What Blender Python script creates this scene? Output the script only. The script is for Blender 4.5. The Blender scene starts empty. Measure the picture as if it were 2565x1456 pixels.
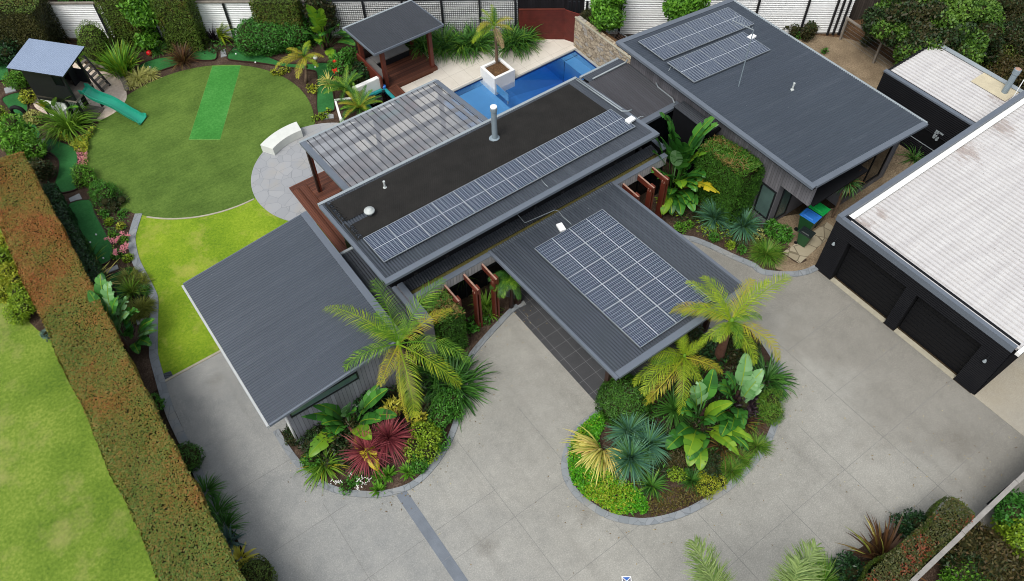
import bpy, math, random
import numpy as np
from mathutils import Matrix, Vector
random.seed(7)
rng = np.random.default_rng(7)
S = bpy.context.scene
COL = S.collection

# ------------------------------------------------------------------ camera
# world axes follow the house: x along the long roof, y up the block, z up (metres)
CAM_H = 27.0
PIT, ROLL, HD = math.radians(53.0), math.radians(-1.16), math.radians(35.26)
_f = np.array([0, math.cos(PIT), -math.sin(PIT)]); _r = np.array([1., 0, 0]); _u = np.cross(_r, _f)
_c, _s = math.cos(ROLL), math.sin(ROLL)
_r, _u = _c*_r + _s*_u, -_s*_r + _c*_u
_B = np.array([[math.cos(HD), math.sin(HD), 0], [-math.sin(HD), math.cos(HD), 0], [0, 0, 1]])
FW, RT, UP = _B@_f, _B@_r, _B@_u
cd = bpy.data.cameras.new('camera'); cam = bpy.data.objects.new('camera', cd); COL.objects.link(cam)
cd.sensor_width = 36.0; cd.lens = 36.0*1995/2565; cd.clip_start = 0.5; cd.clip_end = 2000
m = Matrix(((RT[0], UP[0], -FW[0], 0), (RT[1], UP[1], -FW[1], 0), (RT[2], UP[2], -FW[2], CAM_H), (0, 0, 0, 1)))
cam.matrix_world = m
S.camera = cam

# ------------------------------------------------------------------ light
SUN_EL, SUN_AZ = math.radians(58), math.radians(200)
w = bpy.data.worlds.new("World"); S.world = w; w.use_nodes = True
nt = w.node_tree; nt.nodes.clear()
o_ = nt.nodes.new('ShaderNodeOutputWorld'); bg = nt.nodes.new('ShaderNodeBackground')
sk = nt.nodes.new('ShaderNodeTexSky'); sk.sky_type = 'NISHITA'; sk.sun_disc = False
sk.sun_elevation = SUN_EL; sk.sun_rotation = math.pi/2 - SUN_AZ; sk.air_density = 1.4; sk.dust_density = 4.0
hs = nt.nodes.new('ShaderNodeHueSaturation'); hs.inputs['Saturation'].default_value = 0.42
nt.links.new(sk.outputs[0], hs.inputs['Color']); nt.links.new(hs.outputs[0], bg.inputs[0])
bg.inputs[1].default_value = 0.15
nt.links.new(bg.outputs[0], o_.inputs[0])
sd = bpy.data.lights.new('sun', 'SUN'); sd.energy = 1.5; sd.angle = math.radians(22); sd.color = (1, .975, .945)
sun = bpy.data.objects.new('sun', sd); COL.objects.link(sun)
sdir = Vector((math.cos(SUN_EL)*math.cos(SUN_AZ), math.cos(SUN_EL)*math.sin(SUN_AZ), math.sin(SUN_EL)))
sun.rotation_euler = sdir.to_track_quat('Z', 'Y').to_euler(); sun.location = (0, 0, 40)
S.view_settings.view_transform = 'Standard'; S.view_settings.look = 'None'
S.view_settings.exposure = 0.22; S.view_settings.gamma = 1.0
S.cycles.filter_width = 1.0; S.cycles.max_bounces = 6; S.cycles.transparent_max_bounces = 12

# ------------------------------------------------------------------ survey: photo point -> world point at height z
_FR = {'A': (0, 0, 2.08), 'B': (900, 0, 2.08), 'C': (1800, 0, 2.08), 'D': (2800, 0, 2.08), 'E': (0, 600, 2.08), 'F': (900, 600, 2.08),
       'G': (1800, 600, 2.08), 'H': (2800, 600, 2.08), 'I': (0, 1300, 1.697), 'J': (900, 1300, 1.697), 'K': (1900, 1300, 1.697),
       'L': (2800, 1300, 1.697), 'a': (0, 0, 4.854), 'b': (0, 280, 4.044), 'c': (1240, 200, 4.044), 'd': (2240, 380, 3.466),
       'e': (3240, 380, 3.832), 'f': (1900, 0, 3.64), 'g': (1480, 880, 4.044), 'P': (0, 0, 1/1.48187),
       'r': (3300, 1750, 3.569), 't': (2600, 0, 4.008), 'p': (2380, 1000, 3.467), 'l': (0, 760, 2.696)}
def at(px, py, z=0.):
    d = RT*(px-1282.5)/1995. - UP*(py-728.)/1995. + FW
    t = (z-CAM_H)/d[2]
    return Vector((d[0]*t, d[1]*t, z))
def q(fr, x, y, z=0.):
    x0, y0, s = _FR[fr]
    return at((x0+x/s)/1.48187, (y0+y/s)/1.48187, z)
def q2(fr, pts, z=0.):
    return [tuple(q(fr, x, y, z)[:2]) for x, y in pts]

# ------------------------------------------------------------------ materials
def lin(h):
    h = h.lstrip('#'); out = []
    for i in (0, 2, 4):
        v = int(h[i:i+2], 16)/255
        out.append(v/12.92 if v <= .04045 else ((v+.055)/1.055)**2.4)
    return (*out, 1)
class NT:
    def __init__(s, name):
        s.m = bpy.data.materials.new(name); s.m.use_nodes = True; s.t = s.m.node_tree; s.t.nodes.clear()
        s.out = s.n('OutputMaterial'); s.b = s.n('BsdfPrincipled'); s.l(s.b.outputs[0], s.out.inputs[0])
    def n(s, ty, **kw):
        n = s.t.nodes.new('ShaderNode'+ty)
        for k, v in kw.items(): setattr(n, k, v)
        return n
    def l(s, a, b): s.t.links.new(a, b)
    def pos(s, obj=False):
        if obj: return s.n('TexCoord').outputs['Object']
        return s.n('NewGeometry').outputs['Position']
    def map(s, v, scale=(1, 1, 1), rot=(0, 0, 0)):
        n = s.n('Mapping'); n.inputs['Scale'].default_value = scale; n.inputs['Rotation'].default_value = rot; s.l(v, n.inputs[0]); return n.outputs[0]
    def noise(s, v, scale, detail=3, rough=.55):
        n = s.n('TexNoise'); n.inputs['Scale'].default_value = scale; n.inputs['Detail'].default_value = detail
        n.inputs['Roughness'].default_value = rough; s.l(v, n.inputs['Vector']); return n.outputs['Fac']
    def ramp(s, v, stops, interp='LINEAR'):
        n = s.n('ValToRGB'); n.color_ramp.interpolation = interp; e = n.color_ramp.elements
        while len(e) < len(stops): e.new(.5)
        for i, (p, c) in enumerate(stops): e[i].position = p; e[i].color = lin(c) if isinstance(c, str) else c
        s.l(v, n.inputs[0]); return n.outputs[0]
    def mix(s, f, a, b, mode='MIX'):
        n = s.n('MixRGB', blend_type=mode)
        for i, v in enumerate((f, a, b)):
            if isinstance(v, (int, float)): n.inputs[i].default_value = v
            elif isinstance(v, (tuple, str)): n.inputs[i].default_value = lin(v) if isinstance(v, str) else v
            else: s.l(v, n.inputs[i])
        return n.outputs[0]
    def math(s, op, a, b=0.):
        n = s.n('Math', operation=op)
        for i, v in enumerate((a, b)):
            if isinstance(v, (int, float)): n.inputs[i].default_value = v
            else: s.l(v, n.inputs[i])
        return n.outputs[0]
    def sep(s, v):
        n = s.n('SeparateXYZ'); s.l(v, n.inputs[0]); return n.outputs
    def bump(s, h, strength=.3, dist=.02):
        n = s.n('Bump'); n.inputs['Strength'].default_value = strength; n.inputs['Distance'].default_value = dist
        s.l(h, n.inputs['Height']); s.l(n.outputs[0], s.b.inputs['Normal'])
    def col(s, c):
        if isinstance(c, str): s.b.inputs['Base Color'].default_value = lin(c)
        else: s.l(c, s.b.inputs['Base Color'])
    def set(s, rough=.6, spec=.4, metal=0.):
        s.b.inputs['Roughness'].default_value = rough; s.b.inputs['Specular IOR Level'].default_value = spec; s.b.inputs['Metallic'].default_value = metal
        return s.m

def mat_plain(name, c, rough=.6, spec=.4, metal=0., var=.12, scale=3., fine=40.):
    t = NT(name); p = t.pos(True)
    n1 = t.noise(p, scale, 4); n2 = t.noise(p, fine, 2)
    f = t.mix(.4, n1, n2)
    dk = tuple(x*(1-var*1.6) for x in lin(c)[:3])+(1,); lt = tuple(min(1, x*(1+var*1.6)) for x in lin(c)[:3])+(1,)
    t.col(t.ramp(f, [(.3, dk), (.7, lt)])); return t.set(rough, spec, metal)

def mat_leaf(name, cols, patch=None, pscale=1.2, trans=.28, rough=.5, fine=0., spec=.35, plo=.42, phi=.66):
    """leaf colours vary leaf by leaf; patch = second set of colours in large drifts"""
    t = NT(name)
    g = t.n('NewGeometry'); ri = g.outputs['Random Per Island']
    def rp(cs): return t.ramp(ri, [((i+.5)/len(cs), c) for i, c in enumerate(cs)])
    c = rp(cols)
    if patch:
        nz = t.noise(g.outputs['Position'], pscale, 5, .65)
        f = t.ramp(nz, [(plo, (0, 0, 0, 1)), (phi, (1, 1, 1, 1))])
        f2 = t.math('GREATER_THAN', f, t.math('MULTIPLY', t.math('FRACT', t.math('MULTIPLY', ri, 17.3)), .95))
        c = t.mix(f2, c, rp(patch))
    t.col(c); t.set(rough, spec)
    tr = t.n('BsdfTranslucent'); t.l(c, tr.inputs[0])
    mx = t.n('MixShader'); mx.inputs[0].default_value = trans
    t.l(t.b.outputs[0], mx.inputs[1]); t.l(tr.outputs[0], mx.inputs[2]); t.l(mx.outputs[0], t.out.inputs[0])
    return t.m

def mat_grass(name, cols, dry=None, blade=9., stripe=None, nap=False, big=.5, dryrange=(.55, .72)):
    t = NT(name); p = t.pos()
    n1 = t.noise(p, blade, 4, .7); n2 = t.noise(p, big, 5, .6); n3 = t.noise(p, 55., 2)
    f = t.math('ADD', t.math('MULTIPLY', n1, .55), t.math('MULTIPLY', n2, .55))
    f = t.math('ADD', f, t.math('MULTIPLY', t.math('SUBTRACT', n3, .5), .35))
    if nap: f = t.math('ADD', f, t.math('MULTIPLY', t.math('SUBTRACT', t.noise(t.map(p, (.5, 6., 1), (0, 0, .62)), 1.2, 4, .7), .5), .3))
    c = t.ramp(f, [(.36, cols[0]), (.54, cols[1]), (.72, cols[2])])
    if dry:
        n4 = t.noise(t.map(p, (1, 1, 1), (0, 0, 1.)), big*1.25, 6, .7)
        c = t.mix(t.ramp(n4, [(dryrange[0], (0, 0, 0, 1)), (dryrange[1], (.8, .8, .8, 1))]), c, dry)
    t.col(c); t.bump(t.mix(.5, n1, n3), .5, .04); return t.set(.85, .15)

MT = {}
def M(k): return MT[k]
# roofing and cladding
def mat_steel(name, c, rough=.42, streak=.1, ax=(1, 1, 1), spec=.45, dirt=None, lichen=False):
    t = NT(name); p = t.pos()
    n1 = t.noise(t.map(p, ax), .9, 6, .65); n2 = t.noise(p, 14., 3); n3 = t.noise(p, .35, 3)
    f = t.math('ADD', t.math('MULTIPLY', n1, .5), t.math('ADD', t.math('MULTIPLY', n2, .2), t.math('MULTIPLY', n3, .3)))
    a = lin(c)
    cc = t.ramp(f, [(.3, tuple(x*(1-streak) for x in a[:3])+(1,)), (.7, tuple(x*(1+streak) for x in a[:3])+(1,))])
    if dirt:
        d = t.ramp(t.noise(p, 7., 4, .7), [(.66, (0, 0, 0, 1)), (.76, (.7, .7, .7, 1))])
        cc = t.mix(d, cc, dirt)
    if lichen:
        d = t.ramp(t.noise(p, 5.5, 3, .6), [(.735, (0, 0, 0, 1)), (.76, (.5, .5, .5, 1))]); cc = t.mix(d, cc, '#8d9294')
        d = t.ramp(t.noise(t.map(p, ax), 2.2, 5, .7), [(.5, (0, 0, 0, 1)), (.78, (.32, .32, .32, 1))]); cc = t.mix(d, cc, '#5f666e')
    t.col(cc)
    r = t.ramp(n1, [(.3, (rough-.08,)*3+(1,)), (.7, (rough+.12,)*3+(1,))]); t.l(r, t.b.inputs['Roughness'])
    t.b.inputs['Specular IOR Level'].default_value = spec; t.b.inputs['Roughness'].default_value = rough
    return t.m
MT['roof'] = mat_steel('charcoal_roof_steel', '#3f4751', .36, .13, (.12, 2.5, 1), lichen=True)
MT['roof_y'] = mat_steel('charcoal_roof_steel_lengthwise', '#3c424a', .36, .13, (2.5, .12, 1), lichen=True)
MT['roof_brown'] = mat_steel('brownish_link_roof_steel', '#3c3c40', .38, .2, (2.5, .12, 1), lichen=True)
MT['roof_dark'] = mat_steel('dark_roof_steel', '#34383e', .45, .2, (2, .3, 1))
MT['flash'] = mat_steel('grey_flashing', '#606872', .45, .12)
MT['gutter'] = mat_steel('pale_gutter', '#8f989c', .45, .15)
MT['fascia'] = mat_plain('black_fascia', '#131417', .65, .2)
MT['blackclad'] = mat_steel('black_cladding', '#0d0e12', .7, .2, spec=.15)
MT['blackdoor'] = mat_plain('black_door', '#0f1013', .6, .2, var=.1)
MT['alu'] = mat_plain('bare_aluminium', '#8d959b', .4, .4, .2, .08)
MT['galv'] = mat_steel('galvanised_flue', '#7d8b93', .38, .2, spec=.6)
MT['white'] = mat_plain('white_paint', '#e6e7e4', .55, .4, var=.03)
MT['gutterwhite'] = mat_plain('off_white_gutter', '#aeb2b2', .5, .4, var=.08)
MT['ventgrey'] = mat_plain('pale_grey_vent', '#b4bab8', .5, .4, var=.1)
MT['whiteplastic'] = mat_plain('white_plastic', '#e8eaea', .35, .5, var=.02)
MT['fencewhite'] = mat_plain('white_corrugated_fence', '#dddfde', .5, .4, var=.06)
MT['blackpaint'] = mat_plain('black_paint', '#17191d', .5, .4, var=.15)
MT['rubber'] = mat_plain('black_rubber', '#101113', .75, .3, var=.2)
def mat_white_roof():
    t = NT('weathered_white_roof'); p = t.pos()
    base = t.ramp(t.noise(t.map(p, (.35, 2.2, 1)), 1.4, 5, .6), [(.3, '#bdbbba'), (.7, '#cccbc9')])
    sx = t.sep(p)
    grime = t.ramp(t.noise(t.map(p, (.25, 5., 1)), 2.2, 6, .7), [(.55, (0, 0, 0, 1)), (.8, (.35, .35, .35, 1))])
    c = t.mix(grime, base, '#a79f8d')
    spots = t.ramp(t.noise(t.map(p, (1, 1.6, 1)), 9., 3, .6), [(.65, (0, 0, 0, 1)), (.7, (.7, .7, .7, 1))])
    zone = t.ramp(t.noise(p, .45, 3), [(.45, (0, 0, 0, 1)), (.62, (1, 1, 1, 1))])
    c = t.mix(t.math('MULTIPLY', spots, zone), c, '#6f6c66')
    # rust near the back and left ends of the sheets
    rust = t.ramp(t.noise(t.map(p, (1., 4., 1)), 6., 5, .75), [(.6, (0, 0, 0, 1)), (.7, (.8, .8, .8, 1))])
    e1 = t.ramp(t.noise(p, .9, 3), [(.57, (0, 0, 0, 1)), (.66, (1, 1, 1, 1))])
    c = t.mix(t.math('MULTIPLY', rust, e1), c, '#7a4b3a')
    for (rx, ry, rr) in ((23.7, 9.0, .9), (24.6, 8.9, .8), (30.5, 9.2, 1.6), (33.0, 9.2, 1.5), (35.0, 10.3, 1.2)):
        d = t.n('VectorMath', operation='DISTANCE'); t.l(t.map(p, (1, 1, 0)), d.inputs[0]); d.inputs[1].default_value = (rx, ry, 0)
        g = t.ramp(t.math('ADD', t.math('DIVIDE', d.outputs['Value'], rr), t.math('MULTIPLY', t.math('SUBTRACT', t.noise(t.map(p, (4.3, .9, 1)), 2.2, 5, .75), .5), 2.2)), [(.1, (.5, .5, .5, 1)), (.45, (0, 0, 0, 1))])
        c = t.mix(g, c, t.ramp(t.noise(p, 12., 3), [(.35, '#6b4436'), (.65, '#8f7a66')]))
    sx = t.sep(p); fx = t.math('FRACT', t.math('DIVIDE', sx[0], .232))
    ln = t.math('MULTIPLY', t.ramp(t.math('ABSOLUTE', t.math('SUBTRACT', fx, .6)), [(.06, (1, 1, 1, 1)), (.2, (0, 0, 0, 1))]), t.ramp(t.noise(t.map(p, (1, .12, 1)), 1.1, 2), [(.3, (.6, .6, .6, 1)), (.7, (.95, .95, .95, 1))]))
    c = t.mix(t.math('MULTIPLY', ln, .6), c, '#858280')
    t.col(c); return t.set(.5, .35)
MT['whiteroof'] = mat_white_roof()
def mat_boards(name, c, c2, axis='x', w=.14, gap=.06, rough=.7):
    t = NT(name); p = t.pos(); s = t.sep(p)
    v = s[0 if axis == 'x' else 1] if axis != 'z' else s[2]
    k = t.math('DIVIDE', v, w); fr = t.math('FRACT', k); fl = t.math('FLOOR', k)
    wn = t.n('TexWhiteNoise', noise_dimensions='1D'); t.l(fl, wn.inputs['W'])
    grain = t.noise(t.map(p, (9, 9, .8) if axis != 'z' else (.8, .8, 9)), 3., 4)
    c0 = t.ramp(t.math('ADD', t.math('MULTIPLY', wn.outputs[0], .5), t.math('MULTIPLY', grain, .5)), [(.2, c), (.8, c2)])
    g = t.math('LESS_THAN', fr, gap)
    t.col(t.mix(g, c0, '#121212')); t.bump(t.math('SUBTRACT', 1., g), .6, .01)
    return t.set(rough, .3)
MT['boards_x'] = mat_boards('grey_timber_boards', '#686a70', '#80828a', 'x', .15)
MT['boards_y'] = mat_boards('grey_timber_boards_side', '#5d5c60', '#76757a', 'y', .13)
MT['boards_pale'] = mat_boards('pale_grey_boards', '#8b8b8c', '#a09f9e', 'x', .14)
MT['deck'] = mat_boards('red_timber_deck', '#4a2a1e', '#6d4230', 'y', .09, .09, .55)
MT['deck_x'] = mat_boards('red_timber_deck_across', '#4a2a1e', '#6d4230', 'x', .09, .09, .55)
MT['deckgrey'] = mat_boards('weathered_deck', '#6d6660', '#8a8279', 'y', .12, .08)
MT['redwood'] = mat_plain('red_stained_timber', '#5e2a1d', .5, .4, var=.22, scale=2.)
MT['redwood_dark'] = mat_plain('dark_stained_timber', '#33211b', .55, .35, var=.2)
MT['timbertop'] = mat_plain('pale_end_grain', '#a08070', .7, .3, var=.2)
MT['greywood'] = mat_plain('grey_weathered_timber', '#7d766c', .85, .2, var=.2, scale=4)
MT['darkwood'] = mat_boards('black_stained_palings', '#17161a', '#27252a', 'x', .12, .1)
MT['palings'] = mat_boards('brown_palings', '#3c3733', '#57504a', 'x', .12, .1)
def mat_screen():
    t = NT('rusty_slat_screen'); s = t.sep(t.pos(True))
    fx = t.math('LESS_THAN', t.math('FRACT', t.math('DIVIDE', s[2], .045)), .45)
    g = t.noise(t.pos(True), 3., 4)
    c = t.ramp(g, [(.3, '#5a2018'), (.7, '#742c22')])
    t.col(t.mix(fx, c, '#35120e')); t.bump(fx, .4, .01); return t.set(.6, .35)
MT['screen'] = mat_screen()
# ground materials
def mat_concrete(name, a, b, speck, warm, fine=30., big=.3, drive=False):
    t = NT(name); p = t.pos(); s = t.sep(p)
    n0 = t.noise(p, big, 6, .65); n1 = t.noise(p, 1.6, 7, .75); n2 = t.noise(p, fine, 3, .8); n3 = t.noise(p, 8., 5, .85)
    f = t.math('ADD', t.math('MULTIPLY', n0, .5), t.math('MULTIPLY', n1, .5))
    c = t.ramp(f, [(.34, a), (.66, b)])
    if drive:
        wx = t.ramp(t.math('ADD', t.math('DIVIDE', s[0], 24.), t.math('MULTIPLY', n0, .25)), [(.18, (0, 0, 0, 1)), (.42, (.8, .8, .8, 1))]); c = t.mix(wx, c, t.ramp(f, [(.34, '#93928b'), (.66, '#adaca5')]))
        dk = t.ramp(t.math('ADD', t.math('DIVIDE', s[0], 24.), t.math('MULTIPLY', t.noise(p, .5, 4), .3)), [(.9, (0, 0, 0, 1)), (1.1, (.32, .32, .32, 1))]); c = t.mix(dk, c, '#6f6a61')
        for (sx, sy, r) in ((-.2, 20., .75), (4.6, 8.3, 1.1), (20.8, 1.2, 1.6), (8.2, 7.2, 1.3), (15.2, 6.4, 1.4)):
            d = t.n('VectorMath', operation='DISTANCE'); t.l(p, d.inputs[0]); d.inputs[1].default_value = (sx, sy, 0)
            g = t.ramp(t.math('ADD', t.math('DIVIDE', d.outputs['Value'], r), t.math('MULTIPLY', n1, .9)), [(.5, (.5, .5, .5, 1)), (1.25, (0, 0, 0, 1))])
            c = t.mix(t.math('MULTIPLY', g, t.ramp(n3, [(.4, (.2, .2, .2, 1)), (.6, (1, 1, 1, 1))])), c, '#66625a')
        tr = t.noise(t.map(p, (.9, .06, 1)), 1.3, 4); c = t.mix(t.ramp(tr, [(.55, (0, 0, 0, 1)), (.72, (.22, .22, .22, 1))]), c, '#6e6d69')
    else: c = t.mix(t.ramp(t.noise(p, .22, 4), [(.42, (0, 0, 0, 1)), (.62, (.75, .75, .75, 1))]), c, warm)
    c = t.mix(.45, c, t.ramp(n2, [(.28, '#55565a'), (.5, '#9c9a96'), (.72, speck)]), 'SOFT_LIGHT')
    c = t.mix(.35, c, t.ramp(n3, [(.3, '#585858'), (.7, '#bab6ae')]), 'SOFT_LIGHT')
    st = t.ramp(t.noise(p, .8, 6, .75), [(.58, (0, 0, 0, 1)), (.76, (.3, .3, .3, 1))])
    c = t.mix(st, c, '#5d5953')
    t.col(c); t.bump(n2, .2, .006); return t.set(.82, .25)
MT['drive'] = mat_concrete('exposed_aggregate', '#8c8f8f', '#a7a8a5', '#f2efe8', '#9b9890', 22., .3, True)
MT['slab'] = mat_concrete('bare_concrete', '#a5a299', '#b9b6ac', '#efece2', '#aaa392', 25., .6)
MT['joint'] = mat_plain('joint_filler', '#757573', .9, .1, var=.15)
def mat_flag(name, a, b, joint, scale, jw=.05, rough=.75, dim='F1'):
    t = NT(name); p = t.pos()
    pw = t.mix(.12, p, t.n('TexNoise').outputs['Color']) if False else p
    v = t.n('TexVoronoi', feature='DISTANCE_TO_EDGE'); v.inputs['Scale'].default_value = scale; t.l(pw, v.inputs['Vector'])
    v2 = t.n('TexVoronoi', feature='F1'); v2.inputs['Scale'].default_value = scale; t.l(pw, v2.inputs['Vector'])
    sp = t.n('SeparateColor'); t.l(v2.outputs['Color'], sp.inputs[0])
    f = t.math('ADD', t.math('MULTIPLY', sp.outputs[0], .6), t.math('MULTIPLY', t.noise(p, 5., 5, .7), .4))
    c = t.ramp(f, [(.2, a), (.8, b)])
    st = t.ramp(t.noise(p, .7, 4), [(.5, (0, 0, 0, 1)), (.75, (.45, .45, .45, 1))])
    c = t.mix(st, c, '#a79d88')
    e = t.math('LESS_THAN', v.outputs['Distance'], jw)
    t.col(t.mix(e, c, joint)); t.bump(t.math('SUBTRACT', 1., e), .4, .01); return t.set(rough, .3)
MT['flag'] = mat_flag('bluestone_crazy_paving', '#929598', '#9b9d9f', '#85888b', 1.9, .014)
MT['edging'] = mat_flag('bluestone_edging', '#7a8084', '#8a8f92', '#6e7376', 3.0, .018)
MT['bluestone'] = mat_plain('bluestone_strip', '#6c737b', .7, .3, var=.12, scale=2.)
MT['sandstone'] = mat_flag('worn_sandstone', '#8f8670', '#a89f88', '#6f6654', 1.6, .03)
MT['stepstone'] = mat_plain('stepping_stone', '#8d9092', .75, .3, var=.14, scale=4.)
def mat_stonewall():
    t = NT('stacked_stone'); p = t.map(t.pos(True), (1, 2.3, 4.5))
    v = t.n('TexVoronoi', feature='DISTANCE_TO_EDGE'); v.inputs['Scale'].default_value = 1.5; t.l(p, v.inputs['Vector'])
    v2 = t.n('TexVoronoi', feature='F1'); v2.inputs['Scale'].default_value = 1.5; t.l(p, v2.inputs['Vector'])
    sp = t.n('SeparateColor'); t.l(v2.outputs['Color'], sp.inputs[0])
    c = t.ramp(sp.outputs[0], [(.0, '#8f8069'), (.35, '#b5a68d'), (.65, '#a3937a'), (.85, '#9a9a96'), (1., '#8a6f55')], 'CONSTANT')
    c = t.mix(.4, c, t.ramp(t.noise(t.pos(True), 9., 4), [(.3, '#6f6353'), (.7, '#c9bca4')]))
    e = t.math('LESS_THAN', v.outputs['Distance'], .035)
    t.col(t.mix(e, c, '#6b5f50')); t.bump(v.outputs['Distance'], .8, .05); return t.set(.85, .2)
MT['stonewall'] = mat_stonewall()
def mat_tiles(name, a, b, joint, w, h, jw=.012, rough=.4, off=(0, 0)):
    t = NT(name); p = t.pos(); s = t.sep(p)
    fx = t.math('FRACT', t.math('DIVIDE', t.math('ADD', s[0], 50.+off[0]), w)); fy = t.math('FRACT', t.math('DIVIDE', t.math('ADD', s[1], 50.+off[1]), h))
    e = t.math('MAXIMUM', t.math('LESS_THAN', fx, jw/w), t.math('LESS_THAN', fy, jw/h))
    f = t.math('ADD', t.math('MULTIPLY', t.noise(p, 1.2, 5, .7), .6), t.math('MULTIPLY', t.noise(p, 14., 3, .7), .4))
    t.col(t.mix(e, t.ramp(f, [(.3, a), (.7, b)]), joint)); return t.set(rough, .4)
MT['darktile'] = mat_tiles('charcoal_floor_tile', '#3f4042', '#505153', '#77777a', .62, .62, .016)
MT['paver'] = mat_tiles('cream_pool_paver', '#c2bbad', '#d4cec2', '#a39c90', .9, .9, .014, .7)
MT['sand'] = mat_grass('pale_sand', ('#b3a18f', '#cdbcab', '#dccfc0'), None, 6.)
def mat_soil(name, a, b, c3, sc=26.):
    t = NT(name); p = t.pos()
    n = t.noise(p, sc, 4, .8); n2 = t.noise(p, 1.1, 4); n3 = t.noise(t.map(p, (1, 2.4, 1), (0, 0, .7)), sc*1.7, 3, .8)
    f = t.math('ADD', t.math('MULTIPLY', n, .5), t.math('ADD', t.math('MULTIPLY', n2, .25), t.math('MULTIPLY', n3, .25)))
    t.col(t.ramp(f, [(.36, a), (.52, b), (.68, c3)])); t.bump(n, .9, .04); return t.set(.95, .1)
MT['mulch'] = mat_soil('bark_mulch', '#2a211b', '#4b3d33', '#857363', 18.)
MT['dirt'] = mat_soil('dusty_ground', '#57493a', '#8a7a63', '#b3a286', 14.)
MT['leaflitter'] = mat_soil('leaf_litter', '#2e2218', '#5f4833', '#8e6f4c', 12.)
MT['ground'] = mat_soil('dark_ground', '#1d1913', '#3a3125', '#574936', 9.)
MT['turf'] = mat_grass('artificial_turf', ('#3f5520', '#50692a', '#647d36'), None, 9., big=.55, nap=True)
MT['lawn'] = mat_grass('real_lawn', ('#56761a', '#728f1f', '#8fa42e'), '#a8a254', 9., big=.55, dryrange=(.52, .75))
MT['nlawn'] = mat_grass('neighbour_lawn', ('#435c1c', '#637d28', '#879742'), '#96945a', 8., big=.3, dryrange=(.52, .74))
MT['pitch'] = mat_grass('bright_turf_pitch', ('#2f6f2a', '#3c8035', '#4f9044'), None, 8.)
MT['pitchline'] = mat_grass('faded_turf_line', ('#4f7a33', '#5f8a42', '#729a52'), None, 8.)
MT['felt'] = mat_grass('putting_felt', ('#23552a', '#2d6634', '#3a773f'), None, 12., big=.8)
MT['verge'] = mat_grass('rough_grass', ('#4a5a25', '#6b7636', '#8b8a50'), '#8d7b55', 5.)
MT['creamedge'] = mat_plain('cream_edging', '#a39e8c', .8, .2)
# solar panel cells
def mat_pv():
    t = NT('photovoltaic_cells'); s = t.sep(t.pos(True))
    ax = t.math('ABSOLUTE', s[0]); fx = t.math('FRACT', t.math('DIVIDE', t.math('ADD', s[0], .495+1.65), .165))
    ay = t.math('ABSOLUTE', s[1]); fy = t.math('FRACT', t.math('DIVIDE', t.math('SUBTRACT', ay, .012), .0835))
    lx = t.math('LESS_THAN', t.math('ABSOLUTE', t.math('SUBTRACT', fx, .5)), .462); ly = t.math('LESS_THAN', t.math('ABSOLUTE', t.math('SUBTRACT', fy, .5)), .43)
    cell = t.math('MULTIPLY', lx, ly)
    mid = t.math('LESS_THAN', ay, .016)
    oi = t.n('ObjectInfo').outputs['Random']
    cc = t.mix(oi, '#29354a', '#2f3a4c')
    gl = t.noise(t.pos(), 1.3, 3)
    cc = t.mix(t.math('MULTIPLY', gl, .5), cc, '#323440')
    t.col(t.mix(mid, t.mix(cell, '#97a2ae', cc), '#b0b8c0')); t.set(.16, .5)
    t.b.inputs['Coat Weight'].default_value = .3; t.b.inputs['Coat Roughness'].default_value = .08
    return t.m
MT['pv'] = mat_pv()
def mat_window(name, c, rough=.06):
    t = NT(name); n = t.noise(t.pos(), .7, 3)
    a = lin(c); t.col(t.ramp(n, [(.3, tuple(x*.75 for x in a[:3])+(1,)), (.7, tuple(x*1.25 for x in a[:3])+(1,))]))
    return t.set(rough, .6)
MT['glass'] = mat_window('dark_window_glass', '#0c1114')
MT['glassgreen'] = mat_window('blind_behind_glass', '#4b605c', .12)
def mat_clear(name, tint, mixf=.12):
    t = NT(name); tr = t.n('BsdfTransparent'); tr.inputs[0].default_value = lin(tint)
    gl = t.n('BsdfGlossy'); gl.inputs['Roughness'].default_value = .03
    fr = t.n('Fresnel'); fr.inputs[0].default_value = 1.35
    mx = t.n('MixShader'); t.l(t.math('ADD', fr.outputs[0], mixf*.3), mx.inputs[0]); t.l(tr.outputs[0], mx.inputs[1]); t.l(gl.outputs[0], mx.inputs[2])
    t.l(mx.outputs[0], t.out.inputs[0]); return t.m
MT['clear'] = mat_clear('clear_glass', '#dfeeee')
def mat_poly():
    t = NT('smoky_polycarbonate'); d = t.b; t.col(t.ramp(t.noise(t.pos(), 1.5, 4), [(.3, '#868a90'), (.7, '#9c9fa4')])); t.set(.25, .5)
    tr = t.n('BsdfTransparent'); tr.inputs[0].default_value = (.75, .76, .77, 1)
    mx = t.n('MixShader'); mx.inputs[0].default_value = .42; t.l(d.outputs[0], mx.inputs[1]); t.l(tr.outputs[0], mx.inputs[2]); t.l(mx.outputs[0], t.out.inputs[0]); return t.m
MT['poly'] = mat_poly()
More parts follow.
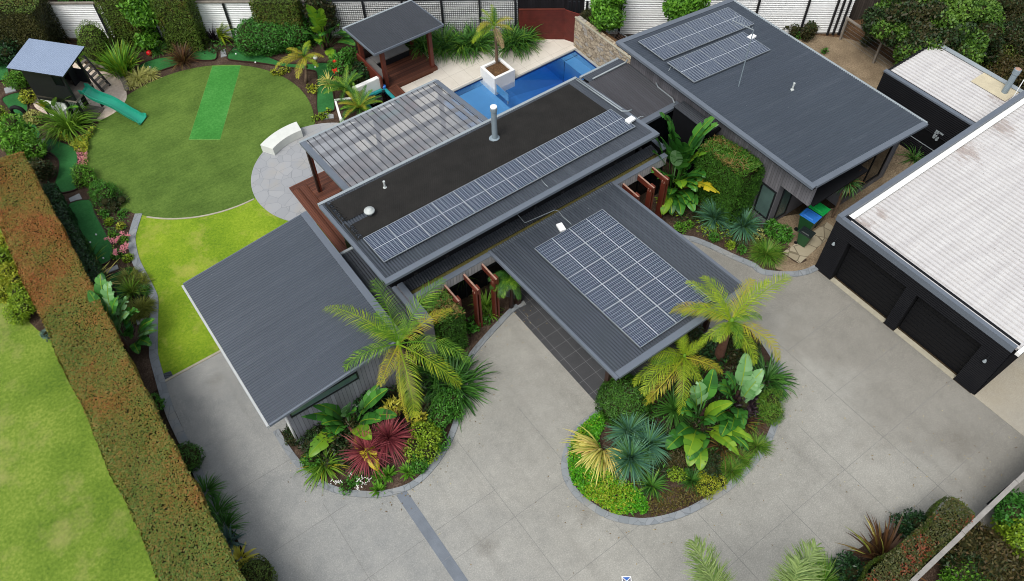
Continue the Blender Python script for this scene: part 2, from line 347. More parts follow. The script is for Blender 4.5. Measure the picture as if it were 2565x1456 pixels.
def mat_water():
    t = NT('pool_water'); tr = t.n('BsdfTransparent'); gl = t.n('BsdfGlossy'); gl.inputs['Roughness'].default_value = .02
    fr = t.n('Fresnel'); fr.inputs[0].default_value = 1.33
    nz = t.n('TexNoise'); nz.inputs['Scale'].default_value = 3.; bp = t.n('Bump'); bp.inputs['Strength'].default_value = .06
    t.l(nz.outputs['Fac'], bp.inputs['Height']); t.l(bp.outputs[0], fr.inputs['Normal']); t.l(bp.outputs[0], gl.inputs['Normal'])
    mx = t.n('MixShader'); t.l(fr.outputs[0], mx.inputs[0]); t.l(tr.outputs[0], mx.inputs[1]); t.l(gl.outputs[0], mx.inputs[2]); t.l(mx.outputs[0], t.out.inputs[0])
    ab = t.n('VolumeAbsorption'); ab.inputs['Color'].default_value = (.14, .56, .86, 1); ab.inputs['Density'].default_value = .6
    t.l(ab.outputs[0], t.out.inputs['Volume']); return t.m
MT['water'] = mat_water()
MT['pooltile'] = mat_plain('navy_pool_tile', '#16336f', .3, .5, var=.1)
MT['poolfloor'] = mat_plain('blue_pool_floor', '#5b93bd', .4, .4, var=.06, scale=1.)
MT['coping'] = mat_plain('grey_coping', '#9a9c98', .7, .3)
MT['spashell'] = mat_plain('teal_spa_shell', '#2a8a8c', .25, .5, var=.25, scale=4.)
MT['spadark'] = mat_plain('dark_spa_headrest', '#16282c', .4, .4)
MT['cushion'] = mat_plain('grey_cushion', '#6d6b69', .85, .2)
MT['slide'] = mat_plain('green_plastic', '#25957a', .3, .5, var=.06)
MT['greybluesheet'] = mat_steel('pale_zinc_sheet', '#8796ac', .42, .06)
MT['bingreen'] = mat_plain('green_bin_plastic', '#1f4a2a', .45, .4)
MT['binblack'] = mat_plain('dark_bin_plastic', '#1b2423', .45, .4)
MT['lidblue'] = mat_plain('blue_lid', '#2d74c8', .4, .4)
MT['lidgreen'] = mat_plain('bright_green_lid', '#16a04a', .4, .4)
MT['red'] = mat_plain('red_plastic', '#d81420', .4, .4)
MT['trunk'] = mat_plain('grey_bark', '#6b5a4a', .85, .2, var=.3, scale=6.)
MT['trunkred'] = mat_plain('brown_palm_trunk', '#6a4a3e', .8, .2, var=.3, scale=8.)
MT['trunkdark'] = mat_plain('dark_stem', '#33251f', .85, .2, var=.3, scale=6.)
MT['carpaint'] = mat_plain('black_car_paint', '#0b0c0e', .15, .6, var=.05)
MT['signblue'] = mat_plain('sign_blue', '#2f62b0', .5, .4)
MT['signgrey'] = mat_plain('sign_grey', '#6d6c76', .5, .4)
MT['palesheet'] = mat_plain('cream_sheet', '#bdb398', .6, .3, var=.1)
MT['flower_pink'] = mat_leaf('pink_petals', ['#d88a94', '#e39aa2', '#c97a80'])
MT['flower_white'] = mat_leaf('white_petals', ['#f2f2ec', '#e6e6dd'])
MT['flower_red'] = mat_leaf('red_petals', ['#d02a1a', '#e0452a'])
# foliage
def mat_red_hedge():
    t = NT('hedge_red_flush'); g = t.n('NewGeometry'); ri = g.outputs['Random Per Island']; p = g.outputs['Position']
    s = t.sep(p)
    far = t.ramp(t.math('DIVIDE', s[1], 36.), [(.3, (0, 0, 0, 1)), (.72, (1, 1, 1, 1))])
    n = t.math('ADD', t.math('MULTIPLY', t.noise(p, .55, 5, .65), .8), t.math('MULTIPLY', far, .22))
    n = t.math('ADD', n, t.math('MULTIPLY', t.math('SUBTRACT', ri, .5), .16))
    c = t.ramp(n, [(.4, '#506c28'), (.5, '#66722c'), (.58, '#86682e'), (.67, '#9c542c'), (.76, '#a8382a')])
    c = t.mix(.55, c, t.ramp(t.math('FRACT', t.math('MULTIPLY', ri, 7.7)), [(.1, '#4f6a26'), (.4, '#70782f'), (.7, '#936430'), (.95, '#7a7a34')]))
    t.col(c); t.set(.55, .3); tr = t.n('BsdfTranslucent'); t.l(c, tr.inputs[0]); mx = t.n('MixShader'); mx.inputs[0].default_value = .25
    t.l(t.b.outputs[0], mx.inputs[1]); t.l(tr.outputs[0], mx.inputs[2]); t.l(mx.outputs[0], t.out.inputs[0]); return t.m
MT['hedge_red'] = mat_red_hedge()
MT['hedge_tip'] = mat_leaf('hedge_with_red_tips', ['#3d4722', '#4c5427', '#45401f', '#585a2a'], ['#7d3a24', '#8a4a2a'], 1.1, plo=.5, phi=.75)
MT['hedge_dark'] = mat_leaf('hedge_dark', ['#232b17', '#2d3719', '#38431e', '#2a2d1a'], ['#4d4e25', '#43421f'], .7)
MT['hedge_olive'] = mat_leaf('hedge_olive', ['#445c1e', '#567026', '#688230', '#4c5e22'], ['#6c6c2c', '#5c5a24'], .8, plo=.5, phi=.75)
MT['hedge_green'] = mat_leaf('hedge_green', ['#336a22', '#43802c', '#539638', '#2f5c20'])
MT['topiary'] = mat_leaf('topiary_leaf', ['#4f6e1e', '#628326', '#769630', '#465f1c'])
MT['hedge_bamboo'] = mat_leaf('clipped_bamboo', ['#2f551a', '#3f6c20', '#4f8228', '#365a1e'], None)
MT['hedge_straw'] = mat_leaf('clipped_straw', ['#3f6c20', '#4f8228', '#5c7a2a'], ['#8a7440', '#9a834c', '#77663a', '#66682e'], .9, plo=.46, phi=.66)
MT['low_dark'] = mat_leaf('glossy_dark_leaf', ['#213c22', '#2b4d2a', '#3b6236', '#1c2f1e'], rough=.35)
MT['green'] = mat_leaf('mid_green_leaf', ['#376a20', '#488428', '#5a9a32', '#3f7026'])
MT['lime'] = mat_leaf('lime_leaf', ['#6f8f1f', '#86a526', '#9ab52f', '#5c7c1d'])
MT['yellowgreen'] = mat_leaf('yellow_green_leaf', ['#8d9a22', '#a6ac2c', '#b5b83c', '#6e8420'])
MT['yellow'] = mat_leaf('yellow_leaf', ['#c9c246', '#d6cf5c', '#b8b83e'])
MT['bright'] = mat_leaf('bright_ground_cover', ['#3f8a12', '#55a018', '#6cb424', '#47911a'])
MT['brightyellow'] = mat_leaf('yellow_tinged_cover', ['#7fa51c', '#97b426', '#5f9c18', '#a8ad35'])
MT['tree_mid'] = mat_leaf('broad_tree_leaf', ['#385a1c', '#4a7024', '#5f872e', '#2f4b1b'], ['#577a2a', '#6d9136'], .5)
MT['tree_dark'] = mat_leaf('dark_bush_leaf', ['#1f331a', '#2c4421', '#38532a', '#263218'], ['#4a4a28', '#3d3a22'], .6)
MT['tree_light'] = mat_leaf('light_tree_leaf', ['#4d8020', '#62992b', '#75aa35', '#3f6e1e'])
MT['brownbush'] = mat_leaf('brownish_bush', ['#43421f', '#57502a', '#383a1f', '#5f4f30'])
MT['palm'] = mat_leaf('palm_leaf', ['#4c761c', '#5e8a23', '#729e2b', '#8aab34'], trans=.35)
MT['palmlime'] = mat_leaf('palm_lime_leaf', ['#7f9c20', '#98b028', '#aebc32', '#6f921f'], trans=.4)
MT['palmyellow'] = mat_leaf('palm_yellow_leaf', ['#a5a32c', '#b2a835', '#93a12b', '#aa9438'], trans=.35)
MT['palmdark'] = mat_leaf('palm_dark_leaf', ['#2f5a1e', '#3d6d26', '#4a7d2c'], trans=.3)  # darker greens than the other palm leaves, also used on the cycads
MT['palmgrey'] = mat_leaf('palm_soft_green', ['#6b8245', '#7d9452', '#8fa45f', '#5c7a3a'], trans=.3)
MT['bop'] = mat_leaf('paddle_leaf', ['#2f6424', '#3f7c2e', '#528e36', '#2c5e26'], trans=.25, rough=.38)
MT['boplight'] = mat_leaf('paddle_leaf_pale', ['#5e8f52', '#6f9f62', '#83ad78'], trans=.25, rough=.4)
MT['boplime'] = mat_leaf('paddle_leaf_lime', ['#6f9a26', '#86ab2e', '#5f8f28'], trans=.3, rough=.4)
MT['bopyellow'] = mat_leaf('paddle_leaf_yellow', ['#c8b728', '#b9b030', '#d0bf3a'], trans=.3, rough=.4)
MT['flax'] = mat_leaf('flax_leaf', ['#2f5c22', '#42742a', '#558834', '#284e1f'])
MT['flaxlime'] = mat_leaf('flax_lime', ['#557f22', '#6a932b', '#7fa335', '#4a7420'])
MT['bronze'] = mat_leaf('bronze_flax', ['#4a3524', '#5d4029', '#6e4c2c', '#3a2c22', '#7d6a34'])
MT['redcord'] = mat_leaf('red_cordyline', ['#7c363e', '#964850', '#a8595a', '#6b2e36'])
MT['yelflax'] = mat_leaf('yellow_striped_flax', ['#d8cc6a', '#e2da84', '#b9bf58', '#d2b46e', '#8f9c3e'])
MT['agave'] = mat_leaf('blue_green_rosette', ['#4a7a62', '#5a8a6c', '#6a9a74', '#416c58'], rough=.45)
MT['agavegreen'] = mat_leaf('green_rosette', ['#3d6634', '#4c783d', '#5b8747'], rough=.45)
MT['grassy'] = mat_leaf('fine_grass', ['#3f6a1c', '#528022', '#66942c', '#748a34'])
MT['olivegrass'] = mat_leaf('olive_tuft', ['#5c6a22', '#70792b', '#848b38'])
MT['purple'] = mat_leaf('purple_black_leaf', ['#231a22', '#2f222b', '#3a2a30'])
MT['varieg'] = mat_leaf('cream_variegated', ['#b5b368', '#c8c57e', '#9aa04e', '#a8a85c'])
MT['browncover'] = mat_leaf('russet_ground_cover', ['#5c5226', '#6d5c2c', '#4c4a22', '#75602f', '#586126'])
MT['core'] = mat_plain('inner_twigs', '#2e301b', .95, .1, var=.25)
MT['silver'] = mat_leaf('silver_blue_leaf', ['#4a6660', '#5c7870', '#6f8a82'])
MT['dead'] = mat_leaf('dry_thatch', ['#a58c68', '#b89f7a', '#94785a'])

# ------------------------------------------------------------------ object helpers
ORG = {}
def tag(o, label=None, cat=None, group=None, kind=None):
    if label: o['label'] = label
    if cat: o['category'] = cat
    if group: o['group'] = group
    if kind: o['kind'] = kind
    return o
def thing(name, label, cat, loc, group=None, rot=None):
    o = bpy.data.objects.new(name, None); COL.objects.link(o); o.location = loc; o.empty_display_size = .2
    if rot is not None: o.rotation_euler = rot
    ORG[o.name] = Vector(loc); return tag(o, label, cat, group)
def finish(me, name, mats, parent, loc, local=False, smooth=False):
    for mm in (mats if isinstance(mats, (list, tuple)) else [mats]): me.materials.append(MT[mm] if isinstance(mm, str) else mm)
    o = bpy.data.objects.new(name, me); COL.objects.link(o)
    if parent is not None:
        o.parent = parent; base = Vector((0, 0, 0)) if local else ORG[parent.name]; ORG[o.name] = base
    else:
        base = Vector(loc) if loc is not None else Vector((0, 0, 0)); o.location = base; ORG[o.name] = base
        if local: base = Vector((0, 0, 0))
    if base.length: me.transform(Matrix.Translation(-base))
    if smooth: me.polygons.foreach_set('use_smooth', [True]*len(me.polygons))
    return o
class MB:
    def __init__(s): s.v = []; s.f = []; s.mi = []; s.cur = 0
    def add(s, vs, fs):
        b = len(s.v); s.v += [tuple(v) for v in vs]; s.f += [tuple(i+b for i in f) for f in fs]; s.mi += [s.cur]*len(fs); return s
    def box(s, x0, x1, y0, y1, z0, z1, R=None, o=(0, 0, 0)):
        vs = [(x, y, z) for z in (z0, z1) for y in (y0, y1) for x in (x0, x1)]
        if R is not None: vs = [tuple(R@Vector(v)+Vector(o)) for v in vs]
        return s.add(vs, [(0, 2, 3, 1), (4, 5, 7, 6), (0, 1, 5, 4), (2, 6, 7, 3), (0, 4, 6, 2), (1, 3, 7, 5)])
    def bar(s, a, b, w, h=None, up=(0, 0, 1)):
        h = h or w; a = Vector(a); b = Vector(b); d = (b-a).normalized(); u = Vector(up)
        if abs(d.dot(u)) > .95: u = Vector((1, 0, 0))
        r = d.cross(u).normalized(); u = r.cross(d).normalized()
        vs = [p+r*(i*w/2)+u*(j*h/2) for p in (a, b) for i, j in ((-1, -1), (1, -1), (1, 1), (-1, 1))]
        return s.add(vs, [(0, 3, 2, 1), (4, 5, 6, 7), (0, 1, 5, 4), (1, 2, 6, 5), (2, 3, 7, 6), (3, 0, 4, 7)])
    def tube(s, pts, r, n=10, cap=True):
        pts = [Vector(p) for p in pts]; rr = r if isinstance(r, (list, tuple)) else [r]*len(pts); b = []; last = None
        for i, p in enumerate(pts):
            d = (pts[min(i+1, len(pts)-1)]-pts[max(i-1, 0)]).normalized()
            u = last if last is not None else (Vector((0, 0, 1)) if abs(d.z) < .9 else Vector((1, 0, 0)))
            e1 = (u-d*u.dot(d)).normalized(); last = e1; e2 = d.cross(e1)
            b += [p+(e1*math.cos(2*math.pi*k/n)+e2*math.sin(2*math.pi*k/n))*rr[i] for k in range(n)]
        fs = [(i*n+k, i*n+(k+1) % n, (i+1)*n+(k+1) % n, (i+1)*n+k) for i in range(len(pts)-1) for k in range(n)]
        if cap: fs += [tuple(range(n))[::-1], tuple((len(pts)-1)*n+k for k in range(n))]
        return s.add(b, fs)
    def prism(s, poly, z0, z1, bottom=True):
        n = len(poly)
        a = sum(poly[i][0]*poly[(i+1) % n][1]-poly[(i+1) % n][0]*poly[i][1] for i in range(n))
        if a < 0: poly = poly[::-1]
        vs = [(x, y, z0) for x, y in poly]+[(x, y, z1) for x, y in poly]
        fs = [tuple(range(n, 2*n))]+([tuple(range(n))[::-1]] if bottom else [])+[(i, (i+1) % n, n+(i+1) % n, n+i) for i in range(n)]
        return s.add(vs, fs)
    def quad(s, *p): return s.add(p, [tuple(range(len(p)))])
    def lathe(s, c, prof, n=20):
        c = Vector(c); vs = [c+Vector((r*math.cos(2*math.pi*k/n), r*math.sin(2*math.pi*k/n), z)) for r, z in prof for k in range(n)]
        fs = [(i*n+k, i*n+(k+1) % n, (i+1)*n+(k+1) % n, (i+1)*n+k) for i in range(len(prof)-1) for k in range(n)]
        fs += [tuple((len(prof)-1)*n+k for k in range(n)), tuple(range(n))[::-1]]
        return s.add(vs, fs)
    def build(s, name, mats, parent=None, loc=None, local=False, smooth=False, bevel=0.):
        me = bpy.data.meshes.new(name); me.from_pydata(s.v, [], s.f); me.update()
        if isinstance(mats, (list, tuple)) and len(mats) > 1: me.polygons.foreach_set('material_index', s.mi)
        o = finish(me, name, mats, parent, loc, local, smooth)
        if bevel:
            b = o.modifiers.new('bevel', 'BEVEL'); b.width = bevel; b.segments = 2; b.limit_method = 'ANGLE'
        return o
def box(*a): return MB().box(*a)
def structure(o): o['kind'] = 'structure'; return o
def smooth_poly(pts, closed=True, n=6):
    out = []; N = len(pts); rngi = range(N if closed else N-1)
    for i in rngi:
        g = lambda j: Vector((*pts[j % N], 0)) if closed else Vector((*pts[min(max(j, 0), N-1)], 0))
        p0, p1, p2, p3 = g(i-1), g(i), g(i+1), g(i+2)
        for k in range(n):
            t = k/n
            v = .5*((2*p1)+(p2-p0)*t+(2*p0-5*p1+4*p2-p3)*t*t+(3*p1-p0-3*p2+p3)*t**3)
            out.append((v.x, v.y))
    if not closed: out.append(tuple(pts[-1]))
    return out
def band(line, w0, w1, z0, z1, closed=False):
    """raised strip along a ground line, from offset w0 to w1 on its left"""
    P = [Vector((x, y, 0)) for x, y in line]; n = len(P); L = []; R = []
    for i, p in enumerate(P):
        a = P[(i-1) % n] if closed or i > 0 else P[i]; b = P[(i+1) % n] if closed or i < n-1 else P[i]
        d = (b-a).normalized(); nn = Vector((-d.y, d.x, 0)); L.append(p+nn*w0); R.append(p+nn*w1)
    mb = MB(); vs = []
    for l, r in zip(L, R): vs += [(l.x, l.y, z0), (l.x, l.y, z1), (r.x, r.y, z1), (r.x, r.y, z0)]
    fs = []
    for i in range(n if closed else n-1):
        a, b = 4*i, 4*((i+1) % n)
        fs += [(a+k, a+(k+1) % 4, b+(k+1) % 4, b+k) for k in range(4)]
    if not closed: fs += [(0, 3, 2, 1), (4*n-4, 4*n-3, 4*n-2, 4*n-1)]
    return mb.add(vs, fs)
# ------------------------------------------------------------------ corrugated and ribbed sheet
CORR = [(i/8, .5*math.sin(2*math.pi*i/8)) for i in range(8)]
RIB = [(0, 0), (.62, 0), (.70, 1), (.86, 1), (.94, 0)]
MINI = [(0, 0), (.5, 0), (.56, 1), (.8, 1), (.86, 0)]
def sheet(a0, a1, fn, pitch=.076, amp=.026, prof=CORR, segs=1, thick=0.):
    """fn(a, t) -> base point; a runs across the ribs, t (0..1) along them; normal taken as fn's"""
    A = []; n0 = math.floor(a0/pitch)
    k = n0
    while True:
        for u, h in prof:
            a = (k+u)*pitch
            if a0 <= a <= a1: A.append((a, h*amp))
        k += 1
        if k*pitch > a1: break
    if not A or A[0][0] > a0+1e-6: A.insert(0, (a0, 0.))
    if A[-1][0] < a1-1e-6: A.append((a1, 0.))
    A = np.array(A); T = np.linspace(0, 1, segs+1)
    P = np.array([[fn(a, t) for t in T] for a, h in A])
    p0, p1, p2 = P[0, 0], P[-1, 0], P[0, -1]
    nn = np.cross(p1-p0, p2-p0); nn /= np.linalg.norm(nn)
    if nn[2] < -1e-6: nn = -nn
    return A, P, nn
def sheet_mb(mb, a0, a1, fn, pitch=.076, amp=.026, prof=CORR, segs=1, flip=False):
    A, P, nn = sheet(a0, a1, fn, pitch, amp, prof, segs)
    if flip: nn = -nn
    P = P+nn[None, None, :]*A[:, 1][:, None, None]
    na, ns = P.shape[:2]
    vs = P.reshape(-1, 3).tolist()
    fs = [(i*ns+j, (i+1)*ns+j, (i+1)*ns+j+1, i*ns+j+1) for i in range(na-1) for j in range(ns-1)]
    return mb.add(vs, fs)
def slope_roof(name, mat, parent, x0, x1, y0, y1, z, ribs='y', pitch=.115, amp=.045, prof=CORR, label=None, under=.1, umat='fascia'):
    """z(x, y): roof plane; ribs run along the named axis; closed below by a slab"""
    mb = MB()
    if ribs == 'y': sheet_mb(mb, x0, x1, lambda a, t: (a, y0+(y1-y0)*t, z(a, y0+(y1-y0)*t)), pitch, amp, prof)
    else: sheet_mb(mb, y0, y1, lambda a, t: (x0+(x1-x0)*t, a, z(x0+(x1-x0)*t, a)), pitch, amp, prof)
    o = mb.build(name, mat, parent)
    if label: o['label'] = label
    if under:
        e = .03; c = [(x0+e, y0+e), (x1-e, y0+e), (x1-e, y1-e), (x0+e, y1-e)]
        mb = MB(); vs = [(x, y, z(x, y)-.03-under) for x, y in c]+[(x, y, z(x, y)-.03) for x, y in c]
        mb.add(vs, [(3, 2, 1, 0), (4, 5, 6, 7), (0, 1, 5, 4), (1, 2, 6, 5), (2, 3, 7, 6), (3, 0, 4, 7)])
        mb.build('soffit', umat, o)
    return o
def edge_cap(mb, p0, p1, inward, w=.2, top=.035, drop=.08):
    drop = min(drop, .09)
    """folded flashing along a roof edge: flat top strip of width w and a vertical drop on the outside"""
    p0 = Vector(p0); p1 = Vector(p1); i = Vector(inward)
    out = i*-.02
    a, b = p0+out, p1+out
    U = Vector((0, 0, top)); D = Vector((0, 0, -drop))
    q0 = p0+i*w; q1 = p1+i*w
    vs = [a+D, b+D, a+U, b+U, q0+U, q1+U, q0+Vector((0, 0, top-.02)), q1+Vector((0, 0, top-.02)), a+D+i*.03, b+D+i*.03]
    return mb.add(vs, [(0, 1, 3, 2), (2, 3, 5, 4), (4, 5, 7, 6), (6, 7, 9, 8), (8, 9, 1, 0), (0, 2, 4, 6, 8), (1, 9, 7, 5, 3)])

# ------------------------------------------------------------------ foliage helpers (numpy)
def nrm(v): return v/np.maximum(np.linalg.norm(v, axis=-1, keepdims=True), 1e-9)
def rand_dirs(n):
    v = rng.normal(size=(n, 3)); return nrm(v)
def np_mesh(name, V, F, mats, parent=None, loc=None, mi=None, smooth=False, local=False):
    """F: (m,4) quads (last two equal -> not allowed); all faces quads"""
    me = bpy.data.meshes.new(name); V = np.asarray(V, np.float32); F = np.asarray(F, np.int32)
    me.vertices.add(len(V)); me.vertices.foreach_set('co', V.ravel())
    me.loops.add(F.size); me.loops.foreach_set('vertex_index', F.ravel())
    me.polygons.add(len(F)); me.polygons.foreach_set('loop_start', np.arange(0, F.size, 4, dtype=np.int32))
    try: me.polygons.foreach_set('loop_total', np.full(len(F), 4, np.int32))
    except Exception: pass
    if mi is not None: me.polygons.foreach_set('material_index', np.asarray(mi, np.int32))
    me.update(calc_edges=True)
    return finish(me, name, mats, parent, loc, local, smooth)
class FB:
    """collects foliage arrays with a material index each"""
    def __init__(s): s.V = []; s.F = []; s.m = []; s.n = 0
    def add(s, V, F, mi=0):
        if len(F) == 0: return s
        s.V.append(np.asarray(V, float).reshape(-1, 3)); s.F.append(np.asarray(F)+s.n); s.m.append(np.full(len(F), mi)); s.n += len(s.V[-1]); return s
    def build(s, name, mats, parent=None, loc=None, smooth=False):
        return np_mesh(name, np.concatenate(s.V), np.concatenate(s.F), mats, parent, loc, np.concatenate(s.m), smooth)
def cards(P, D, N, L, W):
    """diamond leaves at P along D, lying across N"""
    n = len(P); D = nrm(D); Sd = nrm(np.cross(D, N)); L = np.broadcast_to(L, n)[:, None]; W = np.broadcast_to(W, n)[:, None]
    up = nrm(np.cross(Sd, D))
    V = np.stack([P, P+D*L*.45+Sd*W*.5+up*W*.12, P+D*L, P+D*L*.45-Sd*W*.5+up*W*.12], 1)
    return V.reshape(-1, 3), np.arange(n*4).reshape(n, 4)
def leaves_on(P, N, L, W, tilt=.7, jl=.4):
    n = len(P); D = nrm(np.cross(N, rand_dirs(n)))+N*rng.uniform(0, tilt, (n, 1))
    NN = N+rand_dirs(n)*tilt
    return cards(P, D, NN, L*rng.uniform(1-jl, 1+jl, n), W*rng.uniform(1-jl, 1+jl, n))
def quad_sphere(c, r, n=10):
    """closed lumpy ellipsoid core of quads"""
    c = np.array(c); r = np.array(r)*np.ones(3); th = np.linspace(0, 2*math.pi, 2*n, endpoint=False); ph = np.linspace(-math.pi/2+.05, math.pi/2-.05, n)
    V = np.array([[math.cos(p)*math.cos(t), math.cos(p)*math.sin(t), math.sin(p)] for p in ph for t in th])*r+c
    F = [(i*2*n+k, i*2*n+(k+1) % (2*n), (i+1)*2*n+(k+1) % (2*n), (i+1)*2*n+k) for i in range(n-1) for k in range(2*n)]
    return V, np.array(F)
def frame_box(dx):
    """rotation about z from a direction vector"""
    a = math.atan2(dx[1], dx[0]); c, s = math.cos(a), math.sin(a); return np.array([[c, -s, 0], [s, c, 0], [0, 0, 1]])
def hedge_box(name, label, cat, mats, x0, x1, y0, y1, z1, dens=420, leaf=(.085, .04), rot=None, org=(0, 0), group=None, top_mat=None, bulge=.06, round_=.15, z0=0., tilt=.5, ragged=.07, batter=0.):
    """clipped box hedge: inner mass + leaves over its five visible faces. mats[0] leaves, mats[-1] core"""
    fb = FB(); R = rot if rot is not None else np.eye(3); O = np.array([org[0], org[1], 0.])
    areas = [((x1-x0)*(y1-y0), 'z'), ((y1-y0)*(z1-z0), 'x0'), ((y1-y0)*(z1-z0), 'x1'), ((x1-x0)*(z1-z0), 'y0'), ((x1-x0)*(z1-z0), 'y1')]
    top = mats.index(top_mat) if top_mat else 0
    ph = rng.uniform(0, 6.28, 6)
    for A, f in areas:
        n = int(A*dens); a = rng.uniform(0, 1, n); b = rng.uniform(0, 1, n); N = np.zeros((n, 3)); P = np.zeros((n, 3))
        if f == 'z': P = np.c_[x0+(x1-x0)*a, y0+(y1-y0)*b, np.full(n, z1)]; N[:, 2] = 1
        elif f[0] == 'x': P = np.c_[np.full(n, x0 if f == 'x0' else x1), y0+(y1-y0)*a, z0+(z1-z0)*b]; N[:, 0] = -1 if f == 'x0' else 1
        else: P = np.c_[x0+(x1-x0)*a, np.full(n, y0 if f == 'y0' else y1), z0+(z1-z0)*b]; N[:, 1] = -1 if f == 'y0' else 1
        # rounded arrises and slow swelling of the clipped surface
        cx, cy = (x0+x1)/2, (y0+y1)/2
        ex = np.clip((np.abs(P[:, 0]-cx)-((x1-x0)/2-round_))/round_, 0, 1); ey = np.clip((np.abs(P[:, 1]-cy)-((y1-y0)/2-round_))/round_, 0, 1); ez = np.clip((P[:, 2]-(z1-round_))/round_, 0, 1)
        pull = round_*.3*((ex*ey)+(ex*ez)+(ey*ez))[:, None]
        C = np.array([cx, cy, (z0+z1)/2]); P -= nrm(P-C)*pull
        sw = np.sin(P[:, 0]*1.7+ph[0])*np.sin(P[:, 1]*1.3+ph[1])+.6*np.sin(P[:, 0]*3.9+ph[2]+P[:, 2]*2.3)*np.sin(P[:, 1]*3.1+ph[3])
        P += N*(bulge*.5*sw+rng.uniform(-ragged, ragged*.5, n))[:, None]
        if batter: P[:, 0] -= batter*np.clip((P[:, 0]-x0)/(x1-x0), 0, 1)*(1-P[:, 2]/z1)
        V, F = leaves_on(P@R.T+O, N@R.T, leaf[0], leaf[1], tilt)
        fb.add(V, F, top if f == 'z' and top_mat else 0)
    e = .08+bulge*.75; vs = np.array([(x, y, z) for z in (z0+.01, z1-e) for y in (y0+e, y1-e) for x in (x0+e, x1-e)])@R.T+O
    fb.add(vs, np.array([(0, 2, 3, 1), (4, 5, 7, 6), (0, 1, 5, 4), (2, 6, 7, 3), (0, 4, 6, 2), (1, 3, 7, 5)]), len(mats)-1)
    c = R@np.array([(x0+x1)/2, (y0+y1)/2, 0])+O
    o = fb.build(name, mats, None, c); return tag(o, label, cat, group)
def blob_bush(name, label, cat, mats, lobes, dens=260, leaf=(.09, .045), group=None, shell=.35, core=.72, tilt=.9, mi=0, parent=None, loc=None):
    """shrub of ellipsoid lobes [(cx,cy,cz,rx,ry,rz)], leaves in the outer shell"""
    fb = FB()
    for L in lobes:
        c = np.array(L[:3]); r = np.array(L[3:6]); A = 4*math.pi*((r[0]*r[1])**1.6/3+(r[0]*r[2])**1.6/3+(r[1]*r[2])**1.6/3)**(1/1.6)
        n = int(A*dens); d = rand_dirs(n); k = 1-shell*rng.uniform(0, 1, n)**1.6
        ph = rng.uniform(0, 6.28, 3); lump = 1+.1*np.sin(d[:, 0]*5+ph[0])*np.sin(d[:, 1]*5+ph[1])+.06*np.sin(d[:, 2]*9+ph[2])
        P = c+d*r*(k*lump)[:, None]; keep = P[:, 2] > .03; P = P[keep]; N = nrm(d/r)[keep]
        V, F = leaves_on(P, N, leaf[0], leaf[1], tilt); fb.add(V, F, L[6] if len(L) > 6 else mi)
        if core: V, F = quad_sphere(c, r*core, 7); fb.add(V, F, len(mats)-1)
    c = lobes[0]; base = loc if loc is not None else (c[0], c[1], 0)
    o = fb.build(name, mats, parent, base if parent is None else None)
    return tag(o, label, cat, group) if parent is None else o
def straps(base, n, length, width, elev=(20, 85), droop=.6, segs=5, az=None, spread=.08, jl=.3, fold=.0, curl=0.):
    """arching strap leaves from a base point; returns V, F"""
    base = np.array(base); a = rng.uniform(0, 2*math.pi, n) if az is None else rng.uniform(az[0], az[1], n)
    e = np.radians(rng.uniform(elev[0], elev[1], n)); L = length*rng.uniform(1-jl, 1+jl*.4, n); W = width*rng.uniform(.75, 1.2, n)
    dirh = np.c_[np.cos(a), np.sin(a), np.zeros(n)]; side = np.c_[-np.sin(a), np.cos(a), np.zeros(n)]
    B = base+dirh*(spread*rng.uniform(0, 1, n))[:, None]
    dr = droop*rng.uniform(.5, 1.4, n); ds = L/segs; p = B.copy(); out = []
    tw = rng.normal(0, .25, n)
    for i in range(segs+1):
        t = i/segs
        wv = W*min(1., .45+2.2*t)*(1-t**2.2)*.5+.002
        sd = side*np.cos(tw*t)[:, None]; sd = sd+np.array([0, 0, 1.])*np.sin(tw*t)[:, None]
        out.append(p-sd*wv[:, None]); out.append(p+sd*wv[:, None])
        ang = e-dr*2.0*t**1.3
        p = p+(dirh*np.cos(ang)[:, None]+np.array([0, 0, 1.])*np.sin(ang)[:, None])*ds[:, None]
        p[:, 2] = np.maximum(p[:, 2], .03)
    V = np.stack(out, 1); m = V.shape[1]
    F = np.array([(2*i, 2*i+1, 2*i+3, 2*i+2) for i in range(segs)])
    F = (np.arange(n)[:, None, None]*m+F[None]).reshape(-1, 4)
    return V.reshape(-1, 3), F
def strap_plant(name, label, cat, mat, base, n, length, width, group=None, stem=0., stem_r=.05, heads=None, mat2=None, frac2=0., **kw):
    base = np.array(base, float); mats = [mat, 'trunkdark']+([mat2] if mat2 else [])
    if stem or heads:
        t = thing(name, label, cat, base, group); hs_ = heads or [(0, 0, stem)]
        for hx, hy, hz in hs_:
            fb = FB(); V, F = straps(base+[hx, hy, hz], n, length, width, **kw); fb.add(V, F, 0)
            if mat2: V, F = straps(base+[hx, hy, hz], int(n*frac2), length, width, **kw); fb.add(V, F, 2)
            fb.build('rosette', mats, t)
            MB().tube([base, base+np.array([hx*.6, hy*.6, hz*.5]), base+np.array([hx, hy, hz])], [stem_r*1.2, stem_r, stem_r*.9], 7).build('stem', 'trunkdark', t, smooth=True)
        return t
    fb = FB(); V, F = straps(base, n, length, width, **kw); fb.add(V, F, 0)
    if mat2: V, F = straps(base, int(n*frac2), length, width, **kw); fb.add(V, F, 2)
    return tag(fb.build(name, mats, None, base), label, cat, group)
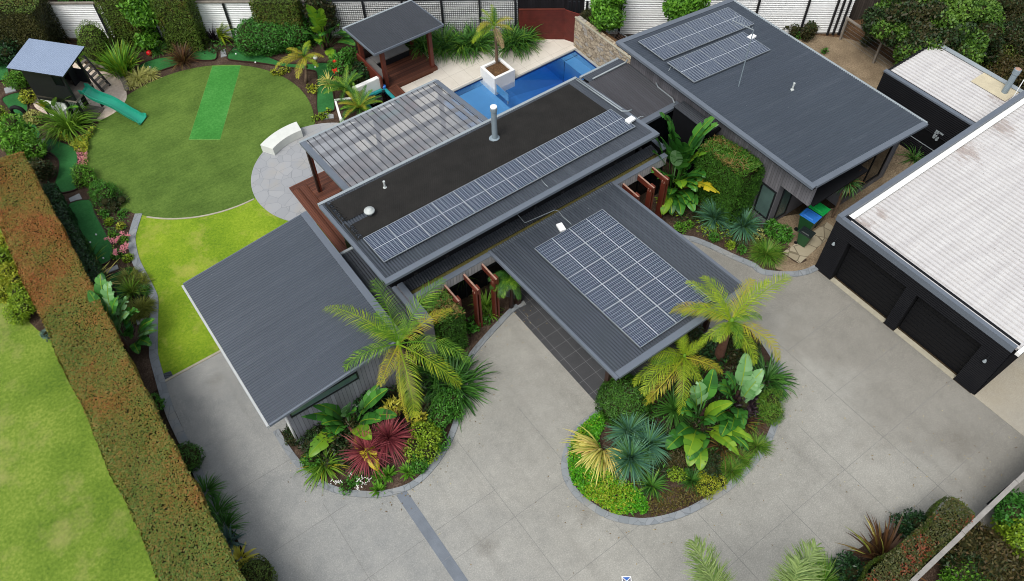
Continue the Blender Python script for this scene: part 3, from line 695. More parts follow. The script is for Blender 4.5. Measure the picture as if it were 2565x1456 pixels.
def frond(base, az, elev, L, droop, nl=44, ll=.55, lw=.035, hang=.5, rise=.25, roll=0., start=.14, jit=.05):
    """one feather palm leaf: rachis + two rows of leaflets. returns (rachis pts, V, F)"""
    base = np.array(base, float); T = np.linspace(0, 1, 15); p = base.copy(); pts = [p.copy()]; dirs = []
    h = np.array([math.cos(az), math.sin(az), 0]); s = np.array([-math.sin(az), math.cos(az), 0])
    for t in T[1:]:
        a = elev-droop*t**1.5; d = h*math.cos(a)+np.array([0, 0, 1.])*math.sin(a)+s*roll*t; d /= np.linalg.norm(d)
        p = p+d*L/14; pts.append(p.copy()); dirs.append(d)
    dirs.append(dirs[-1]); pts = np.array(pts); dirs = np.array(dirs)
    u = np.linspace(start, .995, nl); P = np.stack([np.interp(u, T, pts[:, k]) for k in range(3)], 1); D = nrm(np.stack([np.interp(u, T, dirs[:, k]) for k in range(3)], 1))
    Sd = nrm(np.cross(D, np.array([0, 0, 1.]))+1e-6); Un = np.cross(Sd, D)
    VV = []; FF = []; k0 = 0
    for sg in (-1, 1):
        n = nl; ln = ll*np.sin(np.pi*np.clip(.16+.80*u, 0, 1))**.6*rng.uniform(.85, 1.1, n)
        fw_ = .55+.55*u
        d0 = nrm(Sd*sg+D*fw_[:, None]+Un*rise+rng.normal(0, jit, (n, 3)))
        dn = nrm(d0-np.array([0, 0, 1.])*hang*rng.uniform(.6, 1.3, (n, 1))+D*.15)
        W = lw*rng.uniform(.8, 1.2, n)[:, None]; wd = nrm(np.cross(d0, Un)+rng.normal(0, .12, (n, 3)))
        P1 = P+d0*(ln*.5)[:, None]; P2 = P1+dn*(ln*.5)[:, None]
        V = np.stack([P-wd*W*.35, P+wd*W*.35, P1-wd*W*.5, P1+wd*W*.5, P2-wd*W*.08, P2+wd*W*.08], 1)
        F = (np.arange(n)[:, None, None]*6+np.array([(0, 1, 3, 2), (2, 3, 5, 4)])[None]).reshape(-1, 4)
        VV.append(V.reshape(-1, 3)); FF.append(F+k0); k0 += n*6
    # rachis as a flat tapering strip pair
    W = np.linspace(.035, .006, len(pts))[:, None]; sd = nrm(np.cross(dirs, np.array([0, 0, 1.]))+1e-6)
    R = np.stack([pts-sd*W, pts+np.array([0, 0, .5])*W, pts+sd*W], 1).reshape(-1, 3); n = len(pts)
    RF = np.array([(3*i+j, 3*i+j+1, 3*i+j+4, 3*i+j+3) for i in range(n-1) for j in (0, 1)])
    VV.append(R); FF.append(RF+k0)
    return np.concatenate(VV), np.concatenate(FF)
def palm(name, label, base, crown, fronds, trunk_r=(.16, .1), mat_t='trunkred', group=None, thatch=False):
    """fronds: list of (az_deg, elev_deg, length, droop, material[, kw])"""
    base = Vector(base); crown = Vector(crown); t = thing(name, label, 'palm tree', base, group)
    mid = base.lerp(crown, .5)+Vector((.06, .03, 0))
    MB().tube([base, base.lerp(mid, .5), mid, mid.lerp(crown, .5), crown], [trunk_r[0]*1.25, trunk_r[0], (trunk_r[0]+trunk_r[1])/2, trunk_r[1], trunk_r[1]*.9], 10).build('trunk', mat_t, t, smooth=True)
    MB().tube([crown-Vector((0, 0, .5)), crown+Vector((0, 0, .1)), crown+Vector((0, 0, .35))], [trunk_r[1]*1.15, trunk_r[1]*1.0, trunk_r[1]*.4], 10).build('crownshaft', 'palm', t, smooth=True)
    for f in fronds:
        az, el, L, dr, mt = f[:5]; kw = f[5] if len(f) > 5 else {}
        V, F = frond(crown+Vector((0, 0, .15)), math.radians(az), math.radians(el), L, dr, **kw)
        np_mesh('frond', V, F, mt, t)
    if thatch:
        V, F = straps(np.array(crown)-[0, 0, .35], 60, .75, .02, elev=(-70, 10), droop=.8); np_mesh('flower_stalk', V, F, 'dead', t)
    return t
def paddle(base, az, elev, stalk, L, W, droop=.9, tear=.5, cup=.25, roll=0.):
    """stalk + big banana-like blade torn into strips; returns V, F"""
    base = np.array(base, float); h = np.array([math.cos(az), math.sin(az), 0]); s = np.array([-math.sin(az), math.cos(az), 0]); z = np.array([0, 0, 1.])
    p = base.copy(); pts = []
    ns, nb = 5, 14
    for i in range(ns):
        pts.append(p.copy()); a = elev-.1*i/ns*droop; p = p+(h*math.cos(a)+z*math.sin(a))*stalk/ns
    b0 = len(pts); ang = []
    for i in range(nb+1):
        pts.append(p.copy()); t = i/nb; a = elev-droop*(t**1.1)-.1; ang.append(a); p = p+(h*math.cos(a)+z*math.sin(a))*L/nb
    pts = np.array(pts); V = []; F = []
    w0 = .028
    for i in range(b0+1):
        V += [pts[i]-s*w0, pts[i]+s*w0]
    F += [(2*i, 2*i+1, 2*i+3, 2*i+2) for i in range(b0)]
    k = len(V); s2 = s*math.cos(roll)+z*math.sin(roll)
    ws = [W*.5*max(.06, (math.sin(math.pi*min(1, (.06+.94*(i/nb))))**.55)*(1-.25*(i/nb))) for i in range(nb+1)]; ws[-1] = W*.03
    for sg in (-1, 1):
        i = 0
        while i < nb:
            run = 1 if rng.random() < tear else int(rng.integers(2, 5)); j = min(nb, i+run); dz = rng.uniform(-.14, .06)*tear*W*2
            c = cup+rng.normal(0, .08)
            for q_ in range(i, j+1):
                a = ang[q_]; up = -h*math.sin(a)+z*math.cos(a); fwd = h*math.cos(a)+z*math.sin(a)
                shr = .92 if (q_ in (i, j) and tear > .25 and 0 < q_ < nb) else 1.
                e1 = pts[b0+q_]+s2*sg*ws[q_]*.5*shr+up*ws[q_]*.5*c+fwd*.03; e = pts[b0+q_]+s2*sg*ws[q_]*shr+up*(ws[q_]*c*.7+dz)+fwd*.05*(1+tear)
                V += [pts[b0+q_], e1, e]
            m_ = k; F += [(m_+3*(q_-i)+c_, m_+3*(q_-i)+c_+1, m_+3*(q_-i)+c_+4, m_+3*(q_-i)+c_+3) for q_ in range(i, j) for c_ in (0, 1)]
            k += 3*(j-i+1); i = j
    # pale midrib
    k = len(V); rib = []
    for i in range(nb+1):
        a = ang[i]; up = -h*math.sin(a)+z*math.cos(a); rib += [pts[b0+i]-s*.014+up*.012, pts[b0+i]+s*.014+up*.012]
    nF = len(F); V += rib; F += [(k+2*i, k+2*i+1, k+2*i+3, k+2*i+2) for i in range(nb)]
    mi = [0]*nF+[1]*nb
    return np.array(V), np.array(F), mi
def paddle_plant(name, label, base, leaves, group=None, stems=None, cat='plant', stem_mat='trunkdark', stem_r=.07):
    """leaves: (dx,dy,z0,az_deg,elev_deg,stalk,L,W,droop,tear,material)"""
    base = np.array(base, float); t = thing(name, label, cat, base, group)
    for st in (stems or []):
        MB().tube([base+np.array([st[0]*.5, st[1]*.5, 0]), base+np.array([st[0]*.8, st[1]*.8, st[2]*.5]), base+np.array(st)], [stem_r*1.3, stem_r, stem_r*.8], 8).build('stem', stem_mat, t, smooth=True)
    for dx, dy, z0, az, el, stk, L, W, dr, te, mt in leaves:
        V, F, mi = paddle(base+np.array([dx, dy, z0]), math.radians(az), math.radians(el), stk, L, W, dr, te)
        np_mesh('leaf', V, F, [mt, 'lime'], t, mi=mi, smooth=True)
    return t
def tree(name, label, base, lobes, mats, trunk_h, trunk_r=.12, dens=150, leaf=(.14, .08), group=None, limbs=True, cat='tree', core=.0, shell=.6):
    base = Vector(base); t = thing(name, label, cat, base, group); mb = MB()
    top = base+Vector((rng.uniform(-.15, .15), rng.uniform(-.15, .15), trunk_h))
    mb.tube([base, base.lerp(top, .5)+Vector((.05, -.04, 0)), top], [trunk_r*1.2, trunk_r*.9, trunk_r*.7], 8)
    for L in lobes[:10]:
        c = Vector(L[:3]); mb.tube([top-Vector((0, 0, trunk_h*.15)), top.lerp(c, .5)+Vector((0, 0, -.1)), c], [trunk_r*.6, trunk_r*.4, trunk_r*.15], 6)
    mb.build('trunk', 'trunk', t, smooth=True)
    blob_bush('crown', None, None, mats, lobes, dens, leaf, shell=shell, core=core, parent=t)
    return t
def scatter_lobes(c, r, n, rr, flat=1., mi=None):
    """n lobes filling an ellipsoid c,r"""
    out = []
    for i in range(n):
        d = rand_dirs(1)[0]; k = rng.uniform(.3, .78); s = rr*rng.uniform(.7, 1.25)
        p = np.array(c)+d*np.array(r)*k
        out.append((p[0], p[1], max(p[2], s*.6), s, s, s*flat*rng.uniform(.7, 1.))+((mi[i % len(mi)],) if mi else ()))
    return out

def ray_x(fr, x, y, X):
    p = q(fr, x, y, 0.); C = Vector((0, 0, CAM_H)); d = p-C; return C+d*(X/d.x)
def ray_y(fr, x, y, Y):
    p = q(fr, x, y, 0.); C = Vector((0, 0, CAM_H)); d = p-C; return C+d*(Y/d.y)
def circle(cx, cy, r, n=72, a0=0, a1=2*math.pi, full=True):
    k = n if full else n+1
    return [(cx+r*math.cos(a0+(a1-a0)*i/n), cy+r*math.sin(a0+(a1-a0)*i/n)) for i in range(k)]

# ================================================================== THE SETTING
mb = MB()
for x0, x1, y0, y1 in ((-400, 16, -400, 600), (24.3, 500, -400, 600), (16, 24.3, -400, 23.8), (16, 24.3, 28.95, 600)):
    mb.quad((x0, y0, -.03), (x1, y0, -.03), (x1, y1, -.03), (x0, y1, -.03))
structure(mb.build('ground', 'ground'))
def flat(name, poly, z, mat, thick=.03):
    return structure(MB().prism(poly, z-thick, z).build(name, mat))
flat('garden_bed', [(-6, 21), (16, 21), (16, 34.6), (13, 37.2), (-1, 47.8), (-6, 47.8)], -.008, 'mulch')
flat('driveway', [(-2.2, -6), (22.93, -6), (22.93, 16), (7, 16), (5, 21.15), (-1.95, 21.15), (-2.2, 16)], 0., 'drive', .05)
flat('concrete_slab', [(22.94, -9), (48, -9), (48, 2.1), (22.94, 2.1)], .002, 'slab', .05)
flat('neighbour_lawn', [(-40, -4), (-4.2, -4), (-4.2, 50), (-40, 50)], -.004, 'nlawn')
mb = MB()
for y, a, b in ((15.22, -2.2, .9), (12.46, -2.2, 1.5), (9.77, -2.2, 3.05), (9.78, 3.45, 6.), (8.56, 3.45, 8.6), (5.75, -2.2, 3.03), (5.75, 3.4, 9.3), (2.9, 3.4, 22.9), (5.2, 18.2, 22.9), (.53, 16., 22.9), (7.6, 18.76, 22.9)):
    mb.box(a, b, y-.006, y+.006, .001, .004)
for x, a, b in ((.8, -2, 13.), (5.98, -2, 12.2), (8.63, -2, 12.), (11.2, -2, 6.), (13.9, 1.2, 3.7), (16.6, .6, 5.05), (18.76, -.7, 9.6)):
    mb.box(x-.006, x+.006, a, b, .001, .0045)
structure(mb.build('expansion_joint', 'joint'))
# bluestone strip drain across the drive, set in seven stones
mb = MB(); y = 11.7
for ln in (.95, 2.0, 2.0, .95, 2., 2., 3.):
    mb.box(3.04, 3.43, y-ln+.006, y, -.02, .006); y -= ln
structure(mb.build('stone_strip', 'bluestone'))
# real lawn, edging
lawn_in = q2('E', [(1095, 410), (1062, 520), (1048, 610), (1072, 740), (1130, 870), (1192, 1000), (1213, 1080), (1212, 1260), (1211, 1456)])+q2('I', [(1002, 80), (1018, 130), (1030, 175)])
flat('lawn', smooth_poly(lawn_in, False)+[(-1.9, 21.16), (6, 21.16), (8, 24), (8, 29), (5, 30), (1, 30)], .006, 'lawn')
edge_l = smooth_poly(q2('E', [(1072, 405), (1035, 520), (1018, 615), (1050, 765), (1112, 890), (1170, 1005), (1192, 1080), (1188, 1260), (1186, 1456)])+q2('I', [(975, 60), (1005, 170), (1030, 260), (1075, 400), (1140, 540), (1200, 660), (1260, 800), (1330, 960), (1400, 1120), (1500, 1330)]), False)
structure(band(edge_l, -.17, .17, -.02, .035).build('stone_edging', 'edging'))
structure(band([(-1.95, 21.17), (1.3, 21.17)], -.05, .05, -.02, .03).build('concrete_edging', 'creamedge'))
TC, TR = (5.04, 33.77), 5.6
flat('turf_circle', circle(*TC, TR, 96), .016, 'turf')
a0, a1 = math.radians(221), math.radians(272)
structure(band(circle(*TC, TR+.04, 40, a0, a1, False), -.04, .04, -.02, .024).build('turf_edging', 'creamedge'))
pit = q2('A', [(1640, 508), (1862, 503), (1700, 1082), (1455, 1082)], .02)
flat('pitch_border', pit, .0205, 'pitchline', .01)
pc = Vector((sum(p[0] for p in pit)/4, sum(p[1] for p in pit)/4))
flat('pitch_strip', [tuple(pc+(Vector(p)-pc)*k) for p, k in zip(pit, (.978,)*4)], .025, 'pitch', .01)
PC, PR = (8.73, 27.85), 3.42
flat('patio', circle(*PC, PR, 80), .022, 'flag', .04)
flat('sand_pit', smooth_poly(q2('A', [(735, 548), (850, 562), (940, 622), (978, 720), (965, 790), (890, 870), (752, 936), (600, 940), (330, 870), (262, 770), (420, 600), (600, 480)])), .02, 'sand')
structure(band(smooth_poly(q2('A', [(640, 450), (760, 500), (880, 555), (950, 620), (985, 700)]), False), -.12, .12, 0, .12).build('sand_edging', 'greywood'))
flat('pool_paving', [(14.3, 28.95), (18.85, 28.95), (18.85, 27.9), (24.4, 27.9), (24.8, 28.6), (22.5, 30.4), (17, 34.2), (17.0, 30.9), (14.3, 30.9)], .03, 'paver', .06)
flat('courtyard_paving', [(9.5, 22.2), (16.0, 22.2), (16.0, 28.93), (10.8, 28.93), (10.8, 27.3), (9.5, 27.3)], .026, 'paver', .05)
flat('dirt_yard', smooth_poly([(30.2, 14), (36, 13.5), (38.5, 16), (37.6, 19.3), (34, 21.8), (30.5, 22.5)]), .0, 'dirt')
flat('leaf_litter', smooth_poly([(37.2, 15), (41, 14), (41, 21), (36.8, 21.2), (35, 21.7), (37.2, 19)]), .004, 'leaflitter')
flat('service_path', [(23.0, 9.9), (32.2, 9.9), (32.2, 13), (30.2, 12), (26.4, 11.6), (24, 12.7), (22.9, 12.7)], .002, 'dirt')
flat('carport_floor', [(11.15, 9.9), (17.1, 9.9), (17.1, 16.8), (11.15, 16.8)], .012, 'darktile')
flat('verge', [(27, 29), (46, 15), (60, 34), (40, 48)], -.02, 'verge')
# court bed right of the carport, its kerb and stone path
court = smooth_poly(q2('G', [(1330, 440), (1500, 560), (1620, 590), (1750, 640), (1900, 712), (2080, 790)])+q2('H', [(60, 835), (170, 852), (290, 855), (390, 838), (462, 806)]), False)
flat('court_bed', [(17.1, 16.8), (17.2, 13.6)]+court+[(23., 10.), (22.9, 18.8), (17.4, 18.8)], .02, 'mulch')
structure(band(court, -.26, .02, -.02, .05).build('court_edging', 'edging'))
flat('bin_path', q2('H', [(215, 705), (560, 470), (640, 530), (350, 790)]), .032, 'sandstone', .03)
flat('worn_corner', smooth_poly(q2('H', [(160, 820), (215, 720), (350, 790), (500, 700), (470, 800), (380, 838), (280, 855)])), .026, 'dirt', .02)
# front garden beds
bedl = smooth_poly(q2('J', [(225, 500), (330, 660), (450, 790), (600, 868), (760, 893), (900, 888), (1060, 838), (1190, 720), (1290, 560), (1345, 400), (1370, 250), (1400, 90), (1450, 0)])+q2('F', [(1960, 1250), (2080, 1130)])+q2('G', [(300, 1080)]), False)
flat('front_bed', bedl+[(11.1, 16.8), (7.3, 16.8), (6, 15.5), (1.2, 15.5)], .03, 'mulch', .06)
structure(band(bedl, -.21, .02, -.02, .055).build('front_edging', 'edging'))
bedr = smooth_poly(q2('K', [(585, 385), (440, 500), (365, 640), (352, 760), (395, 860), (470, 940), (610, 1025), (760, 1060), (880, 1060), (1040, 1022), (1180, 958), (1330, 865), (1470, 735), (1570, 610), (1635, 470), (1665, 330)])+q2('L', [(165, 240), (150, 150), (110, 60), (60, -20)])+q2('p', [(1500, 900), (1330, 700)]), False)
flat('island_bed', bedr+[(16.6, 9.9), (12.8, 9.95)], .03, 'mulch', .06)
structure(band(bedr, -.23, .02, -.02, .055).build('island_edging', 'edging'))
bedb = smooth_poly([(8, -1.2), (11.8, -.35), (13.6, .72), (15, .68), (16.2, .5), (17.3, 0.02), (17.7, -.85)], False)
flat('boundary_bed', bedb+[(17.7, -1.5), (8, -1.5)], .02, 'mulch', .05)
flat('hedge_bed', smooth_poly(q2('l', [(250, 1110), (330, 1210), (410, 1275), (520, 1300), (460, 1060), (380, 1040)])), .012, 'mulch', .03)

# ================================================================== THE HOUSE
H = thing('house', 'large single-storey house with charcoal corrugated roofs and grey board walls', 'house', (12., 18., 0))
def wall_block(name, mat, x0, x1, y0, y1, z0, zt, parent=H, label=None):
    mb = MB(); c = [(x0, y0), (x1, y0), (x1, y1), (x0, y1)]
    mb.add([(x, y, z0) for x, y in c]+[(x, y, zt(x, y)) for x, y in c], [(3, 2, 1, 0), (4, 5, 6, 7), (0, 1, 5, 4), (1, 2, 6, 5), (2, 3, 7, 6), (3, 0, 4, 7)])
    o = mb.build(name, mat, parent)
    if label: o['label'] = label
    return o
def window(parent, mat, p0, dx, w, h, nrm_, fw=.06, depth=.05, panes=1, label=None):
    """p0 lower-left corner, dx unit vector along the sill, nrm_ outward"""
    p0 = Vector(p0); dx = Vector(dx); n = Vector(nrm_); up = Vector((0, 0, 1)); mb = MB()
    mb.bar(p0+up*fw/2, p0+dx*w+up*fw/2, fw, depth, n); mb.bar(p0+up*(h-fw/2), p0+dx*w+up*(h-fw/2), fw, depth, n)
    mb.bar(p0+dx*fw/2+up*fw, p0+dx*fw/2+up*(h-fw), fw, depth, n); mb.bar(p0+dx*(w-fw/2)+up*fw, p0+dx*(w-fw/2)+up*(h-fw), fw, depth, n)
    for k in range(1, panes): mb.bar(p0+dx*w*k/panes+up*fw, p0+dx*w*k/panes+up*(h-fw), fw*.8, depth*.9, n)
    f = mb.build('window', 'blackpaint', parent)
    if label: f['label'] = label
    g = p0-n*(depth*.2)
    MB().add([g+dx*fw*.9+up*fw*.9, g+dx*(w-fw*.9)+up*fw*.9, g+dx*(w-fw*.9)+up*(h-fw*.9), g+dx*fw*.9+up*(h-fw*.9)], [(0, 1, 2, 3)]).build('pane', mat, f)
    return f
X, Y, Z = Vector((1, 0, 0)), Vector((0, 1, 0)), Vector((0, 0, 1))
# --- left wing
zl = lambda x, y: 2.7+.57*(x-.55)/5.45
lw = slope_roof('roof', 'roof', H, .55, 6.0, 15.25, 22.82, zl, 'x', label='blue grey corrugated roof of the low left wing')
mb = MB(); edge_cap(mb, (6.0, 15.25, zl(6, 0)), (6.0, 22.82, zl(6, 0)), (-1, 0, 0), .26, .03, .16); mb.build('flashing', 'flash', lw)
mb = MB(); mb.box(.465, .545, 15.27, 22.8, 2.5, 2.67); mb.build('gutter', 'gutterwhite', lw)
mb = MB(); edge_cap(mb, (.56, 15.25, zl(.56, 0)-.01), (5.98, 15.25, zl(5.98, 0)-.01), (0, 1, 0), .05, .022, .17); mb.build('barge', 'flash', lw)
mb = MB(); edge_cap(mb, (.56, 22.82, zl(.56, 0)-.01), (5.98, 22.82, zl(5.98, 0)-.01), (0, -1, 0), .05, .022, .17); mb.build('barge', 'flash', lw)
wall_block('wall', 'boards_x', 1.25, 5.92, 15.47, 22.5, 0, lambda x, y: zl(x, y)-.14, label='grey vertical board walls of the left wing')
window(H, 'glassgreen', (1.32, 15.45, 2.07), X, 2.72, .46, -Y, .05, label='long slot window high on the left wing wall')
mb = MB(); mb.tube([(1.17, 15.62, .02), (1.17, 15.62, 2.5)], .045, 8); mb.build('downpipe', 'white', H, smooth=True)
# --- main roof
zm = lambda x, y: 4.3-.47*(y-16.9)/5.35
mr = slope_roof('roof', 'roof_y', H, 6.4, 19.64, 16.9, 22.25, zm, 'y', label='long main corrugated roof carrying the black heating mat', under=.16)
mb = MB(); edge_cap(mb, (6.4, 16.9, 4.3), (19.64, 16.9, 4.3), (0, 1, 0), .22, .035, .27)
mb.build('flashing', 'flash', mr)
mb = MB(); edge_cap(mb, (6.4, 17.13, zm(0, 17.13)), (6.4, 22.2, zm(0, 22.2)), (1, 0, 0), .13, .03, .2); mb.build('flashing', 'flash', mr)
mb = MB(); edge_cap(mb, (19.64, 17.13, zm(0, 17.13)), (19.64, 22.2, zm(0, 22.2)), (-1, 0, 0), .16, .03, .2); mb.build('flashing', 'flash', mr)
mb = MB(); mb.box(6.42, 19.62, 22.27, 22.40, 3.70, 3.83); mb.build('gutter', 'gutter', mr)
mb = MB(); mb.tube([(19.42, 22.1, 3.93), (19.42, 19.0, 4.2), (19.62, 18.85, 4.2), (19.85, 18.85, 4.16)], .03, 8); mb.build('pipe', 'gutter', mr, smooth=True); mb = MB(); mb.tube([(19.52, 22.15, 3.93), (19.52, 19.1, 4.2)], .025, 8); mb.build('pipe', 'gutter', mr, smooth=True)
wall_block('wall', 'fascia', 6.95, 19.3, 17.78, 21.9, 0, lambda x, y: zm(x, y)-.2, label='dark clerestory walls under the main roof')
for k in range(9): MB().box(7.6+k*1.38, 7.72+k*1.38, 16.93, 17.75, 3.9, 3.98).build('outrigger', 'fascia', H)
# --- low box-gutter roof along the front of the main block
zs = lambda x, y: 2.62+.12*(y-17.28)/.5
ls = slope_roof('roof', 'roof_dark', H, 7.42, 20.25, 17.3, 17.77, zs, 'y', label='narrow dark corrugated strip below the main eave', under=.04)
MB().box(7.42, 20.25, 17.0, 17.42, 2.46, 2.50).build('gutter', mat_soil('silted_gutter', '#4d4a2e', '#726c3e', '#8d8450', 20.), ls)
mb = MB(); mb.box(7.34, 20.28, 16.80, 17.0, 2.25, 2.745); mb.build('parapet', 'boards_pale', ls)
MB().box(7.34, 20.32, 16.775, 17.02, 2.747, 2.775).build('cap', 'flash', ls)
MB().box(7.36, 20.28, 17.02, 17.76, 2.30, 2.44).build('soffit', 'fascia', ls)
wall_block('wall', 'glass', 7.36, 20.3, 17.5, 17.74, 0, lambda x, y: 2.29, label='dark glass front wall behind the timber blades')
for k in range(12): MB().box(7.9+k*1.05, 7.96+k*1.05, 17.46, 17.498, 0, 2.28).build('mullion', 'blackpaint', H)
# parapet walls at both ends of the recess
mb = MB(); mb.box(6.9, 7.34, 15.48, 17.66, 0, 2.86); mb.build('wall', 'boards_y', H)
mb = MB(); mb.box(7.12, 7.36, 15.46, 17.68, 2.863, 2.90); mb.box(6.88, 7.05, 15.46, 17.68, 2.863, 2.90); mb.build('cap', 'flash', H)
mb = MB(); mb.box(20.3, 20.5, 17.1, 18.72, 0, 2.86); mb.build('wall', 'fascia', H); MB().box(20.28, 20.53, 17.08, 18.72, 2.863, 2.9).build('cap', 'flash', H)
zk = lambda x, y: 2.8-.01*(x-6)
lr = slope_roof('roof', 'roof_dark', H, 6.05, 6.89, 15.5, 20.32, zk, 'y', label='sunken dark corrugated roof between the left wing and main block', under=.06)
MB().box(6.05, 6.85, 20.33, 20.45, 2.62, 2.84).build('gutter', 'gutter', lr)
wall_block('wall', 'fascia', 5.93, 6.88, 15.9, 20.25, 0, lambda x, y: 2.7)
# --- link roof and its back strip
zn = lambda x, y: 3.0+.03*(y-19)
lk = slope_roof('roof', 'roof_brown', H, 19.66, 22.88, 19.02, 22.38, zn, 'y', label='flat brownish link roof between the two big roofs', under=.08)
mb = MB(); edge_cap(mb, (20.3, 18.74, 3.0), (22.88, 18.74, 3.0), (0, 1, 0), .28, .035, .3); mb.build('cap', 'flash', lk)
zq = lambda x, y: 3.05-.1*(y-22.4)
bk = slope_roof('roof', 'roof_y', H, 20.55, 22.88, 22.42, 22.98, zq, 'y', label='short corrugated strip above the pool end', under=.05)
MB().box(20.5, 22.88, 23.0, 23.12, 2.86, 2.97).build('gutter', 'gutter', bk)
mb = MB(); mb.tube([(20.7, 22.4, 3.18), (22.75, 22.4, 3.18), (22.84, 22.4, 3.3)], .04, 8); mb.build('pipe', 'gutter', H, smooth=True); mb = MB(); mb.tube([(22.86, 20.4, 3.2), (22.80, 20.2, 3.1), (22.8, 19.2, 3.08), (22.62, 18.9, 3.1)], .03, 8); mb.build('pipe', 'gutter', H, smooth=True)
wall_block('wall', 'glass', 20.3, 22.88, 18.78, 18.98, 0, lambda x, y: 2.85, label='dark glass wall of the sunken court')
wall_block('wall', 'fascia', 19.4, 22.86, 19.0, 22.9, 0, lambda x, y: 2.88)
# --- right wing
zr = lambda x, y: 4.4-.8*(x-22.2)/7.7
rw = slope_roof('roof', 'roof', H, 22.2, 29.91, 10.9, 22.66, zr, 'x', label='big charcoal corrugated roof of the right wing', under=.14)
mb = MB(); edge_cap(mb, (22.2, 10.9, 4.4), (22.2, 22.66, 4.4), (1, 0, 0), .2, .035, .26); mb.build('flashing', 'flash', rw)
mb = MB(); edge_cap(mb, (22.42, 10.9, zr(22.42, 0)), (29.9, 10.9, zr(29.9, 0)), (0, 1, 0), .24, .035, .24); mb.build('flashing', 'flash', rw)
mb = MB(); edge_cap(mb, (22.42, 22.66, zr(22.42, 0)), (29.9, 22.66, zr(29.9, 0)), (0, -1, 0), .24, .035, .24); mb.build('flashing', 'flash', rw)
mb = MB(); mb.box(29.93, 30.06, 11.0, 22.6, 3.44, 3.58); mb.build('gutter', 'gutter', rw)
wall_block('wall', 'boards_y', 22.9, 29.2, 12.65, 22.25, 0, lambda x, y: zr(x, y)-.17, label='grey board side wall of the right wing')
wall_block('wall', 'boards_x', 26.5, 29.75, 11.58, 12.645, 0, lambda x, y: zr(x, y)-.17, label='dark board bay at the front of the right wing')
wall_block('wall', 'boards_y', 22.902, 23.05, 11.15, 12.645, 2.72, lambda x, y: zr(x, y)-.17)
MB().box(23.06, 26.5, 11.0, 12.64, 2.72, 2.8).build('soffit', 'fascia', H)
window(H, 'glassgreen', (22.88, 13.5, .55), -Y, .82, 1.72, -X, .07, label='upright window nearest the hedge on the right wing')
window(H, 'glassgreen', (23.3, 12.63, .25), X, .8, 2.2, -Y, .07, label='corner window around from the upright one')
window(H, 'glass', (26.75, 11.56, .5), X, 2.4, 2.0, -Y, .07, panes=2, label='wide dark window behind the bromeliad')
for k in range(8): MB().box(22.72, 22.86, 11.9+k*1.35, 12.0+k*1.35, zr(22.8, 0)-.32, zr(22.8, 0)-.2).build('eave_light', 'blackpaint', H)
zt = lambda x, y: 3.32
sr = slope_roof('roof', 'roof_dark', H, 22.22, 22.86, 16.4, 18.6, zt, 'y', pitch=.1, amp=.03, label='little dark lean-to roof against the right wing', under=.05)
MB().box(22.14, 22.86, 16.26, 16.38, 3.2, 3.36).build('gutter', 'fascia', sr)
wall_block('wall', 'fascia', 22.3, 22.88, 16.45, 18.6, 0, lambda x, y: 3.2)
# --- carport
zc = lambda x, y: 2.78+.57*(17.05-y)/7.71
cp = slope_roof('roof', 'roof_y', H, 10.92, 17.37, 9.34, 17.05, zc, 'y', label='corrugated carport roof reaching out over the drive', under=.12)
mb = MB()
edge_cap(mb, (10.92, 9.34, zc(0, 9.34)), (10.92, 17.0, zc(0, 17.0)), (1, 0, 0), .1, .03, .2); mb.build('flashing', 'flash', cp); mb = MB(); edge_cap(mb, (17.37, 9.34, zc(0, 9.34)), (17.37, 17.0, zc(0, 17.)), (-1, 0, 0), .1, .03, .2); mb.build('flashing', 'flash', cp); mb = MB()
edge_cap(mb, (11.03, 9.34, zc(0, 9.34)), (17.26, 9.34, zc(0, 9.34)), (0, 1, 0), .24, .034, .24); mb.build('flashing', 'flash', cp)
for x, y in ((11.55, 10.3), (16.85, 10.3), (11.55, 15.9), (16.85, 15.9)): MB().box(x-.09, x+.09, y-.09, y+.09, 0, zc(x, y)-.16).build('post', 'redwood_dark', H)
for y in (10.3, 15.9): MB().box(11.2, 17.1, y-.06, y+.06, zc(0, y)-.36, zc(0, y)-.16).build('beam', 'redwood_dark', H)
# --- flue and vents on the main roof
fb = Vector((14.2, 21.12, zm(0, 21.12)))
f = MB().lathe(fb, [(.2, -.02), (.19, .06), (.125, .09), (.118, .7), (.118, 1.52), (.15, 1.53), (.15, 1.68), (.11, 1.72)], 20).build('flue', 'galv', H, smooth=False)
MB().lathe(fb+Vector((0, 0, 1.72)), [(.145, 0), (.14, .03), (.05, .05)], 20).build('cowl', 'white', f)
MB().lathe(fb+Vector((0, 0, -.02)), [(.26, 0), (.25, .05), (.2, .065)], 20).build('collar', 'galv', f)
vb = Vector((7.75, 20.45, zm(0, 20.45)))
v = MB().lathe(vb, [(.1, -.02), (.1, .2), (.11, .21)], 16).build('roof_vent', 'gutter', H, smooth=True)
MB().lathe(vb+Vector((0, 0, .21)), [(.18, 0), (.22, .03), (.2, .08), (.13, .1), (.12, .13), (.03, .15)], 22).build('vent_cap', 'ventgrey', v, smooth=True)
for (x, y, zf) in ((9.0, 21.45, zm), (26.6, 15.75, zr)):
    b = Vector((x, y, zf(x, y))); MB().lathe(b, [(.09, -.02), (.08, .04), (.04, .06), (.04, .3), (.05, .31), (.05, .38)], 12).build('vent_pipe', 'ventgrey', H)

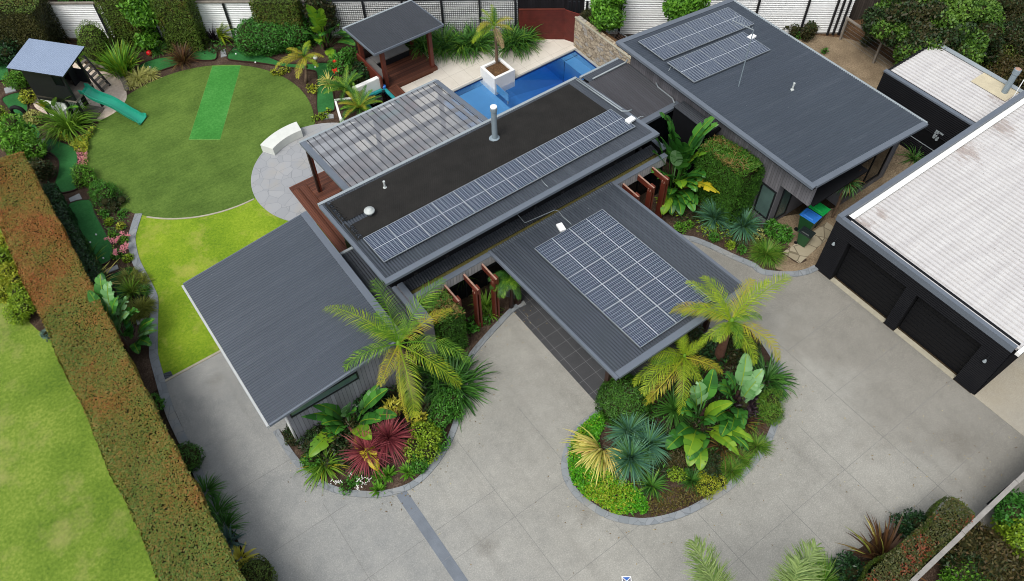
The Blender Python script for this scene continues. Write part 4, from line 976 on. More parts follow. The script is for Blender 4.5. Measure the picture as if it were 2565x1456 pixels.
# ================================================================== ON THE ROOFS
mb = MB(); sheet_mb(mb, 19.45, 20.42, lambda a, t: (6.92+.95*t, a, zm(0, a)+.035), .05, .014, CORR); sheet_mb(mb, 20.72, 22.1, lambda a, t: (6.85+1.02*t, a, zm(0, a)+.035), .05, .014, CORR); sheet_mb(mb, 19.45, 22.1, lambda a, t: (7.87+11.15*t, a, zm(0, a)+.035), .05, .014, CORR)
for k in range(24):                       # loose tube ends at the left edge
    y = 19.5+k*.108
    if 20.4 < y < 20.74: continue
    mb.tube([(6.95, y, zm(0, y)+.04), (6.85-.12*rng.random(), y+.04*rng.normal(), zm(0, y)+.07), (6.72, y+.07*rng.normal(), zm(0, y)+.04)], .018, 5)
mb.box(6.66, 6.72, 19.46, 20.56, zm(0, 20)+.015, zm(0, 20)+.06); mb.box(6.62, 6.68, 20.74, 22.1, zm(0, 21.4)+.0, zm(0, 21.4)+.06)
mat_ = mb.build('heating_mat', mat_plain('matt_black_tubing', '#232220', .75, .25, var=.25, scale=1.5), None, (6.4, 17, 0))
tag(mat_, 'matt black pool heating mat of thin tubes covering the main roof', 'heating mat')

def make_panel():
    r = thing('solar_panel', None, 'solar panel', (0, 0, 0))
    hw, hl = .495, .86
    mb = MB(); mb.box(-hw, hw, -hl, hl, -.03, .0)
    g = mb.build('cell_sheet', 'pv', r)
    mb = MB()
    for s in (-1, 1): mb.box(s*hw-.012, s*hw+.008, -hl-.008, hl+.008, -.038, .006); mb.box(-hw+.012, hw-.012, s*hl-.012, s*hl+.008, -.038, .006)
    mb.build('frame', 'alu', r)
    mb = MB()
    for s in (-1, 1): mb.box(-hw+.02, hw-.02, s*hl*.55-.02, s*hl*.55+.02, -.095, -.04)
    mb.build('rail', 'alu', r)
    return r
PANEL = make_panel(); used = [False]
def put_panel(loc, rotm, sx, sy, label, group):
    if not used[0]: r = PANEL; used[0] = True
    else:
        r = PANEL.copy(); COL.objects.link(r)
        for ch in list(PANEL.children):
            c = ch.copy(); COL.objects.link(c); c.parent = r
    r.location = loc; r.rotation_euler = rotm.to_euler(); r.scale = (sx, sy, 1); tag(r, label, 'solar panel', group)
ORD = ['first', 'second', 'third', 'fourth', 'fifth', 'sixth', 'seventh', 'eighth', 'ninth', 'tenth', 'eleventh', 'twelfth']
tm = math.atan2(-.47, 5.35)
x0, x1, n = 6.86, 19.12, 12; pw = (x1-x0)/n
for i in range(n):
    x = x0+pw*(i+.5); y = 18.6
    lb = 'solar panel at the left end of the row on the main roof' if i == 0 else 'solar panel at the right end of the main roof row by the white box' if i == n-1 else ORD[i]+' solar panel from the left in the row on the main roof'
    put_panel((x, y, zm(x, y)+.13), Matrix.Rotation(tm, 3, 'X'), (pw-.02)/.99, 1.575/1.72, lb, 'panels in the row on the main roof')
tc = math.atan2(-.57, 7.71)
cc = [q('G', 382, 658, 3.1), q('G', 908, 352, 3.1), q('G', 1215, 1425, 3.45)]
cw = (cc[1].x-cc[0].x)/2; yb = (cc[0].y+cc[1].y)/2; cl = (yb-cc[2].y)/6
for j in range(2):
    for i in range(6):
        x = cc[0].x+cw*(j+.5); y = yb-cl*(i+.5)
        lb = ('left' if j == 0 else 'right')+'-column carport solar panel, '+('nearest the house' if i == 0 else 'nearest the front edge' if i == 5 else ORD[i]+' from the house')
        put_panel((x, y, zc(x, y)+.13), Matrix.Rotation(tc, 3, 'X')@Matrix.Rotation(math.pi/2, 3, 'Z'), (cl-.015)/.99, (cw-.02)/1.72, lb, 'panels in the block on the carport roof')
tr_ = math.atan2(.8, 7.7)
for j, (ya, yb_, n) in enumerate(((20.32, 22.03, 6), (18.36, 20.07, 5))):
    for i in range(n):
        x = 23.02+1.003*(i+.5); y = (ya+yb_)/2
        lb = ('rear' if j == 0 else 'front')+'-row solar panel on the right wing roof, '+('at the left end' if i == 0 else 'at the right end' if i == n-1 else ORD[i]+' from the left')
        put_panel((x, y, zr(x, y)+.13), Matrix.Rotation(tr_, 3, 'Y'), .985/.99, (yb_-ya)/1.72, lb, 'panels in two rows on the right wing roof')
def iso_box(c, a, label):
    R = Matrix.Rotation(a, 3, 'Z'); t = thing('isolator_box', label, 'isolator box', c)
    MB().box(-.2, .2, -.13, .13, .03, .14, R, c).build('cover', 'whiteplastic', t, bevel=.012); MB().box(-.17, .17, -.1, .1, -.02, .028, R, c).build('base', 'blackpaint', t); return t
p = q('G', 588, 498, 3.05); iso_box((p.x, p.y, zc(p.x, p.y)+.04), 1.35, 'white box beside the carport solar panels')
p = q('C', 1120, 942, 4.25); iso_box((p.x, p.y, zm(p.x, p.y)+.1), .1, 'white box right of the main roof panel row')
p = q('t', 768, 532, 4.0); iso_box((p.x, p.y, zr(p.x, p.y)+.04), .1, 'white box beside the aerial on the right wing roof')
def conduit(pts, label, zf=None):
    t = MB().tube(pts, .014, 7).build('conduit', 'gutter', None, pts[0], smooth=True); return tag(t, label, 'conduit')
g3 = lambda fr, x, y, zf, h=.04: (lambda p: Vector((p.x, p.y, zf(p.x, p.y)+h)))(q(fr, x, y, zf(*q(fr, x, y, 3.4)[:2])))
conduit([g3('G', 665, 482, zc), g3('G', 600, 425, zc), g3('G', 570, 385, zc), g3('G', 540, 375, zc), Vector((12.9, 17.25, 2.95)), Vector((12.75, 17.6, 3.3))], 'white conduit running from the carport panels up to the main wall')
conduit([g3('d', 345, 290, zm), g3('d', 480, 200, zm), g3('d', 510, 208, zm)], 'short white conduit at the right edge of the main roof')
conduit([g3('G', 435, 152, zm), g3('G', 465, 190, zm), g3('G', 485, 205, zm)], 'short white conduit below the middle of the main roof panels')
conduit([g3('C', 1435, 530, zr), g3('C', 1415, 565, zr)], 'short white conduit in front of the right wing panels')
# aerial
ab = g3('C', 1955, 680, zr, 0); at_ = thing('roof_aerial', 'tall thin aerial with comb-like elements standing on the right wing roof', 'aerial', ab)
top = ab+Vector((0, 0, 2.9))
MB().tube([ab, ab+Vector((0, 0, .6)), top], .022, 7).build('mast', 'galv', at_)
MB().box(-.12, .12, -.08, .08, 0, .05, None, ab).build('foot', 'gutter', at_)
b1 = top; b0 = top+Vector((-.55, .75, .28)); mb = MB(); mb.tube([b1, b0], .02, 6)
for k in range(8):
    c = b1.lerp(b0, k/8+.08); ln = .12+.32*(k/8)
    for s in (-1, 1): mb.tube([c, c+Vector((.8*s*ln, .55*s*ln, .35*ln))], .008, 4)
mb.build('boom', 'gutter', at_)
mb = MB()
for h in (.35, .55): mb.box(-.1, .1, -.02, .02, h, h+.05, None, ab)
mb.build('bracket', 'whiteplastic', at_)

# ================================================================== GARAGE AND SHED
G = thing('garage', 'black garage with two roller doors and a worn white roof', 'garage', (23., 6., 0))
GX = 22.97; d1, d2 = (8.98, 6.19), (5.71, 2.88); gz = 2.38
def hcorr(mb, x, ya, yb, z0, z1, nx=-1):
    A, P, nn = sheet(z0, z1, lambda a, t: (x, ya+(yb-ya)*t, a), .1, .036, CORR)
    P = P+np.array([nx, 0, 0])[None, None]*A[:, 1][:, None, None]; na = P.shape[0]
    mb.add(P.reshape(-1, 3).tolist(), [(i*2, i*2+2, i*2+3, i*2+1) for i in range(na-1)])
def ycorr(mb, y, xa, xb, z0, z1, ny=-1):
    A, P, nn = sheet(z0, z1, lambda a, t: (xa+(xb-xa)*t, y, a), .1, .036, CORR)
    P = P+np.array([0, ny, 0])[None, None]*A[:, 1][:, None, None]; na = P.shape[0]
    mb.add(P.reshape(-1, 3).tolist(), [(i*2, i*2+1, i*2+3, i*2+2) for i in range(na-1)])
mb = MB()
for ya, yb in ((d1[0], 9.83), (d2[0], d1[1]), (2.0, d2[1])): hcorr(mb, GX, ya, yb, 0, gz)
hcorr(mb, GX, 2.0, 9.83, gz, 3.2)
mb.build('wall', 'blackclad', G)
mb = MB()                                   # solid body behind the sheets and the reveals of the door openings
for ya, yb in ((d1[0], 9.83), (d2[0], d1[1]), (2.0, d2[1])): mb.box(GX+.025, GX+.45, ya, yb, 0, gz)
mb.box(GX+.025, GX+.45, 2.0, 9.83, gz, 3.15); mb.box(GX+.45, 40, 2.02, 9.81, 0, 2.9)
mb.build('wall', 'fascia', G)
mb = MB(); ycorr(mb, 1.98, GX, 40, 0, 2.95); mb.build('wall', 'blackclad', G)
for a, b, nm in ((d1[0], d1[1], 'black roller door nearer the bins'), (d2[0], d2[1], 'black roller door nearer the car')):
    mb = MB(); n = 22
    for k in range(n): mb.box(GX+.30+(.012 if k % 2 else 0), GX+.38, b+.03, a-.03, gz*k/n+.002, gz*(k+1)/n-.010)
    mb.box(GX+.36, GX+.37, b+.03, a-.03, 0, gz); o = mb.build('roller_door', 'blackdoor', G); o['label'] = nm
    MB().box(GX-.04, GX+.2, b+.02, a-.02, .0, .02).build('threshold', 'creamedge', G)
zg = lambda x, y: 3.02+.012*(9.5-y)
mb = MB(); sheet_mb(mb, GX+.2, 40, lambda a, t: (a, 1.92+(9.42-1.92)*t, zg(a, 1.92+7.5*t)), .232, .034, RIB); gr = mb.build('roof', 'whiteroof', G)
MB().box(GX+.2, 40, 9.40, 9.64, 3.09, 3.13).build('flashing', 'white', gr)
mb = MB(); mb.box(GX-.02, 40, 9.65, 9.87, 3.0, 3.30); mb.build('parapet', 'flash', gr)
mb = MB(); mb.box(GX-.03, GX+.15, 2.0, 9.648, 3.2, 3.285); mb.box(GX-.03, GX+.14, 2.0, 9.648, 3.0, 3.2); mb.build('parapet', 'flash', gr)
MB().box(GX+.15, GX+.30, 1.95, 9.39, 3.06, 3.17).build('flashing', 'whiteroof', gr)
mb = MB(); mb.box(GX+.08, 40, 1.76, 1.91, 2.93, 3.1); mb.build('gutter', 'white', gr)
for yy, zz, nm in ((9.45, 2.05, 'white lamp left of the doors'), (2.45, 2.05, 'white lamp right of the doors')):
    c = Vector((GX-.16, yy, zz)); L = MB().lathe(c, [(.07, -.08), (.065, -.06), (.03, .05), (.012, .06)], 12).build('wall_lamp', 'gutter', G); L['label'] = nm
    MB().tube([c+Vector((0, 0, .08)), c+Vector((.03, 0, .2)), c+Vector((.14, 0, .22))], .018, 6).build('arm', 'blackpaint', L)
SH = thing('shed', 'smaller black shed behind the garage with a pale flue', 'shed', (34, 12, 0))
SX = 32.2
mb = MB(); hcorr(mb, SX, 9.9, 14.72, 1.5, 2.95); mb.build('wall', 'blackclad', SH)
MB().box(SX+.02, SX+.4, 9.9, 14.72, 0, 2.9).build('wall', 'blackdoor', SH)
mb = MB(); mb.box(SX+.4, 36.2, 9.95, 14.66, 0, 2.78); mb.box(SX+.02, 36.2, 14.67, 14.74, 0, 2.95); mb.build('wall', 'fascia', SH)
zh = lambda x, y: 2.86
mb = MB(); sheet_mb(mb, SX+.2, 36.1, lambda a, t: (a, 9.9+4.8*t, 2.86), .232, .034, RIB); sr2 = mb.build('roof', 'whiteroof', SH)
MB().box(SX-.03, SX+.18, 9.9, 14.76, 2.95, 3.03).build('parapet', 'flash', sr2)
MB().box(35.92, 36.18, 9.9, 14.7, 2.93, 2.96).build('flashing', 'gutter', sr2)
MB().box(34.9, 36.1, 10.1, 11.9, 2.9, 2.905).build('patch', 'palesheet', sr2)
c = Vector((35.45, 10.5, 2.88))
fl = MB().lathe(c, [(.14, 0), (.13, 1.05), (.16, 1.06), (.16, 1.3), (.13, 1.32)], 18).build('flue', 'galv', SH); MB().box(-.24, .24, -.24, .24, .0, .06, None, c).build('collar', 'fascia', fl); MB().lathe(c+Vector((0, 0, 1.32)), [(.13, 0), (.05, .04)], 16).build('cowl', 'timbertop', fl)
MB().tube([(35.1, 9.95, 2.9), (35.1, 9.95, 4.1)], .02, 6).build('mast', 'whiteplastic', SH)
mb = MB(); hcorr(mb, SX, 9.9, 14.72, 0, .75); mb.build('wall', 'blackclad', SH)
MB().box(SX-.03, SX-.01, 9.9, 14.7, .76, .79).build('trim', 'gutter', SH)
# pale cut-out letters and discs mounted on the shed wall
sg = thing('wall_sign', 'cluster of pale cut-out bars and discs on the black shed wall', 'sign', (SX, 10.8, 1.))
def on_wall(poly_px, name='sign_shape'):
    vs = [ray_x('e', x, y, SX-.04) for x, y in poly_px]; n = len(vs); bk_ = [v+Vector((.03, 0, 0)) for v in vs]
    MB().add(vs+bk_, [tuple(range(n)), tuple(range(n, 2*n))[::-1]]+[(i, (i+1) % n, n+(i+1) % n, n+i) for i in range(n)]).build(name, 'gutter', sg)
def zsc(pts): return [((3420+x/14.557-3240)*3.832, (460+y/14.557-380)*3.832) for x, y in pts]
on_wall(zsc([(790, 330), (985, 440), (900, 580), (830, 545), (770, 420)])); on_wall(zsc([(735, 425), (850, 480), (800, 560), (690, 500)])); on_wall(zsc([(680, 545), (860, 660), (830, 690), (660, 570)])); on_wall(zsc([(640, 595), (830, 720), (800, 755), (620, 625)])); on_wall(zsc([(1005, 465), (1195, 590), (1150, 655), (960, 520)]))
for cx_, cy_, r_ in ((665, 730, 78), (880, 780, 58), (800, 860, 80)): on_wall(zsc([(cx_+r_*math.cos(k*math.pi/8), cy_+r_*.9*math.sin(k*math.pi/8)) for k in range(16)]))

# ================================================================== BACK FENCE (one straight line behind the garden)
FD = Vector((33.9, -25.1, 0)).normalized(); FN = Vector((FD.y, -FD.x, 0))   # FN points to the garden
F0 = Vector((2.6, 45.5, 0))
def fp(x, off=0., z=0.): p = F0+FD*((x-F0.x)/FD.x)+FN*off; return Vector((p.x, p.y, z))
def fence(name, label, xa, xb, h, posts, mesh=False, cap=True, z0=.12):
    t = thing(name, label, 'fence', fp((xa+xb)/2))
    a, b = fp(xa), fp(xb); mb = MB()
    A, P, nn = sheet(z0, h, lambda s, u: tuple(a.lerp(b, u)+Vector((0, 0, s))), .115, .055, CORR)
    P = P+np.array(FN)[None, None]*A[:, 1][:, None, None]; na = P.shape[0]
    mb.add(P.reshape(-1, 3).tolist(), [(i*2, i*2+1, i*2+3, i*2+2) for i in range(na-1)]); mb.build('panel', 'fencewhite', t)
    MB().bar(a-FN*.03+Z*(z0/2), b-FN*.03+Z*(z0/2), .04, z0).build('plinth', 'greywood', t)
    MB().bar(a-FN*.04+Z*h*.5, b-FN*.04+Z*h*.5, .02, h-.04).build('backing', 'fascia', t)
    for px in posts:
        c = fp(px, .06); MB().bar(c, c+Z*(h+.02), .13, .1, FD).build('post', 'blackpaint', t)
    if cap: MB().bar(a+Z*(h+.05)+FN*.0, b+Z*(h+.05), .16, .07).build('rail', 'greywood' if not mesh else 'blackpaint', t)
    else: MB().bar(a+Z*(h+.01), b+Z*(h+.01), .06, .03).build('rail', 'white', t)
    if mesh:
        mb = MB(); n = int((b-a).length/.11)
        for k in range(n): c = a.lerp(b, (k+.5)/n)+FN*.1; mb.bar(c+Z*.1, c+Z*(h-.05), .014, .014)
        for k in range(int(h/.11)): mb.bar(a+FN*.1+Z*(.12+k*.11), b+FN*.1+Z*(.12+k*.11), .014, .014)
        o = mb.build('mesh', 'blackpaint', t)
    return t
fence('white_fence', 'white corrugated fence with black posts behind the putting course', 0., 14.0, 2.25, [1.9, 4.15, 6.4, 7.95, 9.75, 11.6, 13.9])
fence('mesh_fence', 'white fence panels behind black wire mesh by the pavilion', 14.05, 22.5, 2.3, [14.1, 15.8, 17.5, 19.2, 20.85, 22.4], mesh=True)
fence('white_fence', 'white corrugated fence beside the two green trees at the pool end', 25.4, 29.6, 2.2, [25.5, 27.0, 29.5], cap=False)
fence('white_fence', 'white corrugated fence ending in three close black posts', 29.65, 37.0, 2.2, [30.5, 32.9, 35.05, 36.3, 36.55, 36.8], cap=False)
for k, px in enumerate((24.75, 24.95, 25.15)):
    c = fp(px, .05); o = MB().bar(c, c+Z*2.2, .13, .12, FD).build('fence_post', 'blackpaint', None, c); tag(o, 'one of three close black posts beside the rusty screen', 'post', 'three close posts by the screen')
t = thing('slat_screen', 'rust red slatted screen closing the pool terrace', 'screen', fp(23.5, .25))
a, b = fp(22.55, .3), fp(24.55, .3); MB().bar(a+Z*.95, b+Z*.95, .06, 1.85, Z).build('panel', 'screen', t); MB().bar(a+Z*1.9, b+Z*1.9, .09, .05).build('rail', 'redwood', t)
c = Vector((24.72, 28.2, 0)); MB().bar(b+Z*.95, c+Z*.95, .06, 1.85, Z).build('panel', 'screen', t)
t = thing('stone_wall', 'stacked sandstone wall along the end of the pool', 'wall', (24.6, 25.7, 0))
MB().box(24.42, 24.74, 22.95, 28.2, -.1, 1.8).build('stonework', 'stonewall', t); MB().box(24.40, 24.5, 22.95, 28.22, 1.803, 1.84).build('coping', 'creamedge', t)
structure(MB().prism([(24.75, 22.9), (25.2, 22.9), (25.2, 28.1), (24.75, 28.2)], -.02, 1.5).build('raised_bed', 'leaflitter'))

# neighbours beyond the fence
def off_box(name, label, cat, xa, xb, n0, n1, z0, z1, mat, parent=None):
    a, b = fp(xa, -n0), fp(xb, -n0); c, d = fp(xb, -n1), fp(xa, -n1); mb = MB(); mb.prism([(p.x, p.y) for p in (a, b, c, d)], z0, z1)
    o = mb.build(name, mat, parent, None if parent else fp((xa+xb)/2, -(n0+n1)/2)); return tag(o, label, cat) if label else o
NB = thing('neighbouring_house', 'dark neighbouring house wall rising behind the rusty screen', 'house', fp(26, -3))
off_box('wall', None, None, 22.4, 33.6, 2.2, 10, 0, 4.2, 'darkwood', NB); off_box('roof', None, None, 22., 33.9, 1.9, 10.4, 4.2, 4.3, 'fascia', NB)
for k in range(3): off_box('window', None, None, 27.2+k*1.6, 27.8+k*1.6, 2.15, 2.25, 1.6, 2.5, 'glass', NB)
NB2 = thing('neighbouring_house', 'pale blue grey neighbouring house glimpsed behind the mesh fence', 'house', fp(20, -6))
off_box('wall', None, None, 18.9, 22.2, 1.8, 8, 0, 2.7, 'palings', NB2); off_box('roof', None, None, 18.6, 22.3, 1.5, 8.3, 2.7, 2.85, 'greybluesheet', NB2)
AC = thing('air_conditioner', 'white boxy air conditioner unit just behind the white fence', 'air conditioner', fp(32.0, -.7))
off_box('casing', None, None, 31.7, 32.75, .45, .85, 1.5, 2.45, 'whiteplastic', AC); off_box('stand', None, None, 31.8, 32.65, .5, .8, 0, 1.49, 'fascia', AC)
PF = thing('paling_fence', 'dark paling fence running back from the end of the white fence', 'fence', (37.6, 20.5, 0))
MB().bar(Vector((37.15, 20.1, 1.)), Vector((43.5, 27.5, 1.)), .05, 2.0, Z).build('palings', 'darkwood', PF); MB().bar(Vector((37.1, 20.05, 2.02)), Vector((43.5, 27.5, 2.02)), .1, .06).build('rail', 'blackpaint', PF)
PF = thing('paling_fence', 'low brown paling fence under the big tree', 'fence', (39.6, 20.5, 0))
MB().bar(Vector((38.2, 20.7, .85)), Vector((44.5, 17.4, .85)), .05, 1.7, Z).build('palings', 'palings', PF); MB().bar(Vector((38.2, 20.7, 1.72)), Vector((44.5, 17.4, 1.72)), .12, .06).build('rail', 'greywood', PF)
RF = thing('wire_fence', 'low wire fence with weathered timber rails by the dirt yard', 'fence', (38, 17.8, 0))
r0, r1 = q('D', 712, 140, 1.3), q('D', 1195, 470, 1.3)
mb = MB(); mb.bar(r0, r1, .1, .06); mb.bar(r0+Vector((.12, .1, -.04)), r1+Vector((.12, .1, -.04)), .1, .05); mb.build('rail', 'greywood', RF)
for u in (0.02, .58, .98): c = r0.lerp(r1, u); MB().bar(Vector((c.x, c.y, 0)), c, .11, .11).build('post', 'greywood', RF)
mb = MB()
for k in range(5): mb.bar(Vector((r0.x, r0.y, .2+k*.22)), Vector((r1.x, r1.y, .2+k*.22)), .006, .006)
mb.build('wire', 'galv', RF)
# front boundary fence at the bottom right
BF = thing('boundary_fence', 'dark paling fence with a pale capping rail at the bottom right', 'fence', (19, -.95, 0))
MB().box(8, 30, -1.02, -.98, 0, 1.95).build('palings', 'darkwood', BF)
mb = MB()
for k in range(8): mb.box(8+k*2.9, 8+k*2.9+2.88, -1.04+.012*(k % 2), -.89+.012*(k % 2), 1.955, 1.995)
mb.build('rail', mat_plain('bleached_rail', '#8d8a85', .8, .2, var=.15), BF)
for k in range(8): MB().box(7.95+k*2.9, 8.05+k*2.9, -.976, -.88, 0, 1.95).build('post', 'blackpaint', BF)

# ================================================================== POOL TERRACE
POOL = thing('swimming_pool', 'blue swimming pool with navy tiled sides and pale shallow end', 'swimming pool', (20, 26, 0))
mb = MB()
mb.quad((18.9, 27.86, -2.3), (24.25, 27.86, -2.3), (24.25, 27.86, .0), (18.9, 27.86, .0)); mb.quad((16.05, 28.95, -1), (18.88, 28.95, -1), (18.88, 28.95, 0), (16.05, 28.95, 0))
mb.quad((18.88, 27.86, -2.3), (18.88, 28.95, -2.3), (18.88, 28.95, 0), (18.88, 27.86, 0)); mb.quad((24.25, 27.86, -2.3), (24.25, 23.85, -2.3), (24.25, 23.85, 0), (24.25, 27.86, 0))
mb.quad((16.05, 23.85, -2.3), (24.25, 23.85, -2.3), (24.25, 23.85, 0), (16.05, 23.85, 0)); mb.quad((16.05, 23.85, -2.3), (16.05, 28.95, -2.3), (16.05, 28.95, 0), (16.05, 23.85, 0))
mb.build('side_tiles', 'pooltile', POOL)
mb = MB()
mb.quad((18.4, 23.85, -1.05), (20.2, 23.85, -1.1), (20.2, 27.86, -1.1), (18.4, 27.86, -1.05)); mb.quad((20.2, 23.85, -1.1), (24.25, 23.85, -1.95), (24.25, 27.86, -1.95), (20.2, 27.86, -1.1))
mb.build('floor', 'poolfloor', POOL)
mb = MB(); mb.box(16.06, 18.868, 25.6, 28.94, -1.2, -.42); mb.box(16.06, 18.868, 24.7, 25.59, -1.2, -.62); mb.box(16.06, 18.868, 23.86, 24.69, -1.2, -.85); mb.build('ledge', 'poolfloor', POOL)
MB().box(23.55, 24.24, 23.86, 27.84, -1.9, -.4).build('bench', 'poolfloor', POOL)
mb = MB(); mb.box(20.16, 24.36, 27.87, 27.97, -.02, .045); mb.box(16.0, 18.86, 28.955, 29.05, -.02, .045); mb.box(24.26, 24.40, 23.8, 27.86, -.1, .02); mb.box(15.9, 16.04, 23.8, 29.05, -.02, .045); mb.box(16.04, 24.25, 23.7, 23.84, -.02, .045); mb.build('coping', 'coping', POOL)
wv = [(16.052, 23.852), (24.248, 23.852), (24.248, 27.858), (18.878, 27.858), (18.878, 28.948), (16.052, 28.948)]
w_ = MB().prism(wv, -2.28, -.10).build('water', 'water', POOL)
c = Vector((19.5, 28.5, 0))
PB = thing('planter_box', 'square white planter standing in the corner of the pool', 'planter', (19.5, 28.5, 0))
mb = MB(); ph = .62
for x0_, x1_, y0_, y1_ in ((18.84, 20.15, 27.84, 27.99), (18.84, 20.15, 29.0, 29.15), (18.84, 18.99, 27.99, 29.0), (20.0, 20.15, 27.99, 29.0)): mb.box(x0_, x1_, y0_, y1_, -.45, ph)
mb.build('wall', 'white', PB)
MB().box(18.99, 20.0, 27.99, 29.0, .4, ph-.1).build('soil', 'leaflitter', PB)
gp = thing('glass_panel', 'small clear glass panel standing at the pool edge by the planter', 'glass panel', Vector((18.9, 27.2, 0)))
# spa
z = .42; sp_ = [q('c', 395, 625, z), q('c', 745, 488, z), q('c', 950, 690, z), q('c', 560, 830, z)]
sc = sum(sp_, Vector())/4; sx0, sx1, sy0, sy1 = 12.6, 14.12, 29.2, 31.04
SPA = thing('spa_pool', 'teal spa pool with moulded seats beside the white wall', 'spa', (13.45, 30, 0))
mb = MB()
for x0_, x1_, y0_, y1_ in ((sx0, sx1, sy0, sy0+.16), (sx0, sx1, sy1-.16, sy1), (sx0, sx0+.16, sy0+.16, sy1-.16), (sx1-.16, sx1, sy0+.16, sy1-.16)): mb.box(x0_, x1_, y0_, y1_, 0, z)
mb.build('shell', 'spashell', SPA, bevel=.04)
mb = MB(); mb.box(sx0+.16, sx1-.16, sy0+.16, sy1-.16, .02, .12); mb.box(sx0+.16, sx0+.5, sy0+.16, sy1-.16, .12, .26); mb.box(sx0+.5, sx1-.5, sy1-.55, sy1-.16, .12, .25); mb.box(sx1-.5, sx1-.16, sy0+.3, sy1-.5, .12, .28); mb.build('seat', 'spashell', SPA)
for x_, y_ in ((sx0+.22, 30.4), (13.2, sy1-.24), (13.95, sy1-.24), (sx1-.24, 29.9)): MB().box(x_-.13, x_+.13, y_-.06, y_+.06, .3, .4).build('headrest', 'spadark', SPA, bevel=.03)
mb = MB()
for k in range(14): mb.lathe((sx0+.35+rng.random()*1.3, sy0+.3+rng.random()*1.4, .1+.14*rng.random()), [(.04, 0), (.035, .03)], 8)
mb.build('jet', 'gutter', SPA)
MB().box(sx0+.165, sx1-.165, sy0+.165, sy1-.165, .3, .305).build('water', mat_clear('spa_water', '#d5f2ee', .1), SPA)
MB().lathe((14.02, 30.95, z), [(.1, 0), (.11, .05), (.11, .12), (.06, .16)], 14).build('filter_cap', 'lidblue', SPA)
MB().prism(circle(13.3, 29.25, .52, 24, 0, math.pi, False), .425, .47).build('cover', 'white', SPA)
WW = thing('garden_wall', 'white rendered wall standing behind the spa', 'wall', (13.3, 31.3, 0)); MB().box(12.45, 14.02, 31.06, 31.30, 0, 1.02).build('wall', 'white', WW)
lw_ = q2('B', [(703, 768), (728, 868), (775, 955), (860, 915), (745, 790)], .55)
WW = thing('garden_wall', 'white rendered retaining wall under the two cycads', 'wall', (11.6, 30, 0)); wp = [(11.42, 31.5), (10.95, 30.1), (10.92, 29.6), (11.4, 29.2), (12.3, 29.0), (12.5, 31.0)]
MB().prism(wp, 0, .6).build('wall', 'white', WW); wc_ = (sum(p[0] for p in wp)/6, sum(p[1] for p in wp)/6); MB().prism([(wc_[0]+(p[0]-wc_[0])*.82, wc_[1]+(p[1]-wc_[1])*.86) for p in wp], .5, .606).build('soil', 'mulch', WW)
# pavilion
PV = thing('pavilion', 'open timber pavilion with a dark corrugated roof over bench seats', 'pavilion', (15.6, 32, 0))
zp = lambda x, y: 3.0-.25*(y-30.4)/3.1
pr = slope_roof('roof', 'roof_dark', PV, 13.55, 17.6, 30.4, 33.5, zp, 'y', under=.1)
mb = MB(); mb.box(13.5, 17.65, 33.52, 33.62, 2.62, 2.76); mb.build('gutter', 'gutter', pr)
mb = MB(); edge_cap(mb, (13.55, 30.4, 3.0), (17.6, 30.4, 3.0), (0, 1, 0), .03, .02, .14); mb.build('flashing', 'flash', pr)
mb = MB(); edge_cap(mb, (13.55, 30.42, zp(0, 30.42)), (13.55, 33.48, zp(0, 33.48)), (1, 0, 0), .04, .02, .14); mb.build('flashing', 'flash', pr)
mb = MB(); edge_cap(mb, (17.6, 30.42, zp(0, 30.42)), (17.6, 33.48, zp(0, 33.48)), (-1, 0, 0), .04, .02, .14); mb.build('flashing', 'flash', pr)
for x_, y_ in ((14.3, 31.15), (17.1, 31.15), (14.1, 33.2), (17.1, 33.2)): MB().box(x_-.1, x_+.1, y_-.1, y_+.1, .2, zp(x_, y_)-.13).build('post', 'redwood', PV)
for y_ in (31.15, 33.2): MB().box(13.9, 17.3, y_-.05, y_+.05, zp(0, y_)-.34, zp(0, y_)-.14).build('beam', 'redwood', PV)
MB().box(14.0, 17.3, 30.95, 33.4, -.02, .24).build('deck', 'deck', PV)
MB().box(14.16, 14.8, 28.9, 30.94, -.02, .24).build('deck', 'deck_x', PV)
MB().box(13.88, 13.98, 30.9, 33.4, 0, 1.15).build('side_wall', 'redwood', PV)
mb = MB(); mb.box(14.0, 17.2, 33.42, 33.5, 0, 1.2); mb.build('back_wall', 'redwood_dark', PV)
BS = thing('bench_seat', 'black L-shaped bench with grey cushions inside the pavilion', 'bench', (15, 32.6, .24))
mb = MB(); mb.box(14.55, 16.6, 32.65, 33.3, .245, .62); mb.box(14.0, 14.54, 31.35, 33.3, .245, .62); mb.build('base', 'blackpaint', BS)
mb = MB(); mb.box(14.55, 16.62, 32.6, 33.3, .622, .72); mb.box(14.0, 14.545, 31.3, 33.3, .622, .72); mb.build('cushion', 'cushion', BS, bevel=.03)
# pergola and deck
PG = thing('pergola', 'patio pergola with ribbed smoky translucent roofing on brown posts', 'pergola', (11.3, 24.7, 0))
zpg = lambda x, y: 3.0+.5*(26.9-y)/4.4
mb = MB(); sheet_mb(mb, 7.75, 14.95, lambda a, t: (a, 22.42+(26.9-22.42)*t, zpg(a, 22.42+4.48*t)), .3, .02, [(0, 0), (.86, 0), (.88, 1), (.98, 1)]); mb.build('roofing', 'poly', PG)
for k in range(24):
    x = (int(7.75/.3)+1+k)*.3-.02
    if x < 14.93: MB().add([(x-.016, 22.43, zpg(x, 22.43)+.026), (x+.016, 22.43, zpg(x, 22.43)+.026), (x+.016, 26.88, zpg(x, 26.88)+.026), (x-.016, 26.88, zpg(x, 26.88)+.026)], [(0, 1, 2, 3)]).build('seam', 'blackpaint', PG)
mb = MB(); mb.box(7.75, 14.95, 26.9, 27.02, 2.88, 3.01); mb.build('gutter', 'gutter', PG)
